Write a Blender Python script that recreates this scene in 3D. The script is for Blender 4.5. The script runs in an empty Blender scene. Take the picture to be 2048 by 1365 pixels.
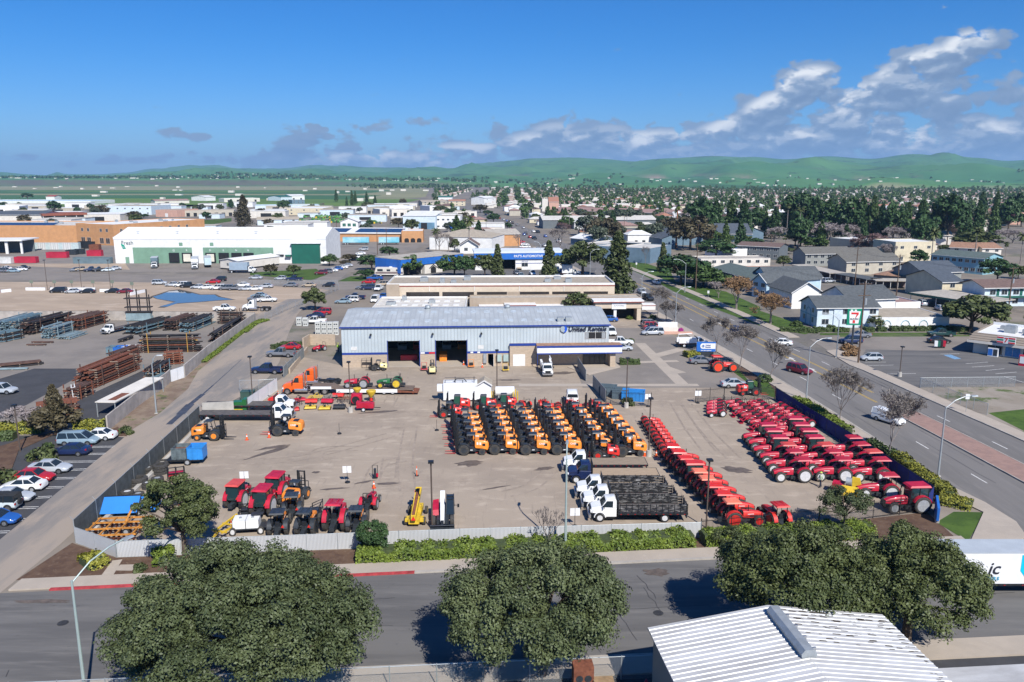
import bpy,math,random
from mathutils import Vector,Matrix
from math import sin,cos,pi,radians as R,atan2,hypot,sqrt
rnd=random.Random(7)
S=bpy.context.scene
COL=S.collection
FPX,PITCH,CAMH=1593.0,R(11.6),35.0
def ray(px,py):
 x=(px-1024)/FPX;y=-(py-682.5)/FPX
 cp,sp=cos(PITCH),sin(PITCH)
 return x,cp+y*sp,-sp+y*cp
def G(px,py,z=0.0):
 d=ray(px,py);t=(z-CAMH)/d[2]
 return(d[0]*t,d[1]*t)
def top_z(bx,by,ty):
 g=G(bx,by);d=ray(bx,ty);return CAMH+d[2]*g[1]/d[1]
def crop(ox,oy,s):return lambda x,y,z=0.0:G(ox+x/s,oy+y/s,z)
_s=3.938
R1=crop(0,340,_s);R2=crop(500,340,_s);R3=crop(1000,340,_s);R4=crop(1520,340,3.879)
S1=crop(0,560,_s);S2=crop(480,560,_s);S3=crop(860,560,_s);S4=crop(1280,560,_s);S5=crop(1620,560,4.014)
T1=crop(0,820,_s);T2=crop(400,840,_s);T3=crop(860,760,_s);T4=crop(1240,760,_s);T5=crop(1600,820,4.0156)
U6=crop(0,1060,2.926);U7=crop(700,1060,2.926);U8=crop(1348,1060,2.926)
_v=7.585
V1=crop(0,380,_v);V2=crop(260,380,_v);V3=crop(500,380,_v);V4=crop(760,380,_v);V5=crop(1020,380,_v)
V6=crop(1280,400,_v);V7=crop(1540,400,_v);V8=crop(1788,400,_v)
W1=crop(1480,860,9.309);W2=crop(1380,720,9.1);W4=crop(880,760,5.689);W5=crop(0,600,_v);W6=crop(1880,580,6.827)
def proj(x,y,z):
 cp,sp=cos(PITCH),sin(PITCH)
 dz=z-CAMH;dep=y*cp-dz*sp;up=y*sp+dz*cp
 return 1024+FPX*x/dep,682.5-FPX*up/dep
class MB:
 def __init__(s):s.v=[];s.f=[];s.m=[];s.cur=0
 def mat(s,i):s.cur=i;return s
 def add(s,vs,fs):
  o=len(s.v);s.v+=[tuple(v)for v in vs]
  for f in fs:s.f.append(tuple(o+i for i in f));s.m.append(s.cur)
  return s
 def box(s,x0,x1,y0,y1,z0,z1,M=None):
  vs=[(x0,y0,z0),(x1,y0,z0),(x1,y1,z0),(x0,y1,z0),(x0,y0,z1),(x1,y0,z1),(x1,y1,z1),(x0,y1,z1)]
  if M:vs=[M@Vector(v)for v in vs]
  return s.add(vs,[(0,3,2,1),(4,5,6,7),(0,1,5,4),(1,2,6,5),(2,3,7,6),(3,0,4,7)])
 def bc(s,cx,cy,cz,sx,sy,sz,M=None):
  return s.box(cx-sx/2,cx+sx/2,cy-sy/2,cy+sy/2,cz-sz/2,cz+sz/2,M)
 def qc(s,b,t):
  return s.add(list(b)+list(t),[(0,3,2,1),(4,5,6,7),(0,1,5,4),(1,2,6,5),(2,3,7,6),(3,0,4,7)])
 def qf(s,poly,a,b,ax='y'):
  n=len(poly)
  def p(u,w,t):return{'y':(u,t,w),'x':(t,u,w),'z':(u,w,t)}[ax]
  vs=[p(u,w,a)for u,w in poly]+[p(u,w,b)for u,w in poly]
  ar=sum(poly[i][0]*poly[(i+1)%n][1]-poly[(i+1)%n][0]*poly[i][1]for i in range(n))
  flip=(ar>0)^(ax=='y')^(b<a)
  fs=[tuple(range(n))[::-1],tuple(range(n,2*n))]+[(i,(i+1)%n,n+(i+1)%n,n+i)for i in range(n)]
  if not flip:fs=[f[::-1]for f in fs]
  return s.add(vs,fs)
 def qd(s,pts,r,n=6,r2=None,cap=True):
  pts=[Vector(p)for p in pts];m=len(pts);vs=[];prev=None
  for i,p in enumerate(pts):
   d=(pts[min(i+1,m-1)]-pts[max(i-1,0)])
   if d.length<1e-9:d=Vector((0,0,1))
   d.normalize()
   a=d.orthogonal().normalized()if prev is None else(prev-d*prev.dot(d)).normalized()
   prev=a;b=d.cross(a)
   rr=r if r2 is None else r+(r2-r)*i/max(1,m-1)
   vs+=[p+(a*cos(2*pi*k/n)+b*sin(2*pi*k/n))*rr for k in range(n)]
  fs=[(i*n+k,i*n+(k+1)%n,(i+1)*n+(k+1)%n,(i+1)*n+k)for i in range(m-1)for k in range(n)]
  if cap:fs+=[tuple(range(n))[::-1],tuple((m-1)*n+k for k in range(n))]
  return s.add(vs,fs)
 def qe(s,prof,c,axis='y',n=16,tread=0.0):
  vs=[]
  for i,(t,r)in enumerate(prof):
   for k in range(n):
    a=2*pi*k/n;rr=r*(1-tread*((k+(t>0))%2))if tread and i not in(0,len(prof)-1)else r
    u,w=rr*cos(a),rr*sin(a)
    vs.append({'y':(c[0]+u,c[1]+t,c[2]+w),'x':(c[0]+t,c[1]+u,c[2]+w),'z':(c[0]+u,c[1]+w,c[2]+t)}[axis])
  fs=[];m=len(prof)
  for i in range(m-1):
   for k in range(n):
    f=(i*n+k,i*n+(k+1)%n,(i+1)*n+(k+1)%n,(i+1)*n+k)
    fs.append(f if axis=='y' else f[::-1])
  if prof[0][1]>1e-6:fs.append(tuple(range(n))if axis!='y' else tuple(range(n))[::-1])
  if prof[-1][1]>1e-6:fs.append(tuple((m-1)*n+k for k in range(n))[::(1 if axis=='y' else-1)])
  return s.add(vs,fs)
 def loft(s,secs,cap=True):
  n=len(secs[0]);vs=[p for q in secs for p in q];m=len(secs)
  fs=[(i*n+k,(i+1)*n+k,(i+1)*n+(k+1)%n,i*n+(k+1)%n)for i in range(m-1)for k in range(n)]
  if cap:fs+=[tuple(range(n)),tuple((m-1)*n+k for k in range(n))[::-1]]
  return s.add(vs,fs)
 def quad(s,a,b,c,d):return s.add([a,b,c,d],[(0,1,2,3)])
 def poly(s,pts):return s.add(pts,[tuple(range(len(pts)))])
 def mesh(s,name,mats,smooth=None):
  me=bpy.data.meshes.new(name);me.from_pydata(s.v,[],s.f)
  for m in(mats if isinstance(mats,(list,tuple))else[mats]):me.materials.append(m)
  if any(s.m):me.polygons.foreach_set('material_index',s.m)
  if smooth:
   me.polygons.foreach_set('use_smooth',[True]*len(s.f));me.set_sharp_from_angle(angle=R(smooth))
  me.update();return me
 def obj(s,name,mats,parent=None,link=True,smooth=None):
  o=bpy.data.objects.new(name,s.mesh(name,mats,smooth))
  if parent is not None:o.parent=parent;KIDS.setdefault(parent.name,[]).append(o)
  if link:COL.objects.link(o)
  return o
KIDS={}
def empty(name,loc=(0,0,0),yaw=0,link=True):
 o=bpy.data.objects.new(name,None);o.location=(loc[0],loc[1],loc[2]if len(loc)>2 else 0);o.rotation_euler=(0,0,yaw)
 o.empty_display_size=.3
 if link:COL.objects.link(o)
 return o
def tag(o,label=None,cat=None,group=None,kind=None):
 if label:o['label']=label
 if cat:o['category']=cat
 if group:o['group']=group
 if kind:o['kind']=kind
 return o
def dup(o,parent=None):
 c=o.copy();COL.objects.link(c);c.parent=parent
 for k in KIDS.get(o.name,[]):dup(k,c)
 return c
def qh(proto,p,yaw=0.0,label=None,cat=None,group=None,z=0.0,scale=None):
 c=dup(proto);c.location=(p[0],p[1],z if len(p)<3 else p[2]);c.rotation_euler=(0,0,yaw)
 if scale is not None:c.scale=(scale,)*3 if not isinstance(scale,tuple)else scale
 return tag(c,label,cat,group)
class qg:
 def __init__(s,name,loc=(0,0,0),yaw=0.0,label=None,cat=None,group=None,link=True):
  s.e=empty(name,loc,yaw,link);s.link=link;tag(s.e,label,cat,group)
 def qa(s,name,mb,m,parent=None,smooth=None,label=None):
  o=mb.obj(name,m,parent or s.e,s.link,smooth)
  if label:o['label']=label
  return o
qQ={}
def mat(name,col,rough=.6,metal=0.,var=.12,scale=2.0,coat=0.,bump=0.,spec=.5,col2=None,coord='Object',emit=0,detail=4.,qx=None,lo=.35,hi=.68):
 if name in qQ:return qQ[name]
 m=bpy.data.materials.new(name);m.use_nodes=True;qQ[name]=m
 nt=m.node_tree;N=nt.nodes;L=nt.links;b=N['Principled BSDF']
 b.inputs['Roughness'].default_value=rough;b.inputs['Metallic'].default_value=metal
 b.inputs['Specular IOR Level'].default_value=spec
 if coat:b.inputs['Coat Weight'].default_value=coat;b.inputs['Coat Roughness'].default_value=.08
 if emit:b.inputs['Emission Color'].default_value=(*col,1);b.inputs['Emission Strength'].default_value=emit
 if var or col2:
  tc=N.new('ShaderNodeTexCoord' if coord=='Object' else 'ShaderNodeNewGeometry');no=N.new('ShaderNodeTexNoise')
  src=tc.outputs['Object' if coord=='Object' else 'Position']
  if qx:
   mp=N.new('ShaderNodeMapping');mp.inputs['Scale'].default_value=qx;L.new(src,mp.inputs[0]);src=mp.outputs[0]
  no.inputs['Scale'].default_value=scale;no.inputs['Detail'].default_value=detail;no.inputs['Roughness'].default_value=.62
  L.new(src,no.inputs['Vector'])
  cr=N.new('ShaderNodeValToRGB');L.new(no.outputs['Fac'],cr.inputs[0])
  c2=col2 or tuple(min(1,c*(1+var))for c in col);c1=col if col2 else tuple(c*(1-var)for c in col)
  cr.color_ramp.elements[0].color=(*c1,1);cr.color_ramp.elements[1].color=(*c2,1)
  cr.color_ramp.elements[0].position=lo;cr.color_ramp.elements[1].position=hi
  L.new(cr.outputs[0],b.inputs['Base Color'])
  if bump:
   bp=N.new('ShaderNodeBump');bp.inputs['Strength'].default_value=bump;bp.inputs['Distance'].default_value=.05
   L.new(no.outputs['Fac'],bp.inputs['Height']);L.new(bp.outputs[0],b.inputs['Normal'])
 else:b.inputs['Base Color'].default_value=(*col,1)
 return m
def qk(name,base,layers,rough=.85,bump=0.0,seams=None):
 if name in qQ:return qQ[name]
 m=bpy.data.materials.new(name);m.use_nodes=True;qQ[name]=m
 nt=m.node_tree;N=nt.nodes;L=nt.links;b=N['Principled BSDF'];b.inputs['Roughness'].default_value=rough
 b.inputs['Specular IOR Level'].default_value=.25
 geo=N.new('ShaderNodeNewGeometry');prev=None;no=None
 for i,(col,sc,lo,hi,st,qx)in enumerate(layers):
  src=geo.outputs['Position']
  mp=N.new('ShaderNodeMapping');mp.inputs['Location'].default_value=(17.3*i,5.1*i,3*i)
  mp.inputs['Scale'].default_value=qx[:3]if qx else(1,1,1)
  if qx and len(qx)>3:mp.inputs['Rotation'].default_value=(0,0,qx[3])
  L.new(src,mp.inputs[0])
  no=N.new('ShaderNodeTexNoise');no.inputs['Scale'].default_value=sc;no.inputs['Detail'].default_value=6;no.inputs['Roughness'].default_value=.65
  L.new(mp.outputs[0],no.inputs['Vector'])
  mr=N.new('ShaderNodeMapRange');mr.inputs[1].default_value=lo;mr.inputs[2].default_value=hi;mr.inputs[4].default_value=st
  mr.interpolation_type='SMOOTHSTEP'
  L.new(no.outputs['Fac'],mr.inputs[0])
  mx=N.new('ShaderNodeMix');mx.data_type='RGBA';L.new(mr.outputs[0],mx.inputs['Factor'])
  if prev is None:mx.inputs[6].default_value=(*base,1)
  else:L.new(prev,mx.inputs[6])
  mx.inputs[7].default_value=(*col,1);prev=mx.outputs[2]
 L.new(prev,b.inputs['Base Color'])
 if bump:
  bp=N.new('ShaderNodeBump');bp.inputs['Strength'].default_value=bump;bp.inputs['Distance'].default_value=.05
  L.new(no.outputs['Fac'],bp.inputs['Height']);L.new(bp.outputs[0],b.inputs['Normal'])
 return m
def qw(name,col,period,axis=0,depth=.5,rough=.5,metal=0.,dark=.75,var=.08,c2=None):
 if name in qQ:return qQ[name]
 m=bpy.data.materials.new(name);m.use_nodes=True;qQ[name]=m
 nt=m.node_tree;N=nt.nodes;L=nt.links;b=N['Principled BSDF']
 b.inputs['Roughness'].default_value=rough;b.inputs['Metallic'].default_value=metal
 tc=N.new('ShaderNodeTexCoord');sp=N.new('ShaderNodeSeparateXYZ');L.new(tc.outputs['Object'],sp.inputs[0])
 d=N.new('ShaderNodeMath');d.operation='DIVIDE';d.inputs[1].default_value=period;L.new(sp.outputs[axis],d.inputs[0])
 fr=N.new('ShaderNodeMath');fr.operation='FRACT';L.new(d.outputs[0],fr.inputs[0])
 st=N.new('ShaderNodeMapRange');st.inputs[1].default_value=.78;st.inputs[2].default_value=.84;L.new(fr.outputs[0],st.inputs[0])
 no=N.new('ShaderNodeTexNoise');no.inputs['Scale'].default_value=.35;no.inputs['Detail'].default_value=5;L.new(tc.outputs['Object'],no.inputs['Vector'])
 cr=N.new('ShaderNodeValToRGB');cr.color_ramp.elements[0].position=.3;cr.color_ramp.elements[1].position=.7
 cr.color_ramp.elements[0].color=(*(c2 or tuple(c*(1-var)for c in col)),1);cr.color_ramp.elements[1].color=(*col,1);L.new(no.outputs['Fac'],cr.inputs[0])
 mx=N.new('ShaderNodeMix');mx.data_type='RGBA';L.new(st.outputs[0],mx.inputs['Factor']);L.new(cr.outputs[0],mx.inputs[6])
 mx.inputs[7].default_value=(*(c*dark for c in col),1);L.new(mx.outputs[2],b.inputs['Base Color'])
 bp=N.new('ShaderNodeBump');bp.inputs['Strength'].default_value=depth;bp.inputs['Distance'].default_value=.06
 L.new(st.outputs[0],bp.inputs['Height']);L.new(bp.outputs[0],b.inputs['Normal'])
 return m
def see_through(name,col,cover):
 if name in qQ:return qQ[name]
 m=bpy.data.materials.new(name);m.use_nodes=True;qQ[name]=m
 nt=m.node_tree;N=nt.nodes;L=nt.links;b=N['Principled BSDF'];out=N['Material Output']
 b.inputs['Base Color'].default_value=(*col,1);b.inputs['Roughness'].default_value=.5
 tc=N.new('ShaderNodeTexCoord');sp=N.new('ShaderNodeSeparateXYZ');L.new(tc.outputs['Object'],sp.inputs[0])
 fs=[]
 for sg in(1,-1):
  a=N.new('ShaderNodeMath');a.operation='MULTIPLY_ADD';a.inputs[1].default_value=sg;L.new(sp.outputs[2],a.inputs[0]);L.new(sp.outputs[0],a.inputs[2])
  q=N.new('ShaderNodeMath');q.operation='DIVIDE';q.inputs[1].default_value=.09;L.new(a.outputs[0],q.inputs[0])
  f=N.new('ShaderNodeMath');f.operation='FRACT';L.new(q.outputs[0],f.inputs[0])
  l=N.new('ShaderNodeMath');l.operation='LESS_THAN';l.inputs[1].default_value=cover*.55;L.new(f.outputs[0],l.inputs[0]);fs.append(l)
 mxm=N.new('ShaderNodeMath');mxm.operation='MAXIMUM';L.new(fs[0].outputs[0],mxm.inputs[0]);L.new(fs[1].outputs[0],mxm.inputs[1])
 tr=N.new('ShaderNodeBsdfTransparent');ms=N.new('ShaderNodeMixShader');L.new(mxm.outputs[0],ms.inputs[0]);L.new(tr.outputs[0],ms.inputs[1]);L.new(b.outputs[0],ms.inputs[2])
 L.new(ms.outputs[0],out.inputs['Surface']);return m
def leafm(name,dark,light,scale=.5,rough=.55):
 if name in qQ:return qQ[name]
 m=bpy.data.materials.new(name);m.use_nodes=True;qQ[name]=m
 nt=m.node_tree;N=nt.nodes;L=nt.links;b=N['Principled BSDF'];b.inputs['Roughness'].default_value=rough
 b.inputs['Specular IOR Level'].default_value=.3
 at=N.new('ShaderNodeAttribute');at.attribute_name='leaf'
 tc=N.new('ShaderNodeTexCoord');no=N.new('ShaderNodeTexNoise');no.inputs['Scale'].default_value=scale;no.inputs['Detail'].default_value=3
 L.new(tc.outputs['Object'],no.inputs['Vector'])
 oi=N.new('ShaderNodeObjectInfo')
 a1=N.new('ShaderNodeMath');a1.operation='MULTIPLY_ADD';a1.inputs[1].default_value=.45;L.new(at.outputs['Fac'],a1.inputs[0])
 a2=N.new('ShaderNodeMath');a2.operation='MULTIPLY_ADD';a2.inputs[1].default_value=.9;a2.inputs[2].default_value=-.28;L.new(no.outputs['Fac'],a2.inputs[0])
 a3=N.new('ShaderNodeMath');a3.operation='MULTIPLY_ADD';a3.inputs[1].default_value=.22;L.new(oi.outputs['Random'],a3.inputs[0]);L.new(a2.outputs[0],a3.inputs[2])
 L.new(a3.outputs[0],a1.inputs[2])
 mx=N.new('ShaderNodeMix');mx.data_type='RGBA';mx.clamp_factor=True;L.new(a1.outputs[0],mx.inputs['Factor'])
 mx.inputs[6].default_value=(*dark,1);mx.inputs[7].default_value=(*light,1);L.new(mx.outputs[2],b.inputs['Base Color'])
 return m
def paint(name,col,rough=.35):return mat('paint_'+name,col,rough,0,.05,.8,coat=.35)
PAL=dict(white=(.78,.79,.78),silver=(.42,.45,.48),grey=(.16,.17,.19),black=(.012,.013,.016),navy=(.012,.022,.075),blue=(.02,.10,.36),red=(.42,.015,.02),maroon=(.16,.012,.022),green=(.03,.13,.09),tan=(.42,.34,.24),sky=(.23,.32,.38),gold=(.36,.30,.19),teal=(.014,.05,.05),pale=(.55,.62,.64),orange=(.80,.13,.02))
qO=mat('dark_glass',(.018,.026,.032),.06,0,0,spec=.6)
RUB=mat('rubber',(.018,.018,.019),.8,0,.35,6)
DUST=mat('dusty_rubber',(.05,.047,.043),.9,0,.3,5)
BLK=mat('black_steel',(.016,.018,.021),.45,0,.3,3)
qo=mat('charcoal_paint',(.03,.036,.043),.45,0,.25,3)
qt=mat('bright_metal',(.55,.56,.57),.3,.85,.1,3)
RIMG=mat('rim_grey',(.36,.38,.40),.5,.2,.15,5)
RIMW=mat('rim_white',(.56,.57,.58),.5,0,.12,5)
RED_L=mat('tail_lamp',(.4,.01,.012),.25,0,0)
LAMP=mat('head_lamp',(.7,.72,.74),.12,0,0)
qn=mat('galvanised',(.38,.41,.42),.5,.4,.12,2)
CONC=mat('concrete',(.42,.40,.36),.9,0,.14,.8)
qm=mat('white_paint',(.76,.77,.77),.5,0,.06,.7)
YEL=mat('yellow_paint',(.62,.42,.03),.5,0,.2,3)
ORG=mat('orange_paint',(.80,.25,.028),.5,0,.14,1.6,coat=.05)
KOR=mat('red_orange_paint',(.60,.026,.018),.5,0,.16,1.6,coat=.06)
qs=mat('crimson_paint',(.46,.010,.036),.48,0,.2,1.4,coat=.06)
CREDF=mat('faded_red_paint',(.55,.07,.06),.5,0,.18,1.2)
qr=mat('rusty_steel',(.12,.038,.02),.85,0,.5,3,col2=(.24,.085,.045))
def font_mesh(text,size,ext=.02,shear=0.0,bold=0.0,space=1.0):
 cu=bpy.data.curves.new('lettering','FONT');cu.body=text;cu.size=size;cu.extrude=ext;cu.shear=shear;cu.offset=bold;cu.space_character=space
 cu.align_x='CENTER';cu.align_y='CENTER';cu.resolution_u=3
 o=bpy.data.objects.new('lettering',cu);COL.objects.link(o)
 me=bpy.data.meshes.new_from_object(o.evaluated_get(bpy.context.evaluated_depsgraph_get()))
 bpy.data.objects.remove(o);return me
def ql(text,size,m,parent,loc,yaw=0.0,tilt=pi/2,ext=.02,shear=0.0,bold=0.0,space=1.0,name='lettering',link=True):
 me=font_mesh(text,size,ext,shear,bold,space);me.materials.clear();me.materials.append(m)
 o=bpy.data.objects.new(name,me)
 o.location=loc;o.rotation_euler=(tilt,0,yaw);o.parent=parent;KIDS.setdefault(parent.name,[]).append(o)
 if link:COL.objects.link(o)
 return o
ORD=['first','second','third','fourth','fifth','sixth','seventh','eighth','ninth','tenth','eleventh','twelfth','thirteenth','fourteenth','fifteenth','sixteenth','seventeenth','eighteenth','nineteenth','twentieth']
class Kit:
 def __init__(s):s.p=[]
 def qa(s,name,m,parent=None,smooth=40):
  mb=MB();s.p.append([name,mb,m,parent,smooth]);return mb
 def build(s,name):
  e=empty(name,link=False);made={}
  for i,(n,mb,m,par,sm)in enumerate(s.p):
   if not mb.v:continue
   made[i]=mb.obj(n,m,made[par]if par is not None else e,False,sm)
  return e
 def merged(s,name):
  a=MB();ms=[]
  for n,mb,m,par,sm in s.p:
   if m not in ms:ms.append(m)
   a.cur=ms.index(m);a.add(mb.v,mb.f)
  return a.obj(name,ms,None,False,40)
def qI(k,x,y,r,w,rim=None,tyre=None,tread=0.0,n=18,rr=.62,side=None):
 i=len(k.p);t=k.qa('wheel',tyre or RUB,None,35)
 t.qe([(-w/2,r*.60),(-w/2,r*.90),(-w*.36,r),(w*.36,r),(w/2,r*.90),(w/2,r*.60)],(x,y,r),'y',n,tread)
 q=k.qa('rim',rim or RIMG,i,35)
 for sg in((1,)if y>0 else(-1,)):
  o=w/2*sg
  a=[(o*1.02,r*rr),(o*.72,r*rr*.86),(o*.66,r*.22),(o*.92,r*.20),(o*.92,0.0)]
  if sg<0:a=a[::-1]
  q.qe(a,(x,y,r),'y',n)
def ring(x,hw,zb,zs,zt):
 return[(x,-hw*.84,zb),(x,-hw,zb+.16),(x,-hw,zs),(x,-hw*.93,zt-.03),(x,-hw*.5,zt+.015),(x,hw*.5,zt+.015),(x,hw*.93,zt-.03),(x,hw,zs),(x,hw,zb+.16),(x,hw*.84,zb)]
CARS=dict(sedan=dict(st=[(-2.40,.70,.36,.6,.80),(-2.28,.85,.27,.78,.98),(-1.5,.90,.22,.80,1.02),(0,.91,.20,.80,.98),(.95,.90,.20,.78,.96),(1.85,.86,.22,.66,.80),(2.28,.76,.27,.52,.66),(2.4,.66,.34,.44,.52)],cb=(-1.72,1.08,.95),ct=(-.95,.38,1.45),ch=(.84,.64),r=.33,wb=(-1.35,1.42)),hatch=dict(st=[(-2.05,.74,.36,.7,.92),(-1.95,.86,.27,.8,1.0),(-1.0,.88,.22,.82,1.0),(.9,.87,.20,.78,.96),(1.6,.82,.22,.66,.82),(1.95,.72,.3,.5,.66),(2.05,.62,.36,.44,.54)],cb=(-1.95,1.0,.95),ct=(-1.45,.3,1.5),ch=(.83,.63),r=.31,wb=(-1.25,1.3)),suv=dict(st=[(-2.35,.76,.42,.8,1.0),(-2.28,.90,.32,.9,1.08),(-1.2,.93,.27,.92,1.08),(.95,.93,.27,.9,1.06),(1.8,.90,.28,.8,.98),(2.25,.82,.33,.62,.84),(2.36,.72,.4,.5,.6)],cb=(-2.28,1.08,1.05),ct=(-2.02,.42,1.73),ch=(.88,.70),r=.37,wb=(-1.38,1.42)),minivan=dict(st=[(-2.52,.80,.40,.8,1.0),(-2.45,.93,.28,.9,1.08),(-1.2,.97,.24,.92,1.06),(1.3,.96,.24,.88,1.04),(2.05,.88,.26,.74,.88),(2.45,.76,.3,.55,.68),(2.55,.66,.36,.46,.54)],cb=(-2.44,1.62,1.03),ct=(-2.24,.66,1.76),ch=(.92,.70),r=.34,wb=(-1.45,1.52)),pickup=dict(st=[(-.72,.94,.42,.95,1.12),(.2,.95,.40,.95,1.12),(1.2,.95,.40,.95,1.14),(2.3,.93,.42,.9,1.08),(2.78,.86,.46,.72,.98),(2.88,.80,.5,.6,.66)],cb=(-.74,1.28,1.10),ct=(-.58,.52,1.84),ch=(.90,.72),r=.40,wb=(-1.75,1.85),bed=(-2.85,-.72)),longbed=dict(st=[(-.2,.94,.42,.95,1.10),(.4,.95,.40,.95,1.10),(1.2,.95,.40,.95,1.12),(2.3,.93,.42,.9,1.06),(2.72,.86,.46,.72,.96),(2.82,.80,.5,.6,.66)],cb=(-.2,1.24,1.08),ct=(-.08,.5,1.78),ch=(.90,.72),r=.38,wb=(-1.65,1.8),bed=(-2.8,-.2)),cargovan=dict(st=[(-2.35,.84,.36,.8,1.1),(-2.3,.92,.28,.9,1.15),(.6,.92,.26,.9,1.12),(1.45,.90,.26,.84,1.04),(2.1,.84,.28,.7,.86),(2.3,.72,.34,.5,.6)],cb=(-2.3,1.5,1.1),ct=(-2.26,.75,1.88),ch=(.90,.78),r=.33,wb=(-1.4,1.45),blind=True),coupe=dict(st=[(-2.2,.66,.34,.5,.66),(-1.9,.80,.26,.74,.90),(-1.2,.84,.22,.8,.98),(.6,.84,.20,.78,.96),(1.5,.82,.22,.7,.86),(2.0,.7,.28,.55,.66),(2.15,.58,.34,.45,.5)],cb=(-1.6,.8,.93),ct=(-.75,.1,1.46),ch=(.76,.56),r=.33,wb=(-1.25,1.25)),jeep=dict(st=[(-1.95,.74,.42,.9,1.08),(-1.9,.80,.36,.92,1.1),(.5,.80,.34,.92,1.1),(.8,.72,.36,.9,1.08),(1.7,.66,.4,.86,1.02),(1.85,.62,.42,.7,.9)],cb=(-1.9,.62,1.08),ct=(-1.85,.35,1.80),ch=(.78,.72),r=.40,wb=(-1.15,1.25),soft=True),)
CARC={}
def car_kit(kind,color):
 c=CARS[kind];k=Kit();P=paint(color,PAL[color])
 b=k.qa('body',P,None,35);b.loft([ring(x,hw,zb,zs,zt)for x,hw,zb,zs,zt in c['st']])
 r=c['r'];hwm=max(s[1]for s in c['st'])
 k.qa('underbody',BLK).box(c['st'][0][0]+.3,c['st'][-1][0]-.3,-hwm*.8,hwm*.8,.2,.42)
 if 'bed' in c:
  x0,x1=c['bed'];zt=1.1
  for y0,y1 in((-hwm,-hwm+.09),(hwm-.09,hwm)):b.box(x0,x1,y0,y1,.46,zt)
  b.box(x0,x0+.07,-hwm+.09,hwm-.09,.46,zt);b.box(x1-.06,x1-.002,-hwm+.09,hwm-.09,.5,zt)
  k.qa('truck_bed',mat('bed_liner',(.05,.05,.052),.8,0,.3,3)).box(x0+.07,x1-.06,-hwm+.09,hwm-.09,.5,.62)
  k.qa('rear_bumper',qt).box(x0-.12,x0,-hwm*.9,hwm*.9,.46,.62)
 (x0,x1,zb),(x2,x3,zt),(hb,ht)=c['cb'],c['ct'],c['ch']
 B=[(x0,-hb,zb),(x1,-hb*.94,zb),(x1,hb*.94,zb),(x0,hb,zb)];T=[(x2,-ht,zt),(x3,-ht,zt),(x3,ht,zt),(x2,ht,zt)]
 k.qa('windows',qO).qc(B,T)
 rf=k.qa('roof',mat('soft_top',(.02,.021,.022),.85,0,.3,4)if c.get('soft')else P,None,50)
 rf.qc([(x2-.05,-ht-.03,zt-.035),(x3+.06,-ht-.03,zt-.035),(x3+.06,ht+.03,zt-.035),(x2-.05,ht+.03,zt-.035)],[(x2+.08,-ht*.8,zt+.05),(x3-.12,-ht*.8,zt+.05),(x3-.12,ht*.8,zt+.05),(x2+.08,ht*.8,zt+.05)])
 for sg in(-1,1):
  e=1.012
  def on(t,u):
   xa=x0+(x1-x0)*t;xb=x2+(x3-x2)*t
   return(xa+(xb-xa)*u,sg*(hb+(ht-hb)*u)*e,zb+(zt-zb)*u)
  ws=[0,1]+([.45]if(x1-x0)<3.2 else[.36,.68])
  if c.get('blind'):
   rf.qc([(x0,sg*(hb-.03),zb),(x0+2.5,sg*(hb-.03),zb),(x0+2.5,sg*(hb+.012),zb),(x0,sg*(hb+.012),zb)],[(x2,sg*(ht-.03),zt),(x2+2.35,sg*(ht-.03),zt),(x2+2.35,sg*(ht+.012),zt),(x2,sg*(ht+.012),zt)])
   ws=[0,1]
  for t in ws:rf.qd([on(t,-.02),on(t,1)],.05,4)
 if c.get('blind'):
  rf.box(x0-.012,x0+.05,-hb+.05,hb-.05,zb,zb+.2)
 f=c['st'][-1];q=c['st'][0]
 hl=k.qa('headlight',LAMP);hr=k.qa('headlight',LAMP);tl=k.qa('tail_light',RED_L);tr_=k.qa('tail_light',RED_L)
 xf=c['st'][-2];xr=c['bed'][0]if 'bed' in c else c['st'][1][0];hr_y=hwm if 'bed' in c else c['st'][1][1]
 hl.qc(*[[(xf[0]-.16,xf[1]*.62,z),(xf[0]+.05,xf[1]*.62,z),(xf[0]-.02,xf[1]*.99,z),(xf[0]-.3,xf[1]*1.05,z)]for z in(xf[3]-.06,xf[3]+.10)])
 hr.qc(*[[(xf[0]-.3,-xf[1]*1.05,z),(xf[0]-.02,-xf[1]*.99,z),(xf[0]+.05,-xf[1]*.62,z),(xf[0]-.16,-xf[1]*.62,z)]for z in(xf[3]-.06,xf[3]+.10)])
 for t,sg in((tl,1),(tr_,-1)):t.bc(xr-.01,sg*hr_y*.86,.86,.14,hr_y*.26,.2)
 k.qa('grille',BLK).bc(f[0]-.02,0,f[3]-.02,.1,f[1]*1.1,.16)
 wy=hwm-.10
 for x in c['wb']:
  for sg in(-1,1):
   k.p[1][1].qe([(-.02,r*1.14),(.02,r*1.14)],(x,sg*(hwm-.012),r),'y',18)
   qI(k,x,sg*wy,r,.23,qt if color!='white' else RIMG,n=16)
 if kind=='jeep':
  t=k.qa('spare_wheel',RUB);t.qe([(-.11,.2),(-.11,.34),(.11,.34),(.11,.2)],(-2.1,0,.95),'x',16)
 return k
def car_proto(kind,color,near=True):
 key=(kind,color,near)
 if key not in CARC:k=car_kit(kind,color);CARC[key]=k.build('parked_car')if near else k.merged('parked_car')
 return CARC[key]
NAMES=dict(sedan='sedan',hatch='hatchback',suv='SUV',minivan='minivan',pickup='crew cab pickup',longbed='pickup',cargovan='cargo van',coupe='rounded coupe',jeep='soft top off roader')
CATS=dict(sedan='car',hatch='car',suv='car',minivan='minivan',pickup='pickup truck',longbed='pickup truck',cargovan='van',coupe='car',jeep='car')
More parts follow.
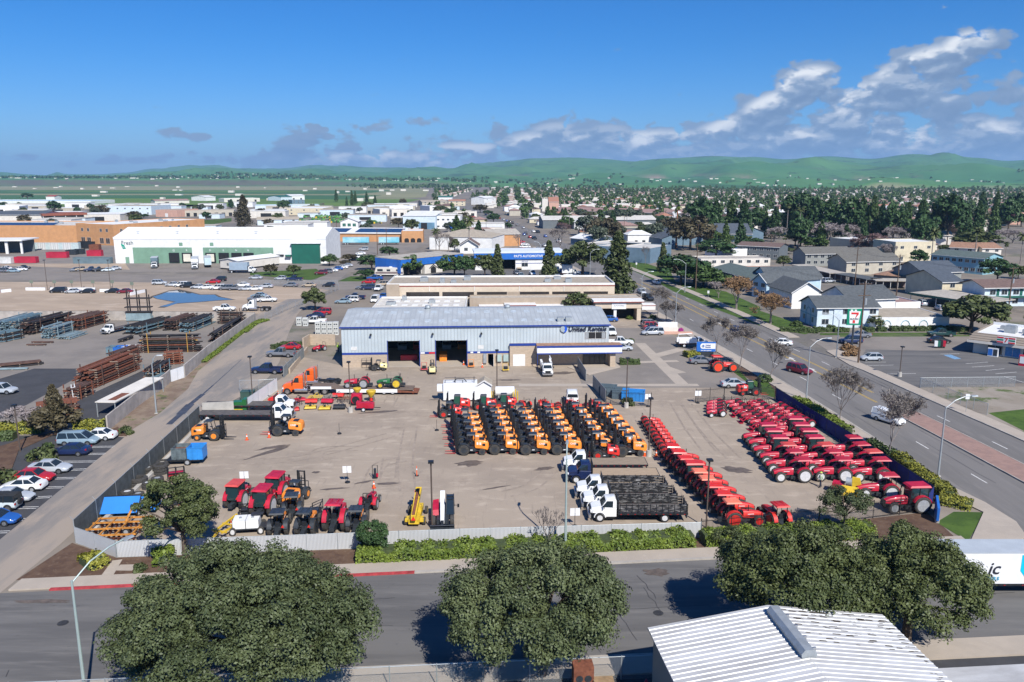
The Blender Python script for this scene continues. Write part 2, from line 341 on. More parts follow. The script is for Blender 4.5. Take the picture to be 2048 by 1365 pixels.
CNAME=dict(grey='dark grey',navy='navy blue',sky='light blue',pale='pale green grey',teal='dark teal')
def car(kind,color,p,yaw,where,group=None,near=None,scale=None,z=.012,name=None):
 if near is None:near=p[1]<215
 o=qh(car_proto(kind,color,near),(p[0],p[1],z),R(yaw),f"{CNAME.get(color, color)} {NAMES[kind]} {where}",CATS[kind],group,scale=scale)
 o.name=name or{'pickup truck':'pickup_truck','van':'cargo_van','minivan':'minivan'}.get(CATS[kind],'parked_car');return o
def qF(hood=None,rim=None,top='rops',sc=1.0,big=False,roofm=None,rear_r=None,loader=False,front_r=None,fen=None):
 H=hood or qs;k=Kit();L=sc
 rr=(rear_r or .78)*sc;fr=(front_r or rr*.62);wb=2.2*sc if not big else 2.65*sc
 tw=.78*sc;zc=rr*.95
 c=k.qa('chassis',qo,None,30)
 c.bc(wb*.1,0,zc*.72,wb*1.25,.42*sc,.42*sc);c.bc(-.05*sc,0,rr,.7*sc,.62*sc,.55*sc)
 c.qd([(0,-tw,rr),(0,tw,rr)],.11*sc,8);c.qd([(wb,-tw*.9,fr),(wb,tw*.9,fr)],.09*sc,8)
 c.bc(wb+.42*sc,0,zc*.78,.3*sc,.42*sc,.34*sc)
 c.bc(wb*.42,.42*sc,zc*.62,.62*sc,.2*sc,.34*sc);c.bc(wb*.42,-.42*sc,zc*.62,.62*sc,.2*sc,.34*sc)
 x0,x1=wb*.42,wb+.62*sc;zb,zt=zc*1.0,zc*1.0+.62*sc
 h=k.qa('hood',H,None,40);w=.33*sc
 def hs(x,w,z0,z1):return[(x,-w,z0),(x,-w,z1-.14*sc),(x,-w*.72,z1-.02*sc),(x,0,z1),(x,w*.72,z1-.02*sc),(x,w,z1-.14*sc),(x,w,z0)]
 h.loft([hs(x0,w*1.08,zb,zt+.10*sc),hs(x0+.4*(x1-x0),w*1.06,zb-.02,zt+.06*sc),hs(x0+.8*(x1-x0),w*.92,zb+.02*sc,zt-.08*sc),hs(x1,w*.78,zb+.08*sc,zt-.26*sc)])
 g=k.qa('grille',BLK);g.bc(x1+.01,0,zb+.12*sc,.08*sc,w*1.5,.34*sc);g.bc(x0+.62*(x1-x0),0,zb-.06*sc,.75*(x1-x0),w*1.7,.16*sc)
 g.bc(x0+.52*(x1-x0),0,zb+.16*sc,.42*(x1-x0),w*2.16,.16*sc)
 for sg in(-1,1):k.qa('decal',mat('decal_white',(.75,.75,.75),.5,0,0)).bc(x0+.36*(x1-x0),sg*w*1.075,zb+.38*sc,.3*(x1-x0),.012,.06*sc)
 for sg in(-1,1):
  f=k.qa('fender',fen or H,None,40);yo=sg*tw
  pts=[(rr*1.10*cos(a),rr+rr*1.10*sin(a))for a in[R(x)for x in range(20,171,15)]];pin=[(px*.93,rr+(pz-rr)*.93)for px,pz in pts]
  f.qf([(a,b)for a,b in pts]+[(a,b)for a,b in pin[::-1]],min(yo-.2*sc*(1 if top=='rops' else 1.2),yo+.18*sc),max(yo-.2*sc*(1 if top=='rops' else 1.2),yo+.18*sc))
  k.qa('fender_plate',qo).qf([(rr*.9*cos(R(a)),rr+rr*1.0*sin(R(a)))for a in(10,45,90,135,165)],yo-sg*.26*sc-.02,yo-sg*.26*sc+.02)
  qI(k,0,sg*(tw+.06*sc),rr,.40*sc,rim,DUST,.07,28,.70 if big else .62)
  qI(k,wb,sg*(tw*.92),fr,.30*sc,rim,DUST,.06,22,.62)
 s=k.qa('seat',BLK,None,40);s.bc(-.12*sc,0,rr*1.28,.45*sc,.46*sc,.14*sc);s.bc(-.36*sc,0,rr*1.28+.26*sc,.12*sc,.44*sc,.48*sc)
 co=k.qa('steering_console',BLK,None,30);co.bc(x0-.1*sc,0,zb+.42*sc,.2*sc,.4*sc,.5*sc)
 co.qe([(-.015,.17*sc),(.015,.17*sc)],(x0-.26*sc,0,zb+.72*sc),'z',12)
 hi=k.qa('rear_hitch',BLK);hi.bc(-rr*.72,0,rr*.7,.3*sc,.5*sc,.16*sc)
 for sg in(-1,1):hi.qd([(-rr*.5,sg*.3*sc,rr*.8),(-rr*1.15,sg*.34*sc,rr*.55)],.035*sc,5)
 pf=k.qa('platform',qo);pf.bc(.22*sc,0,rr*.82,.9*sc,1.0*sc,.06*sc)
 for j in range(3):pf.bc(wb*.36,.56*sc,rr*(.36+.16*j),.34*sc,.22*sc,.03*sc);pf.bc(wb*.36,-.56*sc,rr*(.36+.16*j),.34*sc,.22*sc,.03*sc)
 ex=k.qa('exhaust_pipe',BLK);ex.qd([(x0+.25*(x1-x0),-.22*sc,zt),(x0+.25*(x1-x0),-.22*sc,zt+.75*sc)],.045*sc,8)
 RM=roofm or H
 if top=='rops':
  p=k.qa('roll_bar',BLK);zt2=rr*1.1+1.35*sc
  p.qd([(-.52*sc,-.48*sc,rr*1.0),(-.52*sc,-.48*sc,zt2-.06*sc),(-.52*sc,-.42*sc,zt2),(-.52*sc,.42*sc,zt2),(-.52*sc,.48*sc,zt2-.06*sc),(-.52*sc,.48*sc,rr*1.0)],.045*sc,5)
 elif top=='canopy':
  zt2=rr*1.05+1.62*sc;p=k.qa('roll_bar',BLK)
  for sg in(-1,1):
   p.qd([(-.55*sc,sg*.55*sc,rr*1.0),(-.55*sc,sg*.55*sc,zt2)],.05*sc,5);p.qd([(.45*sc,sg*.52*sc,rr*1.0),(.45*sc,sg*.5*sc,zt2)],.03*sc,5)
  for sg in(-1,1):p.qd([(-.55*sc,sg*.55*sc,zt2-.03),(.45*sc,sg*.5*sc,zt2-.03)],.03*sc,4)
  for x in(-.55,.45):p.qd([(x*sc,-.55*sc,zt2-.03),(x*sc,.55*sc,zt2-.03)],.04*sc,5)
  r=k.qa('canopy_roof',RM,None,40);a,b=-.85*sc,.85*sc;w2=.74*sc
  r.qc([(a,-w2,zt2),(b,-w2*.94,zt2-.03*sc),(b,w2*.94,zt2-.03*sc),(a,w2,zt2)],[(a+.1*sc,-w2*.88,zt2+.13*sc),(b-.14*sc,-w2*.84,zt2+.09*sc),(b-.14*sc,w2*.84,zt2+.09*sc),(a+.1*sc,w2*.88,zt2+.13*sc)])
  for j in(-1,1):r.bc(0,j*w2*.4,zt2+.115*sc,1.2*sc,.07*sc,.05*sc)
 else:
  z0=rr*1.0;zt2=rr*1.05+1.62*sc;xa,xb=-.62*sc,x0+.0*sc
  gl=k.qa('cab_glass',mat('cab_glass',(.02,.045,.05),.05,0,0,spec=.6));hw=.66*sc
  gl.qc([(xa,-hw,z0+.1*sc),(xb,-hw*.8,z0+.1*sc),(xb,hw*.8,z0+.1*sc),(xa,hw,z0+.1*sc)],[(xa-.02,-hw*.96,zt2),(xb-.12*sc,-hw*.9,zt2),(xb-.12*sc,hw*.9,zt2),(xa-.02,hw*.96,zt2)])
  p=k.qa('cab_frame',BLK)
  for sg in(-1,1):
   for(u,v,w1,w2)in((xa,xa-.02,1,.96),(xb,xb-.12*sc,.8,.9),((xa+xb)/2,(xa+xb)/2-.05,.92,.94)):
    p.qd([(u,sg*hw*w1*1.02,z0),(v,sg*hw*w2*1.02,zt2)],.045*sc,4)
  for u,q in((xa-.02,.96),(xb-.12*sc,.9),((xa+xb)/2-.05,.94)):p.qd([(u,-hw*q*1.02,zt2-.02),(u,hw*q*1.02,zt2-.02)],.04*sc,4)
  r=k.qa('cab_roof',RM,None,40);a,b=xa-.22*sc,xb+.12*sc;w2=.74*sc
  r.qc([(a,-w2,zt2),(b,-w2*.94,zt2),(b,w2*.94,zt2),(a,w2,zt2)],[(a+.1*sc,-w2*.84,zt2+.17*sc),(b-.16*sc,-w2*.8,zt2+.15*sc),(b-.16*sc,w2*.8,zt2+.15*sc),(a+.1*sc,w2*.84,zt2+.17*sc)])
  mi=k.qa('mirror',BLK)
  for sg in(-1,1):mi.bc(xb,sg*1.0*sc,zt2-.45*sc,.06*sc,.16*sc,.32*sc);mi.qd([(xb,sg*.6*sc,zt2-.3*sc),(xb,sg*1.0*sc,zt2-.35*sc)],.02*sc,4)
 sm=k.qa('warning_triangle',KOR);sm.qf([(-.17*sc,0),(.17*sc,0),(0,.3*sc)],-.60*sc-rr*.3,-.62*sc-rr*.3,'x')
 for i in range(len(sm.v)):v=sm.v[i];sm.v[i]=(v[0],v[1]-tw*.75,v[2]+rr*1.35)
 if loader:
  a=k.qa('loader_arm',H);
  for sg in(-1,1):a.qd([(.6*sc,sg*.5*sc,zc+.5*sc),(wb*.9,sg*.5*sc,zc+.75*sc),(wb+1.25*sc,sg*.5*sc,.45*sc)],.07*sc,4)
  bu=k.qa('loader_bucket',H);x=wb+1.2*sc
  bu.qf([(x,.08),(x+.62*sc,.06),(x+.60*sc,.10),(x+.08,.16),(x+.06,.6*sc),(x+.34*sc,.66*sc),(x+.34*sc,.70*sc),(x,.64*sc)],-.85*sc,.85*sc)
 return k
def qG(bodym=None,forkm=None,rim=None,stickers='none',cab=False,mast_h=2.9):
 B=bodym or ORG;k=Kit();rim=rim or qo
 h=k.qa('engine_cover',B,None,40)
 def sec(x,w,z0,z1):return[(x,-w,z0),(x,-w,z1-.16),(x,-w*.86,z1),(x,w*.86,z1),(x,w,z1-.16),(x,w,z0)]
 h.loft([sec(-2.12,.62,.72,1.35),sec(-1.98,.74,.62,1.58),sec(-1.4,.80,.80,1.72),sec(-.62,.80,.86,1.78),sec(-.52,.78,.95,1.76)])
 c=k.qa('chassis',qo,None,30);c.box(-1.7,1.15,-.52,.52,.42,.86);c.box(-.66,.5,-.86,.86,.46,.80);c.box(.55,1.3,-.6,.6,.5,1.1)
 for sg in(-1,1):
  pts=[(.78+.76*cos(R(a)),.66+.76*sin(R(a)))for a in range(15,176,20)];pin=[(.78+.70*cos(R(a)),.66+.70*sin(R(a)))for a in range(175,14,-20)]
  c.qf(pts+pin,sg*.62 if sg>0 else-1.08,1.08 if sg>0 else-.62)
 v=k.qa('vent',BLK);v.bc(-1.3,0,1.755,.62,.9,.03);v.bc(-1.55,.8,1.25,.36,.02,.3);v.bc(-1.55,-.8,1.25,.36,.02,.3)
 for sg in(-1,1):
  d=k.qa('decal',mat('decal_white',(.75,.75,.75),.5,0,0))
  if stickers=='two':d.bc(-.82,sg*.806,1.42,.2,.012,.3);k.qa('decal',qQ['decal_white']).bc(-1.14,sg*.806,1.4,.2,.012,.3)
  elif stickers=='one':d.bc(-.98,sg*.806,1.42,.52,.012,.32)
  k.qa('decal',qQ['decal_white']).bc(-.1,sg*.866,.64,.3,.012,.09)
 if stickers=='none':
  me=font_mesh('CASE',.3,.006,bold=.008)
  for sg in(-1,1):
   d=k.qa('lettering',qQ['decal_white']);vs=[(-1.12+vv.co.x*(-1 if sg>0 else 1),sg*.812+vv.co.z,1.36+vv.co.y)for vv in me.vertices];d.add(vs,[tuple(p.vertices)for p in me.polygons])
 r=k.qa('guard_frame',BLK)
 for sg in(-1,1):
  r.qd([(-.5,sg*.52,1.7),(-.46,sg*.5,2.32)],.045,5);r.qd([(.62,sg*.5,1.05),(.36,sg*.5,2.32)],.045,5);r.qd([(-.46,sg*.5,2.32),(.36,sg*.5,2.32)],.04,5)
 r.qd([(-.46,-.5,2.32),(-.46,.5,2.32)],.04,5);r.qd([(.36,-.5,2.32),(.36,.5,2.32)],.04,5)
 rf=k.qa('overhead_guard',qo,None,40);rf.qc([(-.56,-.56,2.32),(.46,-.56,2.32),(.46,.56,2.32),(-.56,.56,2.32)],[(-.48,-.5,2.42),(.36,-.5,2.42),(.36,.5,2.42),(-.48,.5,2.42)])
 if cab:k.qa('cab_glass',mat('green_glass',(.03,.10,.07),.05,0,0,spec=.6)).box(-.5,.5,-.5,.5,1.1,2.30)
 s=k.qa('seat',BLK);s.bc(-.2,0,1.15,.42,.44,.14);s.bc(-.4,0,1.4,.1,.42,.46)
 st=k.qa('steering_console',BLK);st.qd([(.42,0,1.05),(.25,0,1.55)],.06,6);st.qe([(-.015,.18),(.015,.18)],(.2,0,1.58),'z',12)
 m=k.qa('mast',BLK,None,30)
 for sg in(-1,1):
  m.box(1.42,1.56,min(sg*.36,sg*.48),max(sg*.36,sg*.48),.22,mast_h);m.box(1.58,1.68,min(sg*.26,sg*.36),max(sg*.26,sg*.36),.26,mast_h*.93)
 for z in(.5,1.3,2.05,mast_h-.12):m.box(1.44,1.54,-.36,.36,z,z+.1)
 m.qd([(1.5,0,.3),(1.5,0,mast_h*.8)],.055,8);m.qd([(1.5,.18,.3),(1.5,.18,mast_h*.9)],.03,6)
 cg=k.qa('fork_carriage',BLK);cg.box(1.69,1.77,-.75,.75,.42,.52);cg.box(1.69,1.77,-.75,.75,.85,.95)
 for y in(-.7,-.25,.25,.7):cg.box(1.70,1.76,y-.03,y+.03,.53,1.7)
 cg.box(1.70,1.76,-.72,.72,1.7,1.76)
 for sg in(-1,1):
  f=k.qa('fork',forkm or BLK);f.box(1.78,1.84,sg*.42-.07,sg*.42+.07,.12,.9);f.qc([(1.78,sg*.42-.07,.10),(3.05,sg*.42-.05,.12),(3.05,sg*.42+.05,.12),(1.78,sg*.42+.07,.10)],[(1.78,sg*.42-.07,.17),(3.05,sg*.42-.05,.14),(3.05,sg*.42+.05,.14),(1.78,sg*.42+.07,.17)])
 for sg in(-1,1):
  qI(k,.78,sg*.86,.66,.44,rim,DUST,.07,26,.5);qI(k,-1.35,sg*.78,.40,.30,rim,DUST,.05,18,.5)
 return k
def qH(color='white',bed='stake',length=7.6,floor=None,double=False,rear=1.5):
 k=Kit();P=paint(color,PAL[color]);bx1,bx0=-1.35,-1.35-length+1.6
 c=k.qa('cab',P,None,35)
 def sec(x,w,z0,z1):return[(x,-w,z0),(x,-w,z1-.16),(x,-w*.84,z1),(x,w*.84,z1),(x,w,z1-.16),(x,w,z0)]
 c.loft([sec(-1.2,1.02,.62,1.62),sec(-.3,1.02,.62,1.64),sec(.35,1.0,.62,1.66)])
 hd=k.qa('hood',P,None,35);hd.loft([sec(.36,.98,.95,1.64),sec(.9,.92,.98,1.58),sec(1.35,.82,.95,1.46),sec(1.48,.74,.9,1.2)])
 for sg in(-1,1):
  pts=[(.5+.62*cos(R(a)),.55+.62*sin(R(a)))for a in range(0,181,18)];pin=[(.5+.54*cos(R(a)),.55+.54*sin(R(a)))for a in range(180,-1,-18)]
  hd.qf(pts+pin,sg*.72 if sg>0 else-1.1,1.1 if sg>0 else-.72);
  hd.qc([(.0,sg*.8-.2,1.02),(1.3,sg*.8-.2,1.02),(1.3,sg*.8+.2,1.02),(.0,sg*.8+.2,1.02)],[(.2,sg*.8-.2,1.3),(1.2,sg*.8-.2,1.26),(1.15,sg*.8+.16,1.2),(.2,sg*.8+.16,1.2)])
 gl=k.qa('windows',qO);gl.qc([(-1.16,-.98,1.6),(.36,-.97,1.64),(.36,.97,1.64),(-1.16,.98,1.6)],[(-1.1,-.84,2.28),(-.18,-.82,2.28),(-.18,.82,2.28),(-1.1,.84,2.28)])
 rf=k.qa('roof',P,None,45);rf.qc([(-1.2,-.88,2.26),(-.1,-.86,2.26),(-.1,.86,2.26),(-1.2,.88,2.26)],[(-1.08,-.7,2.42),(-.32,-.68,2.40),(-.32,.68,2.40),(-1.08,.7,2.42)])
 for sg in(-1,1):
  rf.qd([(.36,sg*.985,1.62),(-.17,sg*.84,2.28)],.06,4);rf.qc([(-1.2,sg*.95-.05,1.6),(-.82,sg*.95-.05,1.6),(-.82,sg*.95+.05,1.6),(-1.2,sg*.95+.05,1.6)],[(-1.16,sg*.84-.05,2.28),(-.86,sg*.84-.05,2.28),(-.86,sg*.84+.05,2.28),(-1.16,sg*.84+.05,2.28)])
  m=k.qa('mirror',BLK);m.bc(.12,sg*1.28,1.82,.08,.2,.42);m.qd([(.1,sg*1.0,1.7),(.1,sg*1.25,1.8)],.025,4)
  hl=k.qa('headlight',LAMP);hl.bc(1.42,sg*.74,1.18,.14,.26,.2)
 rf.box(-1.2,-1.14,-.9,.9,1.6,2.28)
 g=k.qa('grille',BLK);g.bc(1.48,0,1.14,.08,1.15,.5);bm=k.qa('bumper',qt,None,30);bm.box(1.44,1.66,-1.1,1.1,.5,.82)
 f=k.qa('frame',BLK)
 for sg in(-1,1):f.box(bx0,1.3,sg*.42-.06,sg*.42+.06,.62,.86)
 f.box(-1.1,-.1,.62,1.0,.42,.8);f.box(-1.1,-.1,-1.0,-.62,.42,.8);f.box(bx0-.02,bx0+.1,-1.1,1.1,.5,.62)
 fl=k.qa('bed_floor',floor or mat('bed_black',(.10,.09,.085),.85,0,.3,2));fl.box(bx0,bx1,-1.22,1.22,.98,1.10)
 ed=k.qa('bed_rail',BLK)
 for sg in(-1,1):ed.box(bx0,bx1,sg*1.25-.028,sg*1.25+.028,.90,1.12)
 ed.box(bx0-.06,bx0,-1.27,1.27,.9,1.12)
 for j in range(10):
  rd=k.qa('marker_light',RED_L)if j<1 else rd
  for sg in(-1,1):rd.bc(bx0+.3+j*(bx1-bx0-.6)/9,sg*1.283,.98,.16,.012,.05)
 hb=k.qa('headboard',BLK);hb.box(bx1-.06,bx1,-1.2,1.2,1.1,1.3)
 for j in range(8):hb.box(bx1-.06,bx1,-1.2+j*.335,-1.13+j*.335,1.3,2.5)
 hb.box(bx1-.06,bx1,-1.2,1.2,2.5,2.58)
 if bed=='stake':
  wd=mat('worn_black_slats',(.014,.014,.015),.6,0,0,1.6,col2=(.30,.29,.28),qx=(1,3,3),lo=.46,hi=.74);st=k.qa('stake',BLK);n=12
  for sg in(-1,1):
   sl=k.qa('stake_side',wd)
   for z in(1.22,1.50,1.78):sl.box(bx0+.05,bx1-.1,sg*1.2-.02,sg*1.2+.02,z,z+.2)
   for j in range(n):
    x=bx0+.1+j*(bx1-bx0-.3)/(n-1);st.box(x-.03,x+.03,min(sg*1.225,sg*1.275),max(sg*1.225,sg*1.275),1.12,2.08)
  sl=k.qa('tail_gate',wd)
  for z in(1.22,1.50,1.78):sl.box(bx0+.0,bx0+.04,-1.1,1.1,z,z+.2)
  for y in(-1.1,-.5,.5,1.1):st.box(bx0-.05,bx0-.002,y-.03,y+.03,1.12,2.1)
 for sg in(-1,1):
  qI(k,.5,sg*.92,.48,.28,RIMW,RUB,0,22,.6)
  for x in((bx0+rear,)if not double else(bx0+1.3,bx0+2.45)):qI(k,x,sg*.88,.48,.5,RIMW,RUB,0,22,.6)
 mf=k.qa('mud_flap',BLK)
 for sg in(-1,1):mf.box(bx0+.85,bx0+.88,sg*.9-.25,sg*.9+.25,.25,.9)
 return k
def semi_kit(color='orange',sleeper=False):
 k=Kit();P=paint(color,PAL[color])
 def sec(x,w,z0,z1):return[(x,-w,z0),(x,-w,z1-.2),(x,-w*.82,z1),(x,w*.82,z1),(x,w,z1-.2),(x,w,z0)]
 hd=k.qa('hood',P,None,35);hd.loft([sec(.75,.95,.8,1.95),sec(1.6,.86,.8,1.80),sec(2.3,.76,.75,1.55),sec(2.5,.66,.7,1.25)])
 for sg in(-1,1):
  pts=[(1.65+.68*cos(R(a)),.52+.68*sin(R(a)))for a in range(0,181,18)];pin=[(1.65+.58*cos(R(a)),.52+.58*sin(R(a)))for a in range(180,-1,-18)]
  hd.qf(pts+pin,.7 if sg>0 else-1.15,1.15 if sg>0 else-.7)
 c=k.qa('cab',P,None,35);c.loft([sec(-.75,1.08,.85,2.0),sec(.74,1.05,.85,2.0)])
 gl=k.qa('windows',qO);gl.qc([(-.7,-1.02,1.95),(.78,-1.0,1.95),(.78,1.0,1.95),(-.7,1.02,1.95)],[(-.66,-.92,2.72),(.4,-.9,2.72),(.4,.9,2.72),(-.66,.92,2.72)])
 rf=k.qa('roof',P,None,45);rf.qc([(-.78,-.96,2.7),(.5,-.94,2.7),(.5,.94,2.7),(-.78,.96,2.7)],[(-.7,-.8,3.05),(.1,-.78,2.92),(.1,.78,2.92),(-.7,.8,3.05)])
 for sg in(-1,1):
  rf.qd([(.78,sg*1.01,1.93),(.4,sg*.92,2.72)],.07,4);rf.box(-.76,-.2,min(sg*.9,sg*1.03),max(sg*.9,sg*1.03),1.95,2.7)
  m=k.qa('mirror',BLK);m.bc(.72,sg*1.35,2.2,.1,.2,.6)
  tk=k.qa('fuel_tank',qt,None,40);tk.qd([(-1.5,sg*.85,.72),(.5,sg*.85,.72)],.33,12)
  st=k.qa('exhaust_stack',qt);st.qd([(-.95,sg*.8,.9),(-.95,sg*.8,3.3)],.08,8)
 rf.box(-.8,-.72,-1.0,1.0,1.0,2.7)
 if sleeper:k.qa('sleeper',P,None,35).loft([sec(-1.9,1.1,.9,3.0),sec(-.81,1.1,.9,3.0)])
 g=k.qa('grille',BLK);g.bc(2.5,0,1.05,.1,.9,.6);b=k.qa('bumper',qt);b.box(2.4,2.6,-1.15,1.15,.35,.68)
 for sg in(-1,1):k.qa('headlight',LAMP).bc(2.36,sg*.85,1.0,.2,.3,.2)
 f=k.qa('frame',BLK)
 for sg in(-1,1):f.box(-5.0,2.2,sg*.42-.07,sg*.42+.07,.72,.96)
 f.box(-4.0,-2.6,-.5,.5,.96,1.12);f.box(-1.4,-1.0,-.9,.9,.6,1.0)
 for sg in(-1,1):
  qI(k,1.65,sg*.98,.52,.3,qt,RUB,0,22,.6)
  for x in(-2.9,-4.2):qI(k,x,sg*.92,.52,.52,qt,RUB,0,22,.6)
 return k
BARK=mat('bark',(.10,.075,.055),.9,0,.35,3)
BARKG=mat('grey_bark',(.21,.18,.165),.9,0,.3,3)
LEAF=dict(oak=leafm('oak_leaves',(.028,.042,.016),(.140,.170,.072),.35),oakg=leafm('oak_green_leaves',(.026,.042,.013),(.135,.160,.055),.4),bright=leafm('bright_leaves',(.025,.05,.008),(.14,.19,.03),.4),mid=leafm('mid_leaves',(.024,.052,.014),(.11,.175,.048),.25),dark=leafm('dark_leaves',(.018,.044,.015),(.072,.135,.042),.2),blue=leafm('grey_green_leaves',(.03,.045,.028),(.13,.155,.10),.2),olive=leafm('brown_green_leaves',(.03,.028,.015),(.14,.115,.06),.2),purple=leafm('purple_leaves',(.05,.012,.02),(.20,.06,.075),.25),hedge=leafm('hedge_leaves',(.045,.085,.012),(.24,.30,.045),.8),yhedge=leafm('yellow_hedge_leaves',(.08,.09,.012),(.36,.35,.05),.8),dhedge=leafm('dark_hedge_leaves',(.028,.050,.014),(.105,.15,.045),.8),winter=leafm('winter_twigs',(.10,.088,.078),(.25,.22,.195),.5),rust=leafm('rust_twigs',(.12,.07,.03),(.36,.22,.11),.5),twig=leafm('grey_twigs',(.16,.13,.125),(.44,.39,.38),.5),rtwig=leafm('reddish_twigs',(.10,.055,.05),(.26,.17,.16),.5),magenta=leafm('magenta_flowers',(.20,.02,.12),(.55,.08,.35),1.0),palm=leafm('palm_fronds',(.02,.035,.008),(.13,.15,.05),.5))
def rv(r):
 while True:
  v=Vector((r.uniform(-1,1),r.uniform(-1,1),r.uniform(-1,1)))
  if .05<v.length<1:return v.normalized()
import numpy as np
class Leaves:
 def __init__(s,r):s.v=[];s.f=[];s.a=[];s.r=r;s.V=[];s.A=[];s.q=np.random.RandomState(r.randrange(10**8))
 def dirs(s,n):d=s.q.normal(size=(n,3));return d/np.linalg.norm(d,axis=1)[:,None]
 def many(s,P,D,size,asp=.6,k=0.0):
  n=len(P);D=D+s.dirs(n)*.75;D/=np.linalg.norm(D,axis=1)[:,None];t=np.cross(D,s.dirs(n));t/=np.linalg.norm(t,axis=1)[:,None]+1e-9;b=np.cross(D,t)
  h=(size*s.q.uniform(.6,1.25,n))[:,None];w=h*asp;be=D*h*.16
  s.V.append(np.stack([P-t*h-be,P-b*w+be*.6,P+t*h-be,P+b*w+be*.6],1).reshape(-1,3));s.A.append(np.clip(s.q.uniform(0,.75,n)+k,0,1))
 def leaf(s,p,n,size,asp=.6,clump=0.0):s.many(np.array([tuple(p)]),np.array([tuple(n)]),size,asp,clump)
 def clump(s,c,rad,n,size,up=.0,asp=.6,squash=1.0):
  d=s.dirs(n);m=(d[:,2]<-.35)&(s.q.rand(n)<.6);d[m,2]*=-1;q=rad*s.q.rand(n)**.33*s.q.uniform(.75,1.05,n)
  s.many(np.array(tuple(c))+d*q[:,None]*np.array([1,1,squash]),d+np.array([0,0,up]),size,asp,s.r.uniform(-.12,.3))
 def mesh(s,name,m):
  if s.v:s.V.append(np.array([tuple(v)for v in s.v]).reshape(-1,3)[np.array(s.f).ravel()]);s.A.append(np.array(s.a))
  V=np.concatenate(s.V);A=np.concatenate(s.A);n=len(A);me=bpy.data.meshes.new(name);me.vertices.add(4*n);me.vertices.foreach_set('co',V.ravel().astype(np.float32));me.loops.add(4*n);me.loops.foreach_set('vertex_index',np.arange(4*n,dtype=np.int32));me.polygons.add(n);me.polygons.foreach_set('loop_start',np.arange(0,4*n,4,dtype=np.int32));me.materials.append(m)
  me.update(calc_edges=True);at=me.attributes.new('leaf','FLOAT','FACE');at.data.foreach_set('value',A.astype(np.float32));me.update();return me
def limb(mb,p,d,ln,r0,depth,r,spread=.6,kids=3,tips=None,rmin=.012,up=.15,n=5,shrink=.72):
 pts=[Vector(p)];dd=Vector(d)
 for i in range(3):
  dd=(dd+rv(r)*.13+Vector((0,0,up*.3))).normalized();pts.append(pts[-1]+dd*ln/3)
 mb.qd(pts,r0,max(3,n),max(rmin,r0*.62),cap=False)
 if depth==0:
  if tips is not None:tips.append(pts[-1])
  return
 for k in range(kids if depth>1 else max(2,kids)):
  nd=(dd+rv(r)*spread+Vector((0,0,up))).normalized()
  limb(mb,pts[-1]if k else pts[-1],nd,ln*shrink*r.uniform(.8,1.15),max(rmin,r0*.6),depth-1,r,spread,kids,tips,rmin,up,max(3,n-1),shrink)
def crown_obj(L,name,m,e,link):
 o=bpy.data.objects.new(name,L.mesh(name,m));o.parent=e;KIDS.setdefault(e.name,[]).append(o)
 if link:COL.objects.link(o)
 return o
def qC(name,seed,rx,ry,rz,cz,leaf,nclump=60,per=60,size=.3,trunk_r=.25,link=False,hollow=.45,squash=.8,crad=None,gaps=0.0,drop=0.0,asp=.6,lean=(0,0),rag=.08):
 r=random.Random(seed);e=empty(name,link=link);mb=MB();L=Leaves(r)
 base=Vector((0,0,0));fork=Vector((lean[0]*.4,lean[1]*.4,max(.6,cz-rz*.75)))
 mb.qd([(0,0,-.1),(0,0,.25),tuple(fork*.6),tuple(fork)],trunk_r*1.25,8,trunk_r*.8)
 cs=[];crad=crad or min(rx,ry,rz)*.34;ctr=Vector((lean[0],lean[1],cz));holes=[rv(r)for _ in range(int(gaps*10))]
 lob=[rv(r)for _ in range(7)]
 for i in range(nclump):
  d=rv(r);
  if d.z<-.55:d.z*=-.4;d.normalize()
  if any(d.dot(h)>.93 for h in holes):continue
  q=1.0 if r.random()<.7 else r.uniform(hollow,.95)
  bump=.80+.26*max(0,max(d.dot(l)for l in lob)-.5)/.5+r.uniform(-rag,rag)
  dz=drop*(max(0,hypot(d.x,d.y)-.5))
  c=ctr+Vector((d.x*rx,d.y*ry,d.z*rz-dz))*bump*q;cs.append(c)
  L.clump(c,crad*r.uniform(.7,1.25),per,size,.25,asp,squash)
 step=max(1,len(cs)//14)
 for c in cs[::step]:
  mid=fork.lerp(c,.55)+Vector((0,0,.12*rz));mb.qd([tuple(fork),tuple(mid),tuple(c)],trunk_r*.45,5,.03,cap=False)
 o=mb.obj('trunk',BARK,e,link,40);crown_obj(L,'crown',LEAF[leaf],e,link);return e
def qD(name,seed,h,r0,leaf,n=46,per=46,size=.42,z0=.12,power=.8,link=False,skew=.2,asp=.42):
 r=random.Random(seed);e=empty(name,link=link);mb=MB();L=Leaves(r);mb.qd([(0,0,-.1),(0,0,h*.96)],h*.018,7,.05)
 for i in range(n):
  t=(i+r.random())/n;z=h*(z0+(1-z0)*t);rad=r0*((1-t)**power)*r.uniform(.6,1.08)+.15;a=i*2.4+r.uniform(-.5,.5)
  c=Vector((cos(a)*rad*.72,sin(a)*rad*.72,z));L.clump(c,max(.35,rad*.5),per,size,.1,asp,1.15)
  if i%4==0:mb.qd([(0,0,z-.1*h*.3),tuple(c)],.06,4,.02,cap=False)
 mb.obj('trunk',BARK,e,link);crown_obj(L,'crown',LEAF[leaf],e,link);return e
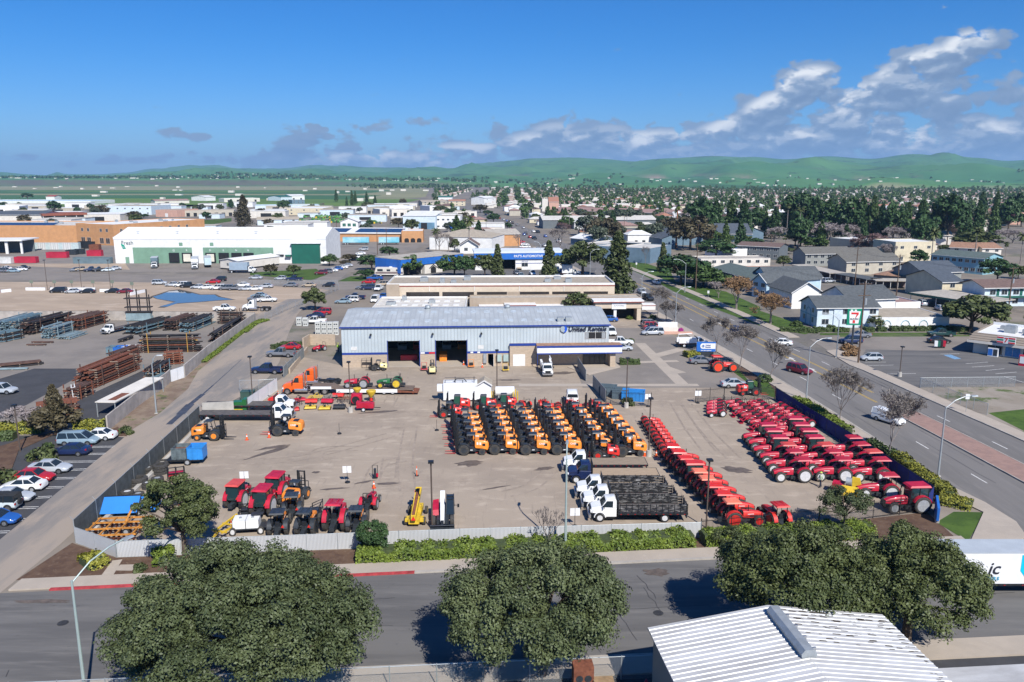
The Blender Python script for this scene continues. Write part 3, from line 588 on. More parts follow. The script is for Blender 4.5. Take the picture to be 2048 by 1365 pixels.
def qE(name,seed,h,leaf=None,depth=5,spread=.55,kids=3,r0=.13,rmin=.016,trunk=.32,up=.16,lean=(0,0),bark=None,shrink=.72,link=False,tips_n=3,tsize=.22):
 r=random.Random(seed);e=empty(name,link=link);t=MB();b=MB();tips=[]
 d=Vector((lean[0],lean[1],1)).normalized();top=d*h*trunk
 t.qd([(0,0,-.1),tuple(top*.5),tuple(top)],r0,7,r0*.75)
 for k in range(kids+1):
  limb(b,top,(d+rv(r)*spread+Vector((0,0,.2))).normalized(),h*.24,r0*.6,depth-1,r,spread,kids,tips,rmin,up,5,shrink)
 bk=bark or BARKG
 t.obj('trunk',bk,e,link);b.obj('branches',bk,e,link)
 if leaf:
  L=Leaves(r)
  for p in tips:
   for _ in range(tips_n):L.leaf(p+rv(r)*.25,rv(r),tsize,.16)
  crown_obj(L,'crown',LEAF[leaf],e,link)
 return e
def palm(name,seed,h,fl=2.2,n=34,link=False,r0=.2,fan=False):
 r=random.Random(seed);e=empty(name,link=link);mb=MB();L=Leaves(r);mb.qd([(0,0,-.1),(.1,.05,h*.5),(0,0,h)],r0,8,r0*.75)
 for i in range(n):
  a=i*2.399;el=r.uniform(-.5,1.2);d=Vector((cos(a)*cos(el),sin(a)*cos(el),sin(el)));p=Vector((0,0,h));q=Vector(d)
  segs=7
  for j in range(segs):
   q=(q+Vector((0,0,-.16))).normalized();p2=p+q*fl/segs;side=q.cross(Vector((0,0,1)));side=side.normalized()if side.length>.01 else Vector((1,0,0))
   for sg in(-1,1):
    o=len(L.v);w=fl*.17*(1-abs(j/segs-.4));dn=Vector((0,0,-w*.5))
    L.v+=[p,p2,p2+side*sg*w+q*w*.6+dn,p+side*sg*w*.9+q*w*.6+dn];L.f.append((o,o+1,o+2,o+3));L.a.append(r.random())
   p=p2
 mb.obj('trunk',BARKG,e,link);crown_obj(L,'crown',LEAF['palm'],e,link);return e
def hedge(name,pts,w,h,leaf,label,group=None,size=.16,dens=26,wob=.25,seed=1,cat='hedge',scallop=0.0):
 r=random.Random(seed);e=empty(name,(pts[0][0],pts[0][1],0));tag(e,label,cat,group);L=Leaves(r);core=MB();o=Vector((pts[0][0],pts[0][1],0))
 for a,b in zip(pts[:-1],pts[1:]):
  a=Vector((*a[:2],0))-o;b=Vector((*b[:2],0))-o;d=b-a;ln=d.length;d.normalize();s=Vector((-d.y,d.x,0))
  core.qc([a-s*w*.34,b-s*w*.34,b+s*w*.34,a+s*w*.34],[a-s*w*.26+Vector((0,0,h*.72)),b-s*w*.26+Vector((0,0,h*.72)),b+s*w*.26+Vector((0,0,h*.72)),a+s*w*.26+Vector((0,0,h*.72))])
  n=int(ln*(w+2*h)*dens);q=L.q;t=q.rand(n)*ln;u=q.uniform(-1,1,n);hh=h*(1-wob*.5+wob*(.5*np.sin(t*1.3+seed)+.5*np.sin(t*2.9+seed*2))*.6)
  if scallop:hh=hh*(1-scallop*np.abs(np.cos(t*pi/2.9))**6)
  top=q.rand(n)<w/(w+1.1*h);sg=np.where(u>0,1.,-1.);zz=q.rand(n);A=np.array(a);D=np.array(d);Sd=np.array(s);Z=np.array([0,0,1.])
  off=np.where(top,u*w*.48,sg*w*(.5-.10*zz*zz)*q.uniform(.88,1.04,n));z=np.where(top,hh*(1-.25*u*u)*q.uniform(.88,1.03,n),hh*zz);nn=np.where(top[:,None],Z+Sd*(u*.5)[:,None],Sd*sg[:,None]+Z*.3)
  L.many(A+D*t[:,None]+Sd*off[:,None]+Z*z[:,None],nn/np.linalg.norm(nn,axis=1)[:,None],size,.6,.12*np.sin(t*2.1+seed))
 core.obj('stems',mat('hedge_stems',(.05,.07,.02),.9,0,.3,2),e);crown_obj(L,'foliage',LEAF[leaf],e,True);return e
def bush(name,seed,rx,ry,rz,leaf,n=14,per=45,size=.14,link=False):
 r=random.Random(seed);e=empty(name,link=link);L=Leaves(r);mb=MB()
 for i in range(n):
  d=rv(r);d.z=abs(d.z);c=Vector((d.x*rx*.72,d.y*ry*.72,max(.1,d.z*rz*.75)));L.clump(c,min(rx,ry,rz)*.42,per,size,.3)
  if i%3==0:mb.qd([(0,0,-.05),tuple(c)],.03,4,.01,cap=False)
 mb.obj('stems',BARK,e,link);crown_obj(L,'foliage',LEAF[leaf],e,link);return e
def qu(name,pts,z,m,kind='structure'):
 mb=MB();mb.poly([(p[0],p[1],z)for p in pts]);o=mb.obj(name,m);return tag(o,kind=kind)
def qJ(name,pts,h,m,kind='structure',z0=0.0):
 mb=MB();mb.qf([(p[0],p[1])for p in pts],z0,h,'z');o=mb.obj(name,m);return tag(o,kind=kind)
def qv(line,w,z,mb):
 for a,b in zip(line[:-1],line[1:]):
  d=Vector((b[0]-a[0],b[1]-a[1],0));
  if d.length<1e-6:continue
  d.normalize();s=Vector((-d.y,d.x,0))*w/2
  mb.quad((a[0]-s.x,a[1]-s.y,z),(b[0]-s.x,b[1]-s.y,z),(b[0]+s.x,b[1]+s.y,z),(a[0]+s.x,a[1]+s.y,z))
def curve(pts,n=40):
 P=[pts[0]]+list(pts)+[pts[-1]];out=[]
 for i in range(1,len(P)-2):
  for k in range(n):
   t=k/n;a,b,c,d=[Vector(q)for q in P[i-1:i+3]]
   v=.5*((2*b)+(c-a)*t+(2*a-5*b+4*c-d)*t*t+(3*b-a-3*c+d)*t**3);out.append((v.x,v.y))
 return out+[tuple(pts[-1])]
def offset(line,d):
 out=[]
 for i,p in enumerate(line):
  a=line[max(0,i-1)];b=line[min(len(line)-1,i+1)];t=Vector((b[0]-a[0],b[1]-a[1])).normalized();out.append((p[0]-t.y*d,p[1]+t.x*d))
 return out
def band(name,line,d0,d1,z,m,h=None):
 a=offset(line,d0);b=offset(line,d1);mb=MB()
 for i in range(len(line)-1):
  if h is None:mb.quad((*a[i],z),(*a[i+1],z),(*b[i+1],z),(*b[i],z))if d1<d0 else mb.quad((*b[i],z),(*b[i+1],z),(*a[i+1],z),(*a[i],z))
  else:
   q=[a[i],a[i+1],b[i+1],b[i]]if d1<d0 else[b[i],b[i+1],a[i+1],a[i]]
   q=q if True else q
   mb.qc([(*p,z)for p in q],[(*p,h)for p in q])
 return tag(mb.obj(name,m),kind='structure')
M_BASE=qk('town_soil',(.225,.19,.152),[((.13,.125,.115),.02,.4,.6,.8,None),((.27,.235,.19),.11,.45,.7,.7,None),((.075,.10,.035),.035,.56,.68,.75,None)])
M_YARD=qk('yard_concrete',(.345,.285,.222),[((.285,.235,.185),.07,.42,.6,.9,None),((.45,.375,.295),.30,.5,.72,.7,(1,2.2,1)),((.23,.185,.145),.22,.58,.76,.8,(1,1.6,1)),((.15,.125,.105),.9,.66,.76,.7,(1,1.8,1)),((.245,.205,.17),.5,.55,.7,.55,(4,.5,1,.6)),((.40,.36,.31),2.6,.62,.75,.35,None)],.92)
M_ASPH=qk('asphalt',(.145,.140,.134),[((.105,.102,.10),.16,.4,.65,.95,(.25,2.2,1)),((.195,.185,.172),.5,.5,.72,.6,(.25,2,1)),((.075,.074,.073),1.6,.62,.74,.5,None),((.17,.16,.15),5,.62,.75,.35,None)],.9)
M_ROAD=qk('avenue_asphalt',(.178,.168,.158),[((.145,.138,.13),.14,.4,.65,.9,(1.6,.25,1,.07)),((.215,.20,.186),.45,.5,.72,.7,(2.2,.2,1,.07)),((.10,.095,.09),1.6,.66,.76,.5,None)],.9)
M_ASPH2=qk('fresh_asphalt',(.062,.063,.068),[((.05,.051,.055),.3,.4,.65,.9,None),((.085,.085,.088),1.4,.55,.72,.6,None)],.9)
M_LOT=qk('lot_asphalt',(.235,.208,.18),[((.185,.166,.148),.10,.4,.65,.9,None),((.25,.225,.20),.4,.52,.72,.6,None),((.14,.13,.12),1.1,.66,.76,.6,None)],.9)
M_DIRT=qk('dirt_lot',(.39,.305,.225),[((.32,.25,.185),.05,.4,.62,.9,(1,2,1)),((.47,.38,.29),.12,.5,.7,.8,(1,2.5,1)),((.20,.165,.13),.3,.66,.78,.6,(.6,2,1))],.95)
M_LANE=qk('lane_surface',(.31,.262,.215),[((.205,.19,.175),.08,.42,.58,.95,(2.5,.4,1,.08)),((.34,.28,.225),.2,.52,.7,.8,(1.5,.5,1)),((.15,.14,.13),.6,.68,.78,.5,None)],.95)
M_WALK=qk('pavement_concrete',(.40,.345,.285),[((.35,.305,.255),.3,.4,.65,.8,None),((.46,.41,.35),1.2,.55,.75,.5,None),((.24,.20,.16),.7,.68,.8,.5,None)],.92)
M_GRASS=qk('grass_ground',(.045,.085,.016),[((.075,.13,.022),.3,.4,.6,.9,None),((.03,.06,.012),1.5,.52,.7,.7,None),((.12,.12,.045),.5,.64,.78,.6,None)],.95,.4)
M_MULCH=qk('mulch_ground',(.12,.075,.05),[((.085,.05,.035),.8,.4,.6,.9,None),((.19,.14,.10),2.5,.55,.7,.6,None)],.95,.4)
M_FIELD=[qk('dark_field',(.045,.12,.045),[((.06,.13,.055),.004,.4,.6,.9,(.3,3,1)),((.10,.15,.06),.02,.6,.75,.5,(.2,4,1))],.95),qk('bright_field',(.12,.19,.045),[((.09,.16,.04),.006,.4,.6,.9,(.3,3,1)),((.10,.12,.04),.02,.6,.75,.5,None)],.95),qk('fallow_field',(.27,.26,.15),[((.17,.18,.10),.005,.4,.6,.9,(.3,3,1)),((.09,.10,.05),.01,.6,.72,.6,(.3,3,1))],.95)]
M_BRICKP=qk('median_paving',(.31,.20,.165),[((.25,.165,.14),.6,.4,.62,.8,None),((.36,.25,.21),2.2,.55,.72,.5,None)],.92)
MARKW=mat('road_white',(.62,.61,.58),.8,0,.25,3,coord='P');MARKY=mat('road_yellow',(.50,.33,.06),.8,0,.25,3,coord='P')
REDK=mat('red_kerb',(.38,.045,.05),.8,0,.35,1.2,coord='P');KERB=mat('kerb_concrete',(.36,.33,.29),.9,0,.2,.6,coord='P')
qu('ground',[(-22000,-300),(22000,-300),(22000,22000),(-22000,22000)],0,M_BASE)
LK=curve([(52.6,40),(50.5,62),(48.6,85),(47.4,108),(45.7,131),(42.6,160),(39.0,188.6),(35.6,219.6),(31.5,255),(27.5,290),(21,345),(12,420),(2,500),(-16,640),(-40,820),(-95,1240)],8)
RK=curve([(74.5,40),(71.6,74),(69.2,102.8),(66.8,124),(64.4,148),(61.9,170),(56.9,225),(52.5,262),(48.6,290),(41,345),(31,420),(20,500),(1,640),(-24,820),(-80,1240)],8)
def x_at(line,y):
 for a,b in zip(line[:-1],line[1:]):
  if a[1]<=y<=b[1]:return a[0]+(b[0]-a[0])*(y-a[1])/(b[1]-a[1])
 return line[0][0]if y<line[0][1]else line[-1][0]
LK=[(p[0]+2.1*min(1,max(0,(360-p[1])/120)),p[1])for p in LK];RK=[(x_at(RK,p[1]),p[1])for p in LK]
mb=MB()
for i in range(len(LK)-1):mb.quad((*LK[i],.012),(*RK[i],.012),(*RK[i+1],.012),(*LK[i+1],.012))
tag(mb.obj('avenue_road',M_ROAD),kind='structure')
def along(t,i0=0,i1=None):
 i1=len(LK)if i1 is None else i1
 return[(LK[i][0]+(RK[i][0]-LK[i][0])*t,LK[i][1]+(RK[i][1]-LK[i][1])*t)for i in range(i0,i1)]
def dashes(line,on,off,w,z,mb):
 pts=[Vector((*p,0))for p in line];acc=0;i=0;seg=[]
 for a,b in zip(pts[:-1],pts[1:]):
  L=(b-a).length;d=(b-a).normalized();s=0
  while s<L:
   ph=(acc+s)%(on+off);st=min((on-ph)if ph<on else(on+off-ph),L-s);st=max(st,.01)
   if ph<on:qv([tuple((a+d*s)[:2]),tuple((a+d*(s+st))[:2])],w,z,mb)
   s+=st
  acc+=L
yi=min(range(len(LK)),key=lambda i:abs(LK[i][1]-122))
wm=MB()
for t in(.25,.78):dashes(along(t,0,110),3,9,.16,.022,wm)
tag(wm.obj('lane_marking',MARKW),kind='structure')
ym=MB()
for t in(.50,.515):qv(along(t,yi,yi+40),.13,.022,ym)
for t in(.64,.655):qv(along(t,yi+2,yi+40),.13,.022,ym)
tag(ym.obj('centre_marking',MARKY),kind='structure')
am=MB()
for px,py in((1585,719),(1626,741),(1440,648),(1290,577)):
 x,y=G(px,py);am.box(x-.12,x+.12,y-1.6,y+.6,.012,.0225);am.qf([(x-.6,y+.5),(x+.6,y+.5),(x,y+1.8)],.012,.0225,'z');am.box(x-1.5,x-.1,y-.2,y+.05,.012,.0228)
tag(am.obj('arrow_marking',MARKW),kind='structure')
mi=yi-1
ml=along(.47,0,mi)+along(.53,mi,mi+1);mr=along(.67,0,mi)
qJ('median_island',ml+mr[::-1],.16,M_BRICKP)
mk=MB()
for a,b in zip(ml[:-1],ml[1:]):mk.qc([(a[0]-.15,a[1],0),(a[0]-.003,a[1],0),(b[0]-.003,b[1],0),(b[0]-.15,b[1],0)],[(a[0]-.15,a[1],.18),(a[0]-.003,a[1],.18),(b[0]-.003,b[1],.18),(b[0]-.15,b[1],.18)])
for a,b in zip(mr[:-1],mr[1:]):mk.qc([(a[0]+.003,a[1],0),(a[0]+.15,a[1],0),(b[0]+.15,b[1],0),(b[0]+.003,b[1],0)],[(a[0]+.003,a[1],.18),(a[0]+.15,a[1],.18),(b[0]+.15,b[1],.18),(b[0]+.003,b[1],.18)])
tag(mk.obj('median_kerb',KERB),kind='structure')
def NK(x):return 67.0+.098*x
def SK(x):return 52.9+.080*x
X0,X1=-150,47.5
qu('street',[(X0,SK(X0)),(150,SK(150)),(150,NK(150)),(X0,NK(X0))],.006,M_ASPH)
def nband(name,x0,x1,d0,d1,h,m,n=8):
 pts=[(x0+(x1-x0)*i/n,NK(x0+(x1-x0)*i/n)+d0)for i in range(n+1)]+[(x1-(x1-x0)*i/n,NK(x1-(x1-x0)*i/n)+d1)for i in range(n+1)]
 return qJ(name,pts,h,m)
nband('street_kerb',-40,-8.8,0,.32,.15,REDK);nband('street_kerb',-8.797,44,0,.32,.147,KERB)
nband('pavement',-43.5,44.6,.323,2.25,.14,M_WALK)
ca=[(44.62,NK(44.6)+.02),(48.6,71.9),(51.1,73.6),(52.2,77),(51.9,82),(50.9,86),(48.3,86),(50.2,79.4),(45.0,72.6),(44.62,NK(44.6)+.9)]
qJ('corner_pavement',ca,.139,M_WALK)
band('avenue_pavement',[p for p in LK if 86.05<p[1]<420],.30,2.9,0,M_WALK,.135)
band('avenue_kerb',[p for p in LK if 86.05<p[1]<420],.0,.297,0,KERB,.15)
band('far_pavement',[p for p in RK if 60<p[1]<151.5],-.30,-2.7,0,M_WALK,.135);band('far_kerb',[p for p in RK if 60<p[1]<151.5],0,-.297,0,KERB,.15)
band('far_pavement',[p for p in RK if 172<p[1]<420],-.30,-2.7,0,M_WALK,.135);band('far_kerb',[p for p in RK if 172<p[1]<420],0,-.297,0,KERB,.15)
sk=MB();sk.qf([(X0,SK(X0)-.3),(31,SK(31)-.3),(31,SK(31)),(X0,SK(X0))],0,.15,'z');tag(sk.obj('street_kerb',KERB),kind='structure')
qJ('pavement',[(X0,SK(X0)-2.4),(31,SK(31)-2.4),(31,SK(31)-.303),(X0,SK(X0)-.303)],.139,M_WALK)
qJ('pavement',[(31.003,SK(31)-2.4),(120,SK(120)-2.4),(120,SK(120)),(31.003,SK(31))],.141,M_WALK)
qu('weed_patch',[(-12,45.6),(-2.5,46.3),(-1.5,49.4),(-6,49.6),(-12,48.8)],.03,M_GRASS)
qu('south_yard',[(X0,-60),(120,-60),(120,SK(120)-2.41),(X0,SK(X0)-2.41)],.02,M_ASPH2)
YF=[(-42.6,72.6),(-37.2,69.4),(-5.1,71.9),(17.5,73.4),(31.5,76.4),(44.2,79.9),(45.9,82),(45.0,97),(43.6,112),(42.4,123.5)]
qu('yard_ground',[(-42.6,72.6),(-37.2,69.4),(17.5,73.4),(31.5,76.4),(44.2,79.9),(45.9,82),(43.6,112),(42.4,123.5),(38,127),(37,160),(34,200),(20,196),(18.3,150),(-32,147),(-42,155),(-41,138),(-42,127),(-45.7,112)],.008,M_YARD)
qu('forecourt',[(12,131),(40.5,131),(38.6,160),(35,186),(20,186),(20,148),(12,146)],.016,M_LOT)
cp=MB()
for a,b,w in((S4(0,500),S4(340,830),2.2),(S4(120,600),S4(330,545),2.4),(S4(0,650),S4(300,640),1.6),(S4(200,690),S4(330,735),2.0),(S3(1380,830),S4(460,830),1.6),(S3(700,830),S3(1300,830),1.8)):
 qv([a,b],w,.0225+.0012*len(cp.f),cp)
tag(cp.obj('concrete_apron',M_WALK),kind='structure')
qJ('entrance_pavement',[S3(1080,690),S3(1400,600),S3(1500,690),S3(1250,752)],.10,M_WALK)
qu('lane',[(-62,66.5-6),(-44,66.5-4),(-44,72),(-46.6,112),(-44,127),(-43.5,138),(-45,150),(-51,178),(-56,205),(-59,232),(-66,232),(-66.5,205),(-64.5,190),(-58.2,108),(-56.5,84)],.014,M_LANE)
qu('lane',[(-62,60.7),(-62,66.5),(-56.5,84),(-56.5,83.9),(-100,60),(-100,58)],.0145,M_LANE)
qu('verge_soil',[S1(850,1180),S1(1060,1000),S1(1320,815),S1(1460,770),S1(1640,610),S1(1760,560),S1(1560,720),S1(1480,860),S1(1260,1050),S1(1040,1180)],.0285,qk('verge_dirt',(.24,.185,.135),[((.17,.12,.09),.35,.4,.62,.9,None),((.08,.115,.03),.4,.56,.66,.8,None),((.30,.24,.18),1.2,.58,.74,.6,None)],.95))
pd=MB();
wl=[S1(1330,1140),S1(1420,1060),S1(1500,980),S1(1600,900),S1(1680,830),S1(1780,740),S1(1900,630)]
for i,(a,b)in enumerate(zip(wl[:-1],wl[1:])):qv([a,b],[.9,1.3,.8,.3,.16,.12][i],.020+.0002*i,pd)
tag(pd.obj('wet_strip',mat('wet_tarmac',(.06,.06,.065),.45,0,.4,1.5)),kind='structure')
qu('parking_lot',[(-50.2,68.5),(-50.6,74),(-53.3,104.6),(-58.6,106),(-76,104.5),(-76,118),(-140,118),(-140,60),(-66,60)],.018,M_ASPH2)
qJ('planting_bed',[T1(0,560),T1(90,480),T1(150,320),T1(420,200),T1(1000,210),T1(930,140),T1(840,170),T1(600,190),T1(300,200),T1(-120,330),T1(-120,560)],.12,M_MULCH)
ln=MB()
for a,b in((T1(690,290),T1(905,287)),(T1(640,346),T1(835,343)),(T1(470,407),T1(760,403)),(T1(560,470),T1(680,465)),(T1(430,537),T1(597,533)),(T1(380,608),T1(505,605)),(T1(300,686),T1(410,681)),(T1(60,770),T1(305,765)),(T1(60,862),T1(200,857)),(T1(-80,960),T1(80,955)),(T1(0,303),T1(80,303)),(T1(0,352),T1(75,352))):
 qv([(a[0],a[1]),(b[0],b[1])],.12,.025,ln);qv([(a[0],a[1]-.45),(b[0],b[1]-.45)],.12,.025,ln)
tag(ln.obj('stall_marking',MARKW),kind='structure')
qu('steel_yard',[(-58.4,110),(-64.6,190),(-66,205),(-170,205),(-170,110)],.016,M_LOT)
qu('tarmac_patch',[S1(0,1100),S1(740,700),S1(270,700),S1(0,780),(-120,150),(-120,112)],.024,M_ASPH2)
qu('tarmac_patch',[S1(280,1100),S1(1180,690),S1(1140,800),S1(830,1100)],.0242,M_ASPH2)
qu('dirt_lot',[(-66,206),(-60,232),(-57,262),(-72,275),(-240,268),(-320,262),(-320,206)],.0105,M_DIRT)
qu('dirt_lot',[V1(0,1130),V1(900,1120),V1(1900,1120),V1(1972,1215),V1(0,1150)],.030,M_DIRT)
qu('side_street',[R1(0,870),R1(1900,900),R2(700,950),R2(1090,920),R2(1000,870),R2(500,880),R1(1600,840),R1(0,800)],.022,M_LOT)
qu('office_drive',[R2(500,880),R2(690,880),R2(860,730),R2(960,620),R2(880,620),R2(780,720),R2(600,810)],.026,M_LOT)
for a in([R2(0,830),R2(480,870),R2(600,830),R2(520,780),R2(0,810)],[R2(690,880),R2(1000,880),R2(1010,840),R2(790,840)]):qu('lawn',a,.034,M_GRASS)
pu=[R1(1205,1000),R1(1260,985),R1(1330,958),R1(1420,950),R1(1500,968),R1(1570,985),R1(1690,985),R1(1720,1003),R1(1835,1022),R1(1700,1030),R1(1560,1042),R1(1400,1052),R1(1320,1078),R1(1255,1078),R1(1350,1052),R1(1385,1040),R1(1290,1025),R1(1240,1018)]
pm=qk('damp_soil',(.085,.07,.055),[((.12,.10,.08),.3,.4,.6,.8,None)],.8)
c_=(sum(p[0]for p in pu)/len(pu),sum(p[1]for p in pu)/len(pu))
qu('damp_ground',[(c_[0]+(p[0]-c_[0])*1.09+rnd.uniform(-.5,.5),c_[1]+(p[1]-c_[1])*1.13)for p in pu],.026,pm)
qu('puddle_water',pu,.036,mat('puddle_water',(.09,.10,.10),.02,0,0,spec=1.0))
qu('industrial_paving',[(-320,300),(-60,300),(-60,335),(-45,420),(-40,560),(-240,560),(-420,480)],.006,M_LOT)
qu('motor_shop_paving',[R2(1010,880),R2(2048,880),R3(700,880),R3(760,780),R3(500,730),R2(1900,700),R2(1040,760)],.0238,M_ASPH)
qu('shop_side_street',[S5(0,480),S5(130,560),S5(330,690),S5(480,752),S5(780,740),S5(1718,640),S5(1718,440),S5(1280,455),S5(250,450)],.0215,M_LOT)
qu('shop_parking',[S5(370,690),S5(480,752),S5(760,880),S5(880,862),S5(1718,830),(130,138),(130,165),S5(1718,560),S5(900,570),S5(450,560)],.030,M_ASPH)
sl=MB()
for a,b in((S5(440,662),S5(610,662)),(S5(440,690),S5(670,686)),(S5(620,757),S5(850,754)),(S5(1045,598),S5(1200,594)),(S5(1250,675),S5(1430,662)),(S5(1300,702),S5(1480,690)),(S5(1410,730),S5(1560,715)),(S5(1490,757),S5(1660,742)),(S5(1560,778),S5(1718,826))):
 qv([a,b],.14,.036,sl)
tag(sl.obj('stall_marking',MARKW),kind='structure')
bl=MB();bl.poly([(*S5(1070,605),.037),(*S5(1130,602),.037),(*S5(1215,635),.037),(*S5(1160,640),.037)]);tag(bl.obj('blue_marking',mat('road_blue',(.16,.30,.46),.8,0,.25,3)),kind='structure')
qu('vacant_lot',[(69.6,99),(66.9,124.5),S5(880,866),S5(1718,858),(130,136),(130,96)],.012,qk('vacant_soil',(.25,.215,.17),[((.30,.265,.22),.2,.4,.6,.8,None),((.07,.11,.025),.25,.54,.64,.9,None),((.14,.12,.09),1.2,.6,.74,.6,None)],.95))
qu('lawn',[S5(1430,1070),S5(1718,1040),(110,108),(110,97),(72.5,97),S5(1718,1215)],.020,M_GRASS)
for a in([S5(80,430),S5(1280,425),S5(1280,440),S5(80,445)],[S5(240,447),S5(1280,446),S5(1280,455),S5(240,458)]):qu('grass_verge',a,.034,M_GRASS)
qJ('corner_pavement',[S5(130,575),S5(220,562),S5(390,600),S5(400,668),S5(480,752),S5(320,690)],.138,M_WALK)
qu('lawn',[R3(1000,720),R3(1010,780),R3(1190,860),R3(1370,960),R3(1600,1060),R3(2048,1230),R3(2048,1080),R3(1780,960),R3(1380,880),R3(1340,800),R3(1100,720)],.028,M_GRASS)
qu('lawn',[S4(490,130),S4(620,190),S4(760,260),S4(900,330),S4(1040,390),S4(1180,410),S4(1300,430),S4(1400,400),S4(1200,330),S4(900,230),S4(700,130)],.0285,M_GRASS)
qu('lawn',[S4(700,620),S4(760,690),S4(850,790),S4(1000,800),S4(1060,870),S4(1060,930),S4(960,900),S4(900,850),S4(740,730),S4(715,720)],.026,M_GRASS)
qu('lawn',[T5(1095,905),T5(1235,820),T5(1480,825),T5(1350,1060)],.026,M_GRASS);qu('utility_slab',[T1(890,1268),T1(950,1222),T1(1080,1220),T1(1040,1270)],.034,M_WALK);qu('garden_path',[T1(885,1190),T1(965,1180),T1(880,1325),T1(775,1338)],.032,M_WALK)
qu('verge_soil',[(x,NK(x)+2.26)for x in(-44,0,44)]+[(44.3,79.6),(17.5,73.3),(-5,71.8),(-37.2,69.2),(-43,72.3)],.016,M_MULCH)
qu('avenue_verge',offset([p for p in LK if 80<p[1]<150],2.92)+offset([p for p in LK if 80<p[1]<150],5.2)[::-1],.018,M_MULCH)
qu('plain',[(-4500,1000),(-200,1010),(-160,1500),(-240,2350),(-420,3400),(-4500,3500)],.03,M_FIELD[2])
for i,(pts,z,k)in enumerate((([(-1900,900),(-300,1000),(-150,1000),(-150,1330),(-1900,1330)],.05,1),([(-2400,1400),(-260,1300),(-260,1620),(-2400,1700)],.08,0),([(-2600,1780),(-1000,1720),(-330,1640),(-330,1720),(-2600,1950)],.09,2),([(-2800,1960),(-330,1730),(-330,2250),(-2800,2350)],.10,0),([(-3400,2400),(-420,2300),(-420,3150),(-3400,3250)],.12,2),([(-700,1250),(-180,1180),(-180,1290),(-700,1390)],.12,1),([(-1300,2050),(-500,1950),(-500,2080),(-1300,2200)],.15,1))):
 qu('field',pts,z,M_FIELD[k])
qu('meadow',[V2(560,590),V2(900,480),V2(1540,430),V2(1540,480),V2(1000,560),V2(900,610)],.05,M_GRASS)
qu('meadow',[V2(340,230),V2(1320,225),V2(1320,265),V2(350,275)],.05,M_GRASS)
SKY_L=[(-900,352),(-400,350),(0,344),(60,349),(95,351),(115,345),(135,349),(200,349),(250,346),(310,339),(420,334),(480,337),(560,338),(640,331),(690,333),(740,338),(800,336),(860,336),(900,338),(950,327),(1024,321),(1064,317),(1144,315),(1200,318),(1265,323),(1330,317),(1425,312),(1480,315),(1500,314),(1570,319),(1650,313),(1740,318),(1815,309),(1870,311),(1950,317),(2010,322),(2100,316),(2400,322),(3000,330)]
def lerp_tab(tab,x):
 if x<=tab[0][0]:return tab[0][1]
 for(a,u),(b,v)in zip(tab[:-1],tab[1:]):
  if x<=b:t=(x-a)/(b-a);t=t*t*(3-2*t);return u+(v-u)*t
 return tab[-1][1]
from mathutils import noise as NZ
def terrain_h(px,d):
 x=(px-1024)/1626*d
 fr=min(1,max(0,(px-500)/700));fr=fr*fr*(3-2*fr)
 db=3300+(2420-3300)*min(1,max(0,(px-700)/900));hb=lerp_tab([(0,31),(500,29),(800,22),(1100,11),(1400,9),(1690,9),(1760,22),(1900,15),(2100,16)],px)
 dr=15500+(8200-15500)*fr
 e=-(lerp_tab(SKY_L,px)-682.5)/FPX;tan_e=math.tan(math.atan(e)-PITCH);hr=CAMH+dr*max(.002,tan_e)
 w=db+NZ.noise((x*.004,3.1,0))*90
 if d<w:return-3.0
 t=min(1,(d-w)/70.);h=hb*t*t*(3-2*t)
 t2=min(1,max(0,(d-db-100)/(dr-db-100)));prof=t2**1.5
 n=NZ.hetero_terrain((x*.00085+3,d*.00085,1.7),1.0,2.1,5,.7)-.9;n2=abs(NZ.noise((x*.0021+9,d*.0009,.3)))
 amp=(hr-hb)*t2*(1-t2)*1.6
 n3=abs(NZ.noise((x*.0046+2,d*.0016,4.3)))
 h+=(hr-hb)*prof+amp*(n*.5-n2*1.25-n3*.6+.40)
 if d>dr:h-=(d-dr)*.12
 return max(-3.0,h)
mb=MB();cols=[(-1300+i*12)for i in range(400)];rows=[2230+35*i for i in range(40)]+[3660+90*i for i in range(60)]+[9100+260*i for i in range(34)]
for d in rows:
 for c in cols:mb.v.append(((c-1024)/1626*d,d,terrain_h(c,d)))
nc=len(cols)
for i in range(len(rows)-1):
 for j in range(nc-1):mb.f.append((i*nc+j,i*nc+j+1,(i+1)*nc+j+1,(i+1)*nc+j));mb.m.append(0)
M_HILL=qk('hill_grass',(.055,.165,.055),[((.085,.20,.06),.0011,.42,.6,.9,None),((.035,.085,.034),.0020,.52,.66,.8,(1,.6,1)),((.11,.14,.06),.0016,.60,.72,.6,None),((.022,.045,.02),.009,.59,.67,.9,None)],.95)
_n=M_HILL.node_tree;_b=_n.nodes['Principled BSDF'];_src=_b.inputs['Base Color'].links[0].from_socket
_g=_n.nodes.new('ShaderNodeNewGeometry');_sp=_n.nodes.new('ShaderNodeSeparateXYZ');_n.links.new(_g.outputs['Normal'],_sp.inputs[0])
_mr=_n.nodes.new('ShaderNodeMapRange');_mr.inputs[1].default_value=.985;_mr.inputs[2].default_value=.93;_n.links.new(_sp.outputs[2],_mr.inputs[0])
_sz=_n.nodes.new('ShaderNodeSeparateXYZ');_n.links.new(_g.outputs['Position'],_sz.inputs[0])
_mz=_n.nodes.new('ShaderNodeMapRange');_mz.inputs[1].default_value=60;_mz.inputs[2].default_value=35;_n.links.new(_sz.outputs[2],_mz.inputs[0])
_mx0=_n.nodes.new('ShaderNodeMapRange');_mx0.inputs[1].default_value=-500;_mx0.inputs[2].default_value=500;_n.links.new(_sz.outputs[0],_mx0.inputs[0])
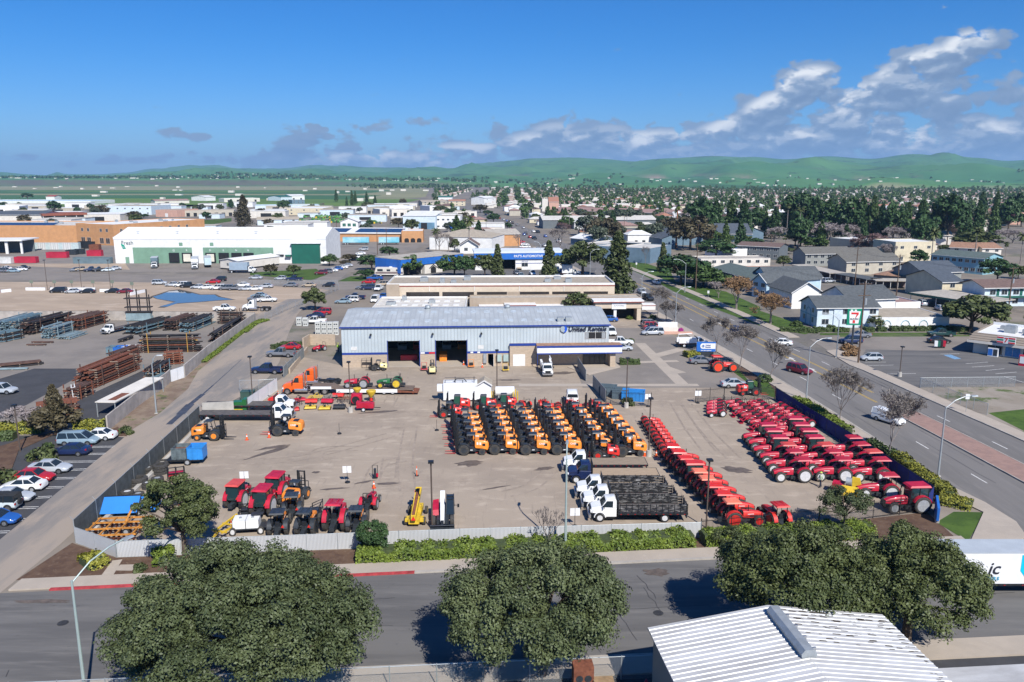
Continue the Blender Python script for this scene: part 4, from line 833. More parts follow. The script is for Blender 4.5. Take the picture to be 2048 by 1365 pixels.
_mu=_n.nodes.new('ShaderNodeMath');_mu.operation='MULTIPLY';_n.links.new(_mr.outputs[0],_mu.inputs[0]);_n.links.new(_mz.outputs[0],_mu.inputs[1])
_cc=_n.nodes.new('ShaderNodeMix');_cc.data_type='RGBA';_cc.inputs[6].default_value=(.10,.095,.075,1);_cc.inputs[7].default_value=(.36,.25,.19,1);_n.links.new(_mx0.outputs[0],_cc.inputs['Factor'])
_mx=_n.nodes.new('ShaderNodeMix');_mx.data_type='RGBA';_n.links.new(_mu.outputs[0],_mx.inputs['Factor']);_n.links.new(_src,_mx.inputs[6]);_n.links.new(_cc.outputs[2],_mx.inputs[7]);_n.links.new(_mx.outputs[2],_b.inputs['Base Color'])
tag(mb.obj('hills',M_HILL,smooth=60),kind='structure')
ST=mat('oil_stain',(.12,.095,.078),.7,0,.3,1.2,coord='P');TK=mat('tyre_track',(.29,.237,.187),.9,0,.2,.8,coord='P');sr_=random.Random(21)
def qK(p,rx,ry,yw,m,nm,z,wob=.35):
 pts=[(rx*(1+sr_.uniform(-wob,wob))*cos(a*pi/9),ry*(1+sr_.uniform(-wob,wob))*sin(a*pi/9))for a in range(18)];qu(nm,[(p[0]+u*cos(yw)-v*sin(yw),p[1]+u*sin(yw)+v*cos(yw))for u,v in pts],z,m)
for i,(p,rx,ry,yw)in enumerate(((T2(560,250),3.2,.55,.9),(T3(310,660),1.6,.9,.2),(S2(1120,1040),2.8,.5,.25),(T4(920,710),1.6,.9,-.4),(T2(1300,490),1.2,.3,.5),(T2(1470,505),1.4,.35,.1),(T2(1060,545),1.5,.25,.2),(S2(260,1320),2.0,.5,.5),(S2(1530,945),.8,.25,0),(T3(520,850),1.6,.2,.4),(T2(915,415),.5,.3,0),(S3(1030,735),2.2,1.0,.3),(S3(620,790),2.0,.5,0),(T4(1210,470),1.2,.3,1.2),(U6(250,420),2.5,.3,0),(U7(1800,250),1.2,.7,0),(T3(900,700),1.2,.5,.4))):qK(p,rx,ry,yw,ST,'oil_stain',.0262+.0004*i)
tk_=MB()
for a,b,c in((T2(900,330),T2(960,240),T2(1250,225)),(T2(1350,480),T2(1420,360),T2(1600,310)),(T2(1480,460),T2(1490,360),T2(1500,300)),(S2(1260,950),S2(1270,830),S2(1300,700)),(S2(1160,1000),S2(1240,830),S2(1215,700)),(T3(600,900),T3(800,840),T3(960,700)),(T2(1640,560),T2(1620,330),T2(1660,60)),(S3(100,1000),S3(500,810),S3(1300,800)),(T4(700,560),T4(560,380),T4(440,180)),(T4(900,620),T4(700,420),T4(520,190)),(T2(300,330),T2(800,300),T2(1500,120))):
 for o_ in(-.9,.9):qv(offset(curve([a,b,c],10),o_),.26,.0245+.0006*len(tk_.f)/400,tk_)
tag(tk_.obj('tyre_track',TK),kind='structure')
ck=MB()
for i in range(26):
 x=sr_.uniform(-60,45);y=SK(x)+sr_.uniform(1,12.5);L_=sr_.uniform(2,9);pts=[(x+L_*t/5,y+.09*L_*t/5+sr_.uniform(-.12,.12))for t in range(6)]if i%3 else[(x+sr_.uniform(-.15,.15)+.2*t,y-t*.8)for t in range(6)]
 pts=[p for p in pts if SK(p[0])+.4<p[1]<NK(p[0])-.4];qv(pts,.06,.0105+.0003*i,ck)
for i in range(22):
 t=sr_.uniform(.06,.94);j=sr_.randrange(16,50);qv([(LK[k][0]+(RK[k][0]-LK[k][0])*(t+sr_.uniform(-.004,.004)),LK[k][1])for k in range(j,j+sr_.randrange(2,7))],.08,.0135+.0003*i,ck)
tag(ck.obj('road_crack',mat('crack_sealant',(.045,.043,.042),.6,0,.2,1,coord='P')),kind='structure')
for i,p in enumerate(((-3,62),(12,59.5),(-36,58),(58,118),(52,150))):qK(p,.42,.42,0,mat('manhole_iron',(.05,.048,.046),.6,.3,.3,4,coord='P'),'manhole_cover',.026+.0005*i,.0)
def wmat(name,col,**k):return mat('wall_'+name,col,k.pop('rough',.8),0,k.pop('var',.10),k.pop('scale',.5),**k)
WM=dict(cream=wmat('cream',(.56,.47,.36)),white=wmat('white',(.74,.74,.72)),tan=wmat('tan',(.36,.29,.22)),orange=wmat('orange',(.52,.27,.12)),blue=wmat('light_blue',(.42,.56,.66)),paleblue=wmat('pale_blue',(.58,.67,.72)),aqua=wmat('aqua',(.24,.44,.50)),grey=wmat('grey',(.26,.27,.25)),beige=wmat('beige',(.46,.42,.34)),pink=wmat('pink',(.55,.33,.25)),buff=wmat('buff',(.60,.53,.38)),mauve=wmat('mauve',(.20,.15,.145)),dgrey=wmat('dark_grey',(.13,.15,.16)),stuccow=wmat('stucco',(.66,.62,.55)),slate=wmat('slate_blue',(.13,.20,.26)))
RM_=dict(white=mat('roof_white',(.72,.72,.70),.7,0,.08,.25),dirty=mat('roof_weathered',(.47,.44,.39),.9,0,.3,.6,col2=(.62,.60,.55)),grey=mat('roof_shingle_grey',(.085,.095,.10),.9,0,.22,1.5),dark=mat('roof_shingle_dark',(.055,.065,.08),.9,0,.2,1.5),green=mat('roof_green_grey',(.095,.125,.115),.9,0,.2,1.2),brown=mat('roof_brown',(.15,.10,.085),.9,0,.2,1.5),tile=mat('roof_tile',(.36,.17,.11),.85,0,.25,2.0),tan=mat('roof_tan',(.36,.31,.24),.9,0,.15,.8),warm=mat('roof_warm_shingle',(.30,.17,.11),.9,0,.25,1.5),olive=mat('roof_olive',(.13,.125,.11),.9,0,.2,1.5),gravel=mat('roof_gravel',(.40,.365,.31),.95,0,.2,1.0),rose=mat('roof_rose',(.30,.19,.165),.9,0,.2,1.0),metal=qw('roof_sheet',(.47,.50,.505),.9,0,.4,.5,.1,.80,.1,(.36,.385,.39)),slate=mat('roof_blue_grey',(.07,.085,.105),.85,0,.2,1.5))
qq=mat('opening_shade_paint',(.012,.013,.015),.8,0,.3,1);FRAME=mat('window_frame',(.62,.62,.6),.5,0,.1,2);qp=mat('trim_white',(.72,.71,.68),.6,0,.08,1)  # near-black colour stands in for the shade inside bays, doorways and windows
WGL=mat('window_glass',(.03,.04,.05),.08,0,0,spec=.6);BLUEP=mat('blue_fascia',(.02,.14,.50),.5,0,.1,.5);NAVYP=mat('navy_trim',(.015,.045,.25),.5,0,.1,1);REDTRIM=mat('brick_red_trim',(.22,.045,.035),.7,0,.15,1)
GREENP=mat('green_panel',(.18,.31,.22),.6,0,.1,.4);qP=mat('dark_green_panel',(.008,.11,.075),.6,0,.12,.4)
class Bld:
 def __init__(s,name,label,cat,p0,p1,depth,h,wall,group=None):
  s.yaw=atan2(p1[1]-p0[1],p1[0]-p0[0]);s.L=hypot(p1[0]-p0[0],p1[1]-p0[1]);s.D=depth;s.h=h;s.wall=WM.get(wall,wall)if isinstance(wall,str)else wall
  s.t=qg(name,(p0[0],p0[1],0),s.yaw,label,cat,group)
 def qM(s,h=None,x0=0.,x1=None,y0=0.,y1=None,m=None,z0=-.2,name='wall'):
  mb=MB().box(x0,s.L if x1 is None else x1,y0,s.D if y1 is None else y1,z0,h or s.h);s.t.qa(name,mb,m or s.wall);return s
 def flat(s,roof='white',par=.35,lip=.0,m=None,trim=None,x0=0.,x1=None,y0=0.,y1=None,h=None):
  x1=s.L if x1 is None else x1;y1=s.D if y1 is None else y1;h=h or s.h
  r=MB().box(x0+.2,x1-.2,y0+.2,y1-.2,h+.002,h+.05);s.t.qa('roof',r,RM_[roof]if isinstance(roof,str)else roof)
  if par:
   p=MB();p.box(x0-lip,x1+lip,y0-lip,y0+.2,h+.001,h+par);p.box(x0-lip,x1+lip,y1-.2,y1+lip,h+.001,h+par);p.box(x0-lip,x0+.2,y0+.201,y1-.201,h+.001,h+par);p.box(x1-.2,x1+lip,y0+.201,y1-.201,h+.001,h+par)
   s.t.qa('parapet',p,trim or s.wall)
  return s
 def qL(s,rh,roof='grey',along='x',over=.5,x0=0.,x1=None,y0=0.,y1=None,h=None,th=.16,wall=None,trim=None):
  x1=s.L if x1 is None else x1;y1=s.D if y1 is None else y1;h=h or s.h;o=over;w=MB();r=MB();tr=MB()
  if along=='x':
   ym=(y0+y1)/2;sl=rh/(ym-y0);w.qf([(y0+.01,h+.001),(y1-.01,h+.001),(ym,h+rh-.03)],x0+.004,x1-.004,'x')
   r.qf([(y0-o,h-o*sl+.02),(ym,h+rh+.02),(y1+o,h-o*sl+.02),(y1+o,h-o*sl+th),(ym,h+rh+th),(y0-o,h-o*sl+th)],x0-o,x1+o,'x')
   tr.box(x0-o-.01,x1+o+.01,y0-o-.06,y0-o-.002,h-o*sl-.04,h-o*sl+th-.02)
  else:
   xm=(x0+x1)/2;sl=rh/(xm-x0);w.qf([(x0+.01,h+.001),(x1-.01,h+.001),(xm,h+rh-.03)],y0+.004,y1-.004,'y')
   r.qf([(x0-o,h-o*sl+.02),(xm,h+rh+.02),(x1+o,h-o*sl+.02),(x1+o,h-o*sl+th),(xm,h+rh+th),(x0-o,h-o*sl+th)],y0-o,y1+o,'y')
   for a,b in(((x0-o,h-o*sl),(xm,h+rh)),((xm,h+rh),(x1+o,h-o*sl))):tr.qd([(a[0],y0-o-.03,a[1]+th*.5),(b[0],y0-o-.03,b[1]+th*.5)],.12,4)
  s.t.qa('gable_wall',w,wall or s.wall);s.t.qa('roof',r,RM_[roof]if isinstance(roof,str)else roof)
  s.t.qa('fascia',tr,trim or qp);return s
 def hip(s,rh,roof='brown',over=.6,h=None):
  h=h or s.h;o=over;L,D=s.L,s.D;k=min(L,D)/2;r=MB();z=h-.1
  a=[(-o,-o,z),(L+o,-o,z),(L+o,D+o,z),(-o,D+o,z)]
  if L>=D:b=[(k,D/2,h+rh),(L-k,D/2,h+rh)];fs=[(0,1,5,4),(2,3,4,5),(1,2,5),(3,0,4)]
  else:b=[(L/2,k,h+rh),(L/2,D-k,h+rh)];fs=[(0,1,4),(1,2,5,4),(2,3,5),(3,0,4,5)]
  r.add(a+b,fs+[(3,2,1,0)]);s.t.qa('roof',r,RM_[roof]);return s
 def win(s,x,z,w,h,side='f',frame=True,m=None,name='window',out=.03,mull=1):
  f=MB();g=MB()
  def bx(mb,a0,a1,c0,c1,d0,d1):
   if side=='f':mb.box(a0,a1,-d1,-d0,c0,c1)
   elif side=='l':mb.box(-d1,-d0,a0,a1,c0,c1)
   elif side=='r':mb.box(s.L+d0,s.L+d1,a0,a1,c0,c1)
  bx(g,x,x+w,z,z+h,.004,out)
  if frame:
   t=.07
   bx(f,x-t,x+w+t,z-t,z-.001,.003,out+.03);bx(f,x-t,x+w+t,z+h+.001,z+h+t,.003,out+.03);bx(f,x-t,x-.001,z,z+h,.003,out+.03);bx(f,x+w+.001,x+w+t,z,z+h,.003,out+.03)
   for i in range(1,mull+1):bx(f,x+w*i/(mull+1)-.03,x+w*i/(mull+1)+.03,z,z+h,out+.001,out+.03)
  o=s.t.qa(name,g,m or WGL)
  if frame:s.t.qa('window_frame',f,FRAME,o)
  return s
 def qb(s,name,x0,x1,y0,y1,z0,z1,m):s.t.qa(name,MB().box(x0,x1,y0,y1,z0,z1),m);return s
 def door(s,x,w,h,side='f',m=None,name='door'):
  return s.win(x,.02,w,h,side,False,m or qp,name,.05)
 def qN(s,n,seed,z=None,m=None):
  r=random.Random(seed);z=(z or s.h)+.05
  for i in range(n):
   x=r.uniform(.1,.9)*s.L;y=r.uniform(.25,.8)*s.D;u=MB();a=r.uniform(.5,1.1);u.box(x-a,x+a,y-a*.8,y+a*.8,z,z+r.uniform(.6,1.2));u.box(x-a*.7,x+a*.7,y-a*.5,y+a*.5,z+1.201,z+1.3);s.t.qa('roof_vent',u,qn)
  return s
UR0,UR1=(-31.8,145.6),(18.4,148.4)
ub=Bld('metal_workshop','pale blue ribbed metal workshop with two open vehicle doors and blue trim','workshop',UR0,UR1,22,7.7,'beige');L=ub.L;URY=ub.yaw
SIDING=qw('blue_grey_siding',(.50,.565,.59),.62,0,.6,.55,.05,.78,.06,(.42,.475,.495));SIDE2=qw('blue_grey_siding_side',(.50,.575,.61),.62,1,.6,.5,.05,.80)
BLOCK=mat('block_wall',(.44,.35,.26),.9,0,.12,1.5,qx=(1,1,3));ZB,ZS=2.45,2.85
ops=[(8.5,14.4,5.0),(17.5,23.3,5.0),(27.3,28.3,2.3)]
sd_=MB();x=0.
for a,b,hh in ops+[(L,L,0)]:
 ub.qb('block_base',x,a,0,.3,-.1,ZB,BLOCK);ub.qb('blue_band',x,a,-.05,.25,ZB+.001,ZS,NAVYP);sd_.box(x,a,-.02,.25,ZS+.001,7.7)
 if b>a:
  if hh>ZS:sd_.box(a,b,-.02,.25,hh,7.7)
  else:ub.qb('blue_band',a,b,-.05,.25,ZB+.001,ZS,NAVYP);sd_.box(a,b,-.02,.25,ZS+.001,7.7);ub.qb('block_base',a,b,0,.3,hh,ZB,BLOCK)
 x=b
ub.t.qa('wall',sd_,SIDING)
sw=MB();sw.box(-.02,.25,.251,22,-.1,7.7);sw.box(L-.25,L+.02,.251,22,-.1,7.7);sw.box(.251,L-.251,21.7,22,-.1,7.7);ub.t.qa('side_wall',sw,SIDE2)
ub.t.qa('floor',MB().box(.3,L-.3,-.3,21.6,.0,.03),M_WALK);ub.t.qa('partition',MB().box(24.6,24.8,.31,21.6,.03,7.6).box(.3,L-.3,17,17.2,.03,7.6),qq)
ub.qL(1.5,RM_['metal'],'x',.25,wall=SIDE2,trim=NAVYP,h=7.7)
sk_=mat('skylight_sheet',(.42,.47,.50),.5,0,.2,2)
for row,y in((0,2.0),(1,7.6)):
 for i in range(18 if row==0 else 17):
  x=2.3+i*2.62+row*.9
  if x<L-10:ub.t.qa('skylight',MB().qc([(x,y,7.7+y*1.5/11+.165),(x+1.15,y,7.7+y*1.5/11+.165),(x+1.15,y+1.7,7.7+(y+1.7)*1.5/11+.165),(x,y+1.7,7.7+(y+1.7)*1.5/11+.165)],[(x,y,7.7+y*1.5/11+.19),(x+1.15,y,7.7+y*1.5/11+.19),(x+1.15,y+1.7,7.7+(y+1.7)*1.5/11+.19),(x,y+1.7,7.7+(y+1.7)*1.5/11+.19)]),sk_)
for x in(15.6,31.5):ub.t.qa('ridge_vent',MB().qe([(0,.45),(.3,.45),(.5,.6),(.9,.5),(1.05,0)],(x,10.6,9.1),'z',12),qn)
for i,(x,y)in enumerate(((40.6,1.4),(42.2,1.5))):ub.t.qa('evaporative_cooler',MB().box(x,x+1.2,y,y+1.2,8.0,8.9),qn)
ub.qb('gutter',-.3,L+.3,-.36,-.30,7.55,7.78,NAVYP)
[ub.t.qa('door_frame',MB().box(*q),NAVYP)for a,b,hh in ops[:2]for q in((a-.12,a-.001,-.08,-.021,0,hh+.12),(b+.001,b+.12,-.08,-.021,0,hh+.12))]
for i,x in enumerate((9.0,12.2,18.2,21.4)):ub.t.qa('shelf_rack',MB().box(x,x+1.8,15.2,16.4,.04,.9).box(x,x+1.8,15.2,16.4,1.6,1.7).box(x+.2,x+1.2,15.3,16.2,1.701,2.4).box(x,x+.08,15.2,16.4,.9,2.6),(qn,KOR,qn,ORG)[i])
ub.t.qa('work_bench',MB().box(10.4,13.6,5.0,6.2,.04,1.1),qs);ub.t.qa('work_bench',MB().box(18.0,19.4,4.0,7.4,.04,1.4),ORG)
rs=MB();
for i in range(3):a=2*pi*i/3+pi/2;b=a+2*pi/3;rs.qd([(20.6+.42*cos(a),16.9,4.2+.42*sin(a)),(20.6+.42*cos(b),16.9,4.2+.42*sin(b))],.07,4)
ub.t.qa('emblem',rs,mat('red_neon',(.8,.05,.03),.5,0,0))
ub.t.qa('block_base',MB().box(31.4,36.4,-.62,-.052,-.05,4.35),BLOCK);ub.qb('blue_band',31.35,36.4,-.70,-.621,3.95,4.42,NAVYP)
ub.t.qa('double_door',MB().box(32.0,34.3,-.68,-.622,.05,2.3),qp);ub.t.qa('door_gap',MB().box(33.13,33.17,-.70,-.681,.06,2.28),FRAME)
ub.t.qa('canopy',MB().box(36.4,52.3,-2.9,-.06,2.9,4.2),qm);ub.qb('canopy_roof',36.35,52.35,-2.95,-.06,4.202,4.3,RM_['warm'])
ub.qb('canopy_trim',36.32,52.38,-2.99,-2.901,4.0,4.33,NAVYP);ub.qb('canopy_trim',36.32,52.38,-2.98,-2.901,2.75,2.95,NAVYP)
ub.qb('post',36.42,36.52,-2.8,-2.7,0,2.9,NAVYP);ub.qb('block_wall',50.2,51.2,-2.4,-.3,0,2.9,BLOCK)
ub.t.qa('glass_entry',MB().box(45.4,49.7,-.12,-.03,.05,2.6),WGL)
em=MB()
for x in(45.4,46.6,47.6,48.6,49.6):em.box(x-.04,x+.04,-.16,-.121,.05,2.62)
ub.t.qa('entry_frame',em,BLK)
ub.win(45.7,5.05,4.0,1.25,m=qq,out=.06);[ub.t.qa('shutter',MB().box(a,b,-.10,-.065,5.1,6.25),qn)for a,b in((45.75,46.4),(48.9,49.6))]
for x,z in((5.3,6.2),(16.8,6.2),(25.9,6.2)):ub.t.qa('wall_lamp',MB().box(x,x+.35,-.7,-.2,z,z+.25).qd([(x+.17,-.02,z+.3),(x+.17,-.4,z+.25)],.05,5),BLK)
for x in(1.7,25.4):ub.t.qa('louvre',MB().box(x,x+1.1,-.06,-.021,3.3,4.0),FRAME)
for i,(a,b,m_)in enumerate(((14.6,15.4,qp),(15.5,16.1,NAVYP),(16.2,17.3,KOR),(24.0,24.5,qp),(25.3,25.8,qp))):ub.qb('notice_board',a,b,-.07,-.051,2.5,2.8,m_)
for x in(28.9,30.2):ub.qb('switch_cabinet',x,x+.95,-.45,-.06,.9,2.2,mat('cabinet_green_grey',(.36,.45,.42),.5,0,.1,1))
ub.qb('electric_meter',26.4,27.0,-.35,-.06,.6,2.4,qn)
ub.t.qa('open_door',MB().box(28.32,28.38,-1.0,-.06,.05,2.2),qp)
lo=ub.t.qa('sign_emblem',MB().qe([(-.12,0),(-.12,.62),(.12,.62),(.12,0)],(41.6,-.2,7.0),'y',28),mat('emblem_silver',(.42,.50,.54),.35,.3,0))
hm=MB();pts=[(.66*cos(R(a)),.66*sin(R(a)))for a in range(-90,91,12)];hm.qf([(41.6+u,7.0+w_)for u,w_ in pts]+[(41.6+.28,7.22),(41.6+.10,7.0),(41.6+.28,6.78)],-.36,-.33);ub.t.qa('sign_emblem',hm,mat('emblem_blue',(.01,.09,.55),.4,0,0))
ql('United Rentals',1.22,mat('sign_navy',(.02,.026,.05),.45,0,0),ub.t.e,(46.1,-.16,6.92),ext=.09,shear=.18,bold=.025,name='sign_lettering')
OY=203.5
ob=Bld('office_block','long cream two level office block with red stripe and window band','office building',(-32.5,205),(26.8,206.5),17,7.6,'cream')
ob.qM();ob.flat('tan',.5,trim=qp);ob.qb('red_stripe',-.05,ob.L+.05,-.06,-.003,7.25,7.5,REDTRIM)
ob.qb('ledge',3.4,ob.L-1,-.9,-.003,2.9,3.5,WM['stuccow'])
xs=[(5,13.6),(14.4,22.6),(23.4,31.2),(34.5,42.2),(43,50.4),(51.2,57.6)]
for a,b in xs:ob.win(a,4.5,b-a,1.35,m=mat('tinted_glass',(.035,.03,.028),.1,0,.2,.3),frame=False)
for a,b in((31.3,34.4),):ob.qb('panel',a,b,-.03,-.003,4.5,5.85,WM['tan'])
ob.qb('corner_pier',-.02,3.3,-.5,-.003,0,7.9,WM['tan']);ob.qN(7,4)
for x in(11,22.7,34.4,46):ob.qb('downpipe',x,x+.12,-.12,-.065,6.0,7.3,qp)
lw=Bld('office_wing','low flat roofed wing with weathered white roof behind the workshop','office building',(-33.2,186),(-11,186.6),18.3,4.4,'white');lw.qM();lw.flat('dirty',.4,trim=qp);lw.qN(3,8)
for i in range(14):
 x=4+(i%7)*2.5;y=5+(i//7)*6;lw.t.qa('skylight',MB().box(x,x+1.4,y,y+2.4,4.46,4.55),RM_['white'])
rw=Bld('office_wing','low tan block with red striped canopies in front of the office','office building',(-10.7,199.2),(33,201),5.5,4.9,'tan');rw.qM();rw.flat('gravel',.3)
for a,b,y,z in((2.3,8.6,2.1,3.3),(8.7,16.6,3.2,3.7),(16.7,23.6,2.2,3.3)):
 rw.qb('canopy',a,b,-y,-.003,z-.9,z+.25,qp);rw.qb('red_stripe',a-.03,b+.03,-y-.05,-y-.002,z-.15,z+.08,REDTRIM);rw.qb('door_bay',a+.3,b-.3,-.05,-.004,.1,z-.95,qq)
po=Bld('portico','deep tan portico with red stripe and white trade sign over its bay','portico',(20.8,195.6),(32.2,196.2),4.2,4.9,'tan')
po.qb('pier',0,.9,0,4,0,3.1,WM['cream']);po.qb('pier',10.4,11.4,0,4,0,3.1,WM['cream']);po.qb('pier',4.6,5.3,.2,.9,0,3.1,qp);po.qb('beam',-.1,11.5,-.1,4,3.1,4.6,WM['cream']);po.qb('canopy',-.6,12,-.6,4,4.602,5.1,qp);po.qb('red_stripe',-.62,12.02,-.65,-.603,4.6,4.82,REDTRIM)
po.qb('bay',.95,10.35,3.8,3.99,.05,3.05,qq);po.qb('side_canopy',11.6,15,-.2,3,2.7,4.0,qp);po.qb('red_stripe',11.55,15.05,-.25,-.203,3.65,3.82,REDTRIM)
sg_=po.t.qa('sign_board',MB().box(4.0,7.6,-.2,-.103,2.95,4.5),qm);ql('AUTOWORKS',.42,BLK,po.t.e,(5.8,-.215,3.75),ext=.01,name='sign_lettering')
ps=Bld('motor_shop','white motor shop with deep blue fascia and open service bay','motor shop',(-14.2,306),(20,309),14,7.0,'white')
bayx=[(3.2,15.6)];f_=MB();f_.box(0,3.2,0,.3,-.1,4.1);f_.box(15.6,ps.L,0,.3,-.1,4.1);ps.t.qa('wall',f_,WM['white'])
wb_=MB();wb_.box(0,.3,.301,14,-.1,6.9);wb_.box(ps.L-.3,ps.L,.301,14,-.1,6.9);wb_.box(.301,ps.L-.301,13.7,14,-.1,6.9);ps.t.qa('side_wall',wb_,WM['white'])
ps.qb('fascia',-.3,ps.L+.3,-.5,.301,4.1,6.5,BLUEP);ps.qb('roof_edge',-.4,ps.L+.4,-.6,14.2,6.502,7.2,mat('roof_sky_white',(.66,.70,.74),.6,0,.05,.5));ps.qb('partition',3.3,15.5,9,9.2,0,4.1,qq)
ps.win(18,1.3,2.4,1.4,m=WGL);ps.qb('blue_stripe',15.7,ps.L,-.03,-.003,2.4,2.6,NAVYP);ps.qb('blue_stripe',0,3.1,-.03,-.003,2.4,2.6,NAVYP)
ql("PAT'S AUTOMOTIVE",1.25,qm,ps.t.e,(20.6,-.53,5.3),bold=.03,name='sign_lettering');ql('SERVICE',.7,NAVYP,ps.t.e,(19.2,-.03,3.2),name='sign_lettering',shear=.2)
p0=R2(1185,842);p1=R2(1668,785)
pw=Bld('motor_shop','slanting shed with broad blue fascia and small arched porch','motor shop',p0,p1,13,6.3,'white')
pw.qM(4.0,y0=1.5);pw.qb('fascia',-.5,pw.L+.3,-.6,1.5,3.6,6.1,BLUEP);pw.qb('roof',-.6,pw.L+.4,-.7,13.5,6.102,6.35,RM_['gravel']);pw.qb('side_fascia',-.62,-.2,-.6,13.4,1.2,6.1,BLUEP)
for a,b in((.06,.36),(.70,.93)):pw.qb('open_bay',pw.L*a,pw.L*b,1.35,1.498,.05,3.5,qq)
pw.qb('porch',pw.L*.37,pw.L*.66,-.3,1.4,0,3.5,WM['stuccow']);px_=pw.L*.51
pw.t.qa('arched_door',MB().qf([(px_-1.3,.05),(px_+1.3,.05),(px_+1.3,1.9),(px_,2.7),(px_-1.3,1.9)],-.38,-.303),qq);gb=MB()
for a,b in(((px_-2,1.9),(px_,3.2)),((px_,3.2),(px_+2,1.9))):gb.qd([(a[0],-.42,a[1]),(b[0],-.42,b[1])],.13,4)
pw.t.qa('porch_trim',gb,BLK)
br=Bld('motor_shop_link','low dark recessed link between the two blue motor shops','shed',R2(1640,770),(-14.4,306.4),10,4.2,'dgrey');br.qM();br.flat('gravel',.0)
fr=Bld('produce_warehouse','big white produce warehouse with green loading dock walls and leaf sign','warehouse',(-165,331.5),(-77,331),27,10.8,'white');L=fr.L
fr.qM(10.6);fr.qL(3.4,'white','x',.0,h=10.6,th=.2);fr.qb('coping',-.15,L+.1,-.12,-.003,9.9,10.9,qm)
def fx(px):return(px/_s-1024)*(331+35*.2+.0)*.98/FPX*1.03
for a,b in((7.6,32.2),(36.8,66)):fr.qb('green_wall',a,b,-.10,-.004,.0,6.6,GREENP)
fr.qb('green_wall',-.06,-.003,1.0,20,0,6.6,qP)
for i,x in enumerate((22.6,28,37.8,43.3,48.6,53.6)):
 fr.qb('dock_surround',x,x+4.2,-.5,-.104,.4,4.4,BLK);fr.qb('dock_door',x+.6,x+3.6,-.56,-.503,.8,3.9,mat('dock_cream',(.70,.66,.55),.6,0,.1,1)if i in(1,2)else qq)
 ql('QRDENB'[i],1.1,qm,fr.t.e,(x+2,-.12,5.4),name='bay_letter')
fr.qb('door',4.2,5.8,-.05,-.004,0,2.6,GREENP)
for x in(27,39.8):fr.qb('louvre',x,x+1.5,-.05,-.004,7.2,8.6,GREENP)
ql('Fresh',2.3,mat('sign_slate',(.05,.09,.10),.5,0,0),fr.t.e,(5.6,-.13,8.4),bold=-.01,ext=.01,name='sign_lettering');lf=MB();lf.qf([(2.9,8.2),(4.2,7.6),(4.5,6.9),(3.2,7.0)],-.16,-.124);lf.qf([(3.2,6.6),(4.5,6.7),(4.9,6.2),(3.8,6.0)],-.16,-.124);fr.t.qa('leaf_emblem',lf,mat('leaf_teal',(.0,.32,.22),.5,0,0))
fr.qb('green_entry',74,85.5,-1.2,-.004,0,8.3,qP);fr.qb('entry_roof',73.6,86,-1.6,-.004,8.302,8.6,qm);fr.qb('loading_frame',66.6,70.3,-.6,-.004,3.2,3.7,BLK);fr.qb('awning',71.2,73.5,-1.5,-.004,3.0,3.6,qP)
for x in(8.5,25,42,58):fr.t.qa('roof_mast',MB().qd([(x,4,11),(x,4,13)],.08,4).box(x-.7,x+.7,3.9,4.1,12.9,13.1),qn)
ow=Bld('tan_warehouse','long orange tan warehouse with solar panels on its flat roof','warehouse',R1(-700,577),R1(612,580),45,9.2,'orange');ow.qM();ow.flat('dirty',.5)
sp_=mat('solar_panel',(.02,.03,.055),.15,0,.2,.2,spec=.8)
for i in range(20):ow.t.qa('solar_panel',MB().qc([(24+i*2.6,6,9.3),(26.4+i*2.6,6,9.3),(26.4+i*2.6,13,10.3),(24+i*2.6,13,10.3)],[(24+i*2.6,6,9.4),(26.4+i*2.6,6,9.4),(26.4+i*2.6,13,10.4),(24+i*2.6,13,10.4)]),sp_)
ow.qN(8,3)
oo=Bld('tan_warehouse','orange office end of the tan warehouse with square windows','warehouse',R1(612,583),R1(905,598),62,10.6,'orange');oo.qM();oo.flat('white',.4);oo.qN(6,5)
for x in(.14,.30,.64,.80):oo.win(oo.L*x,7.0,1.6,1.6,mull=1);oo.win(oo.L*x-.6,.9,2.9,2.8,m=mat('brown_glass',(.07,.05,.04),.2,0,.2,1))
for y in(4,7.5,12,18,24,30,36,42,48):oo.win(y,6.6,1.5,1.8,'r')
oc=Bld('open_shed','open sided shed with white roof and dark bays at the left edge','shed',R1(-420,668),R1(182,662),16,6.4,'white');oc.qb('roof',-.5,oc.L+.5,-1,16.5,6.0,6.5,RM_['white']);oc.qb('back_wall',0,oc.L,12,12.3,0,6,WM['dgrey'])
for i in range(6):x=oc.L*(i/5);oc.qb('column',max(0,x-.9),min(oc.L,x+.3),0,.6,0,6,qp)
ds=Bld('dark_roof_shed','cream shed with charcoal roof beyond the tan warehouse','shed',R1(-300,432),R1(342,430),30,7.2,'stuccow');ds.qM();ds.qL(2.2,'slate','x',.6)
dr=Bld('open_shed','open dark bayed shed with red brown roof edge and posts','shed',R1(345,432),R1(690,420),26,6.6,'dgrey');dr.qM(6.4,y0=8);dr.qb('roof',-.3,dr.L+.3,-.5,26,6.4,8.0,mat('red_brown_fascia',(.26,.085,.05),.8,0,.15,.5));
for i in range(5):x=dr.L*i/4;dr.qb('post',x,x+.5,0,.5,0,6.4,qp)
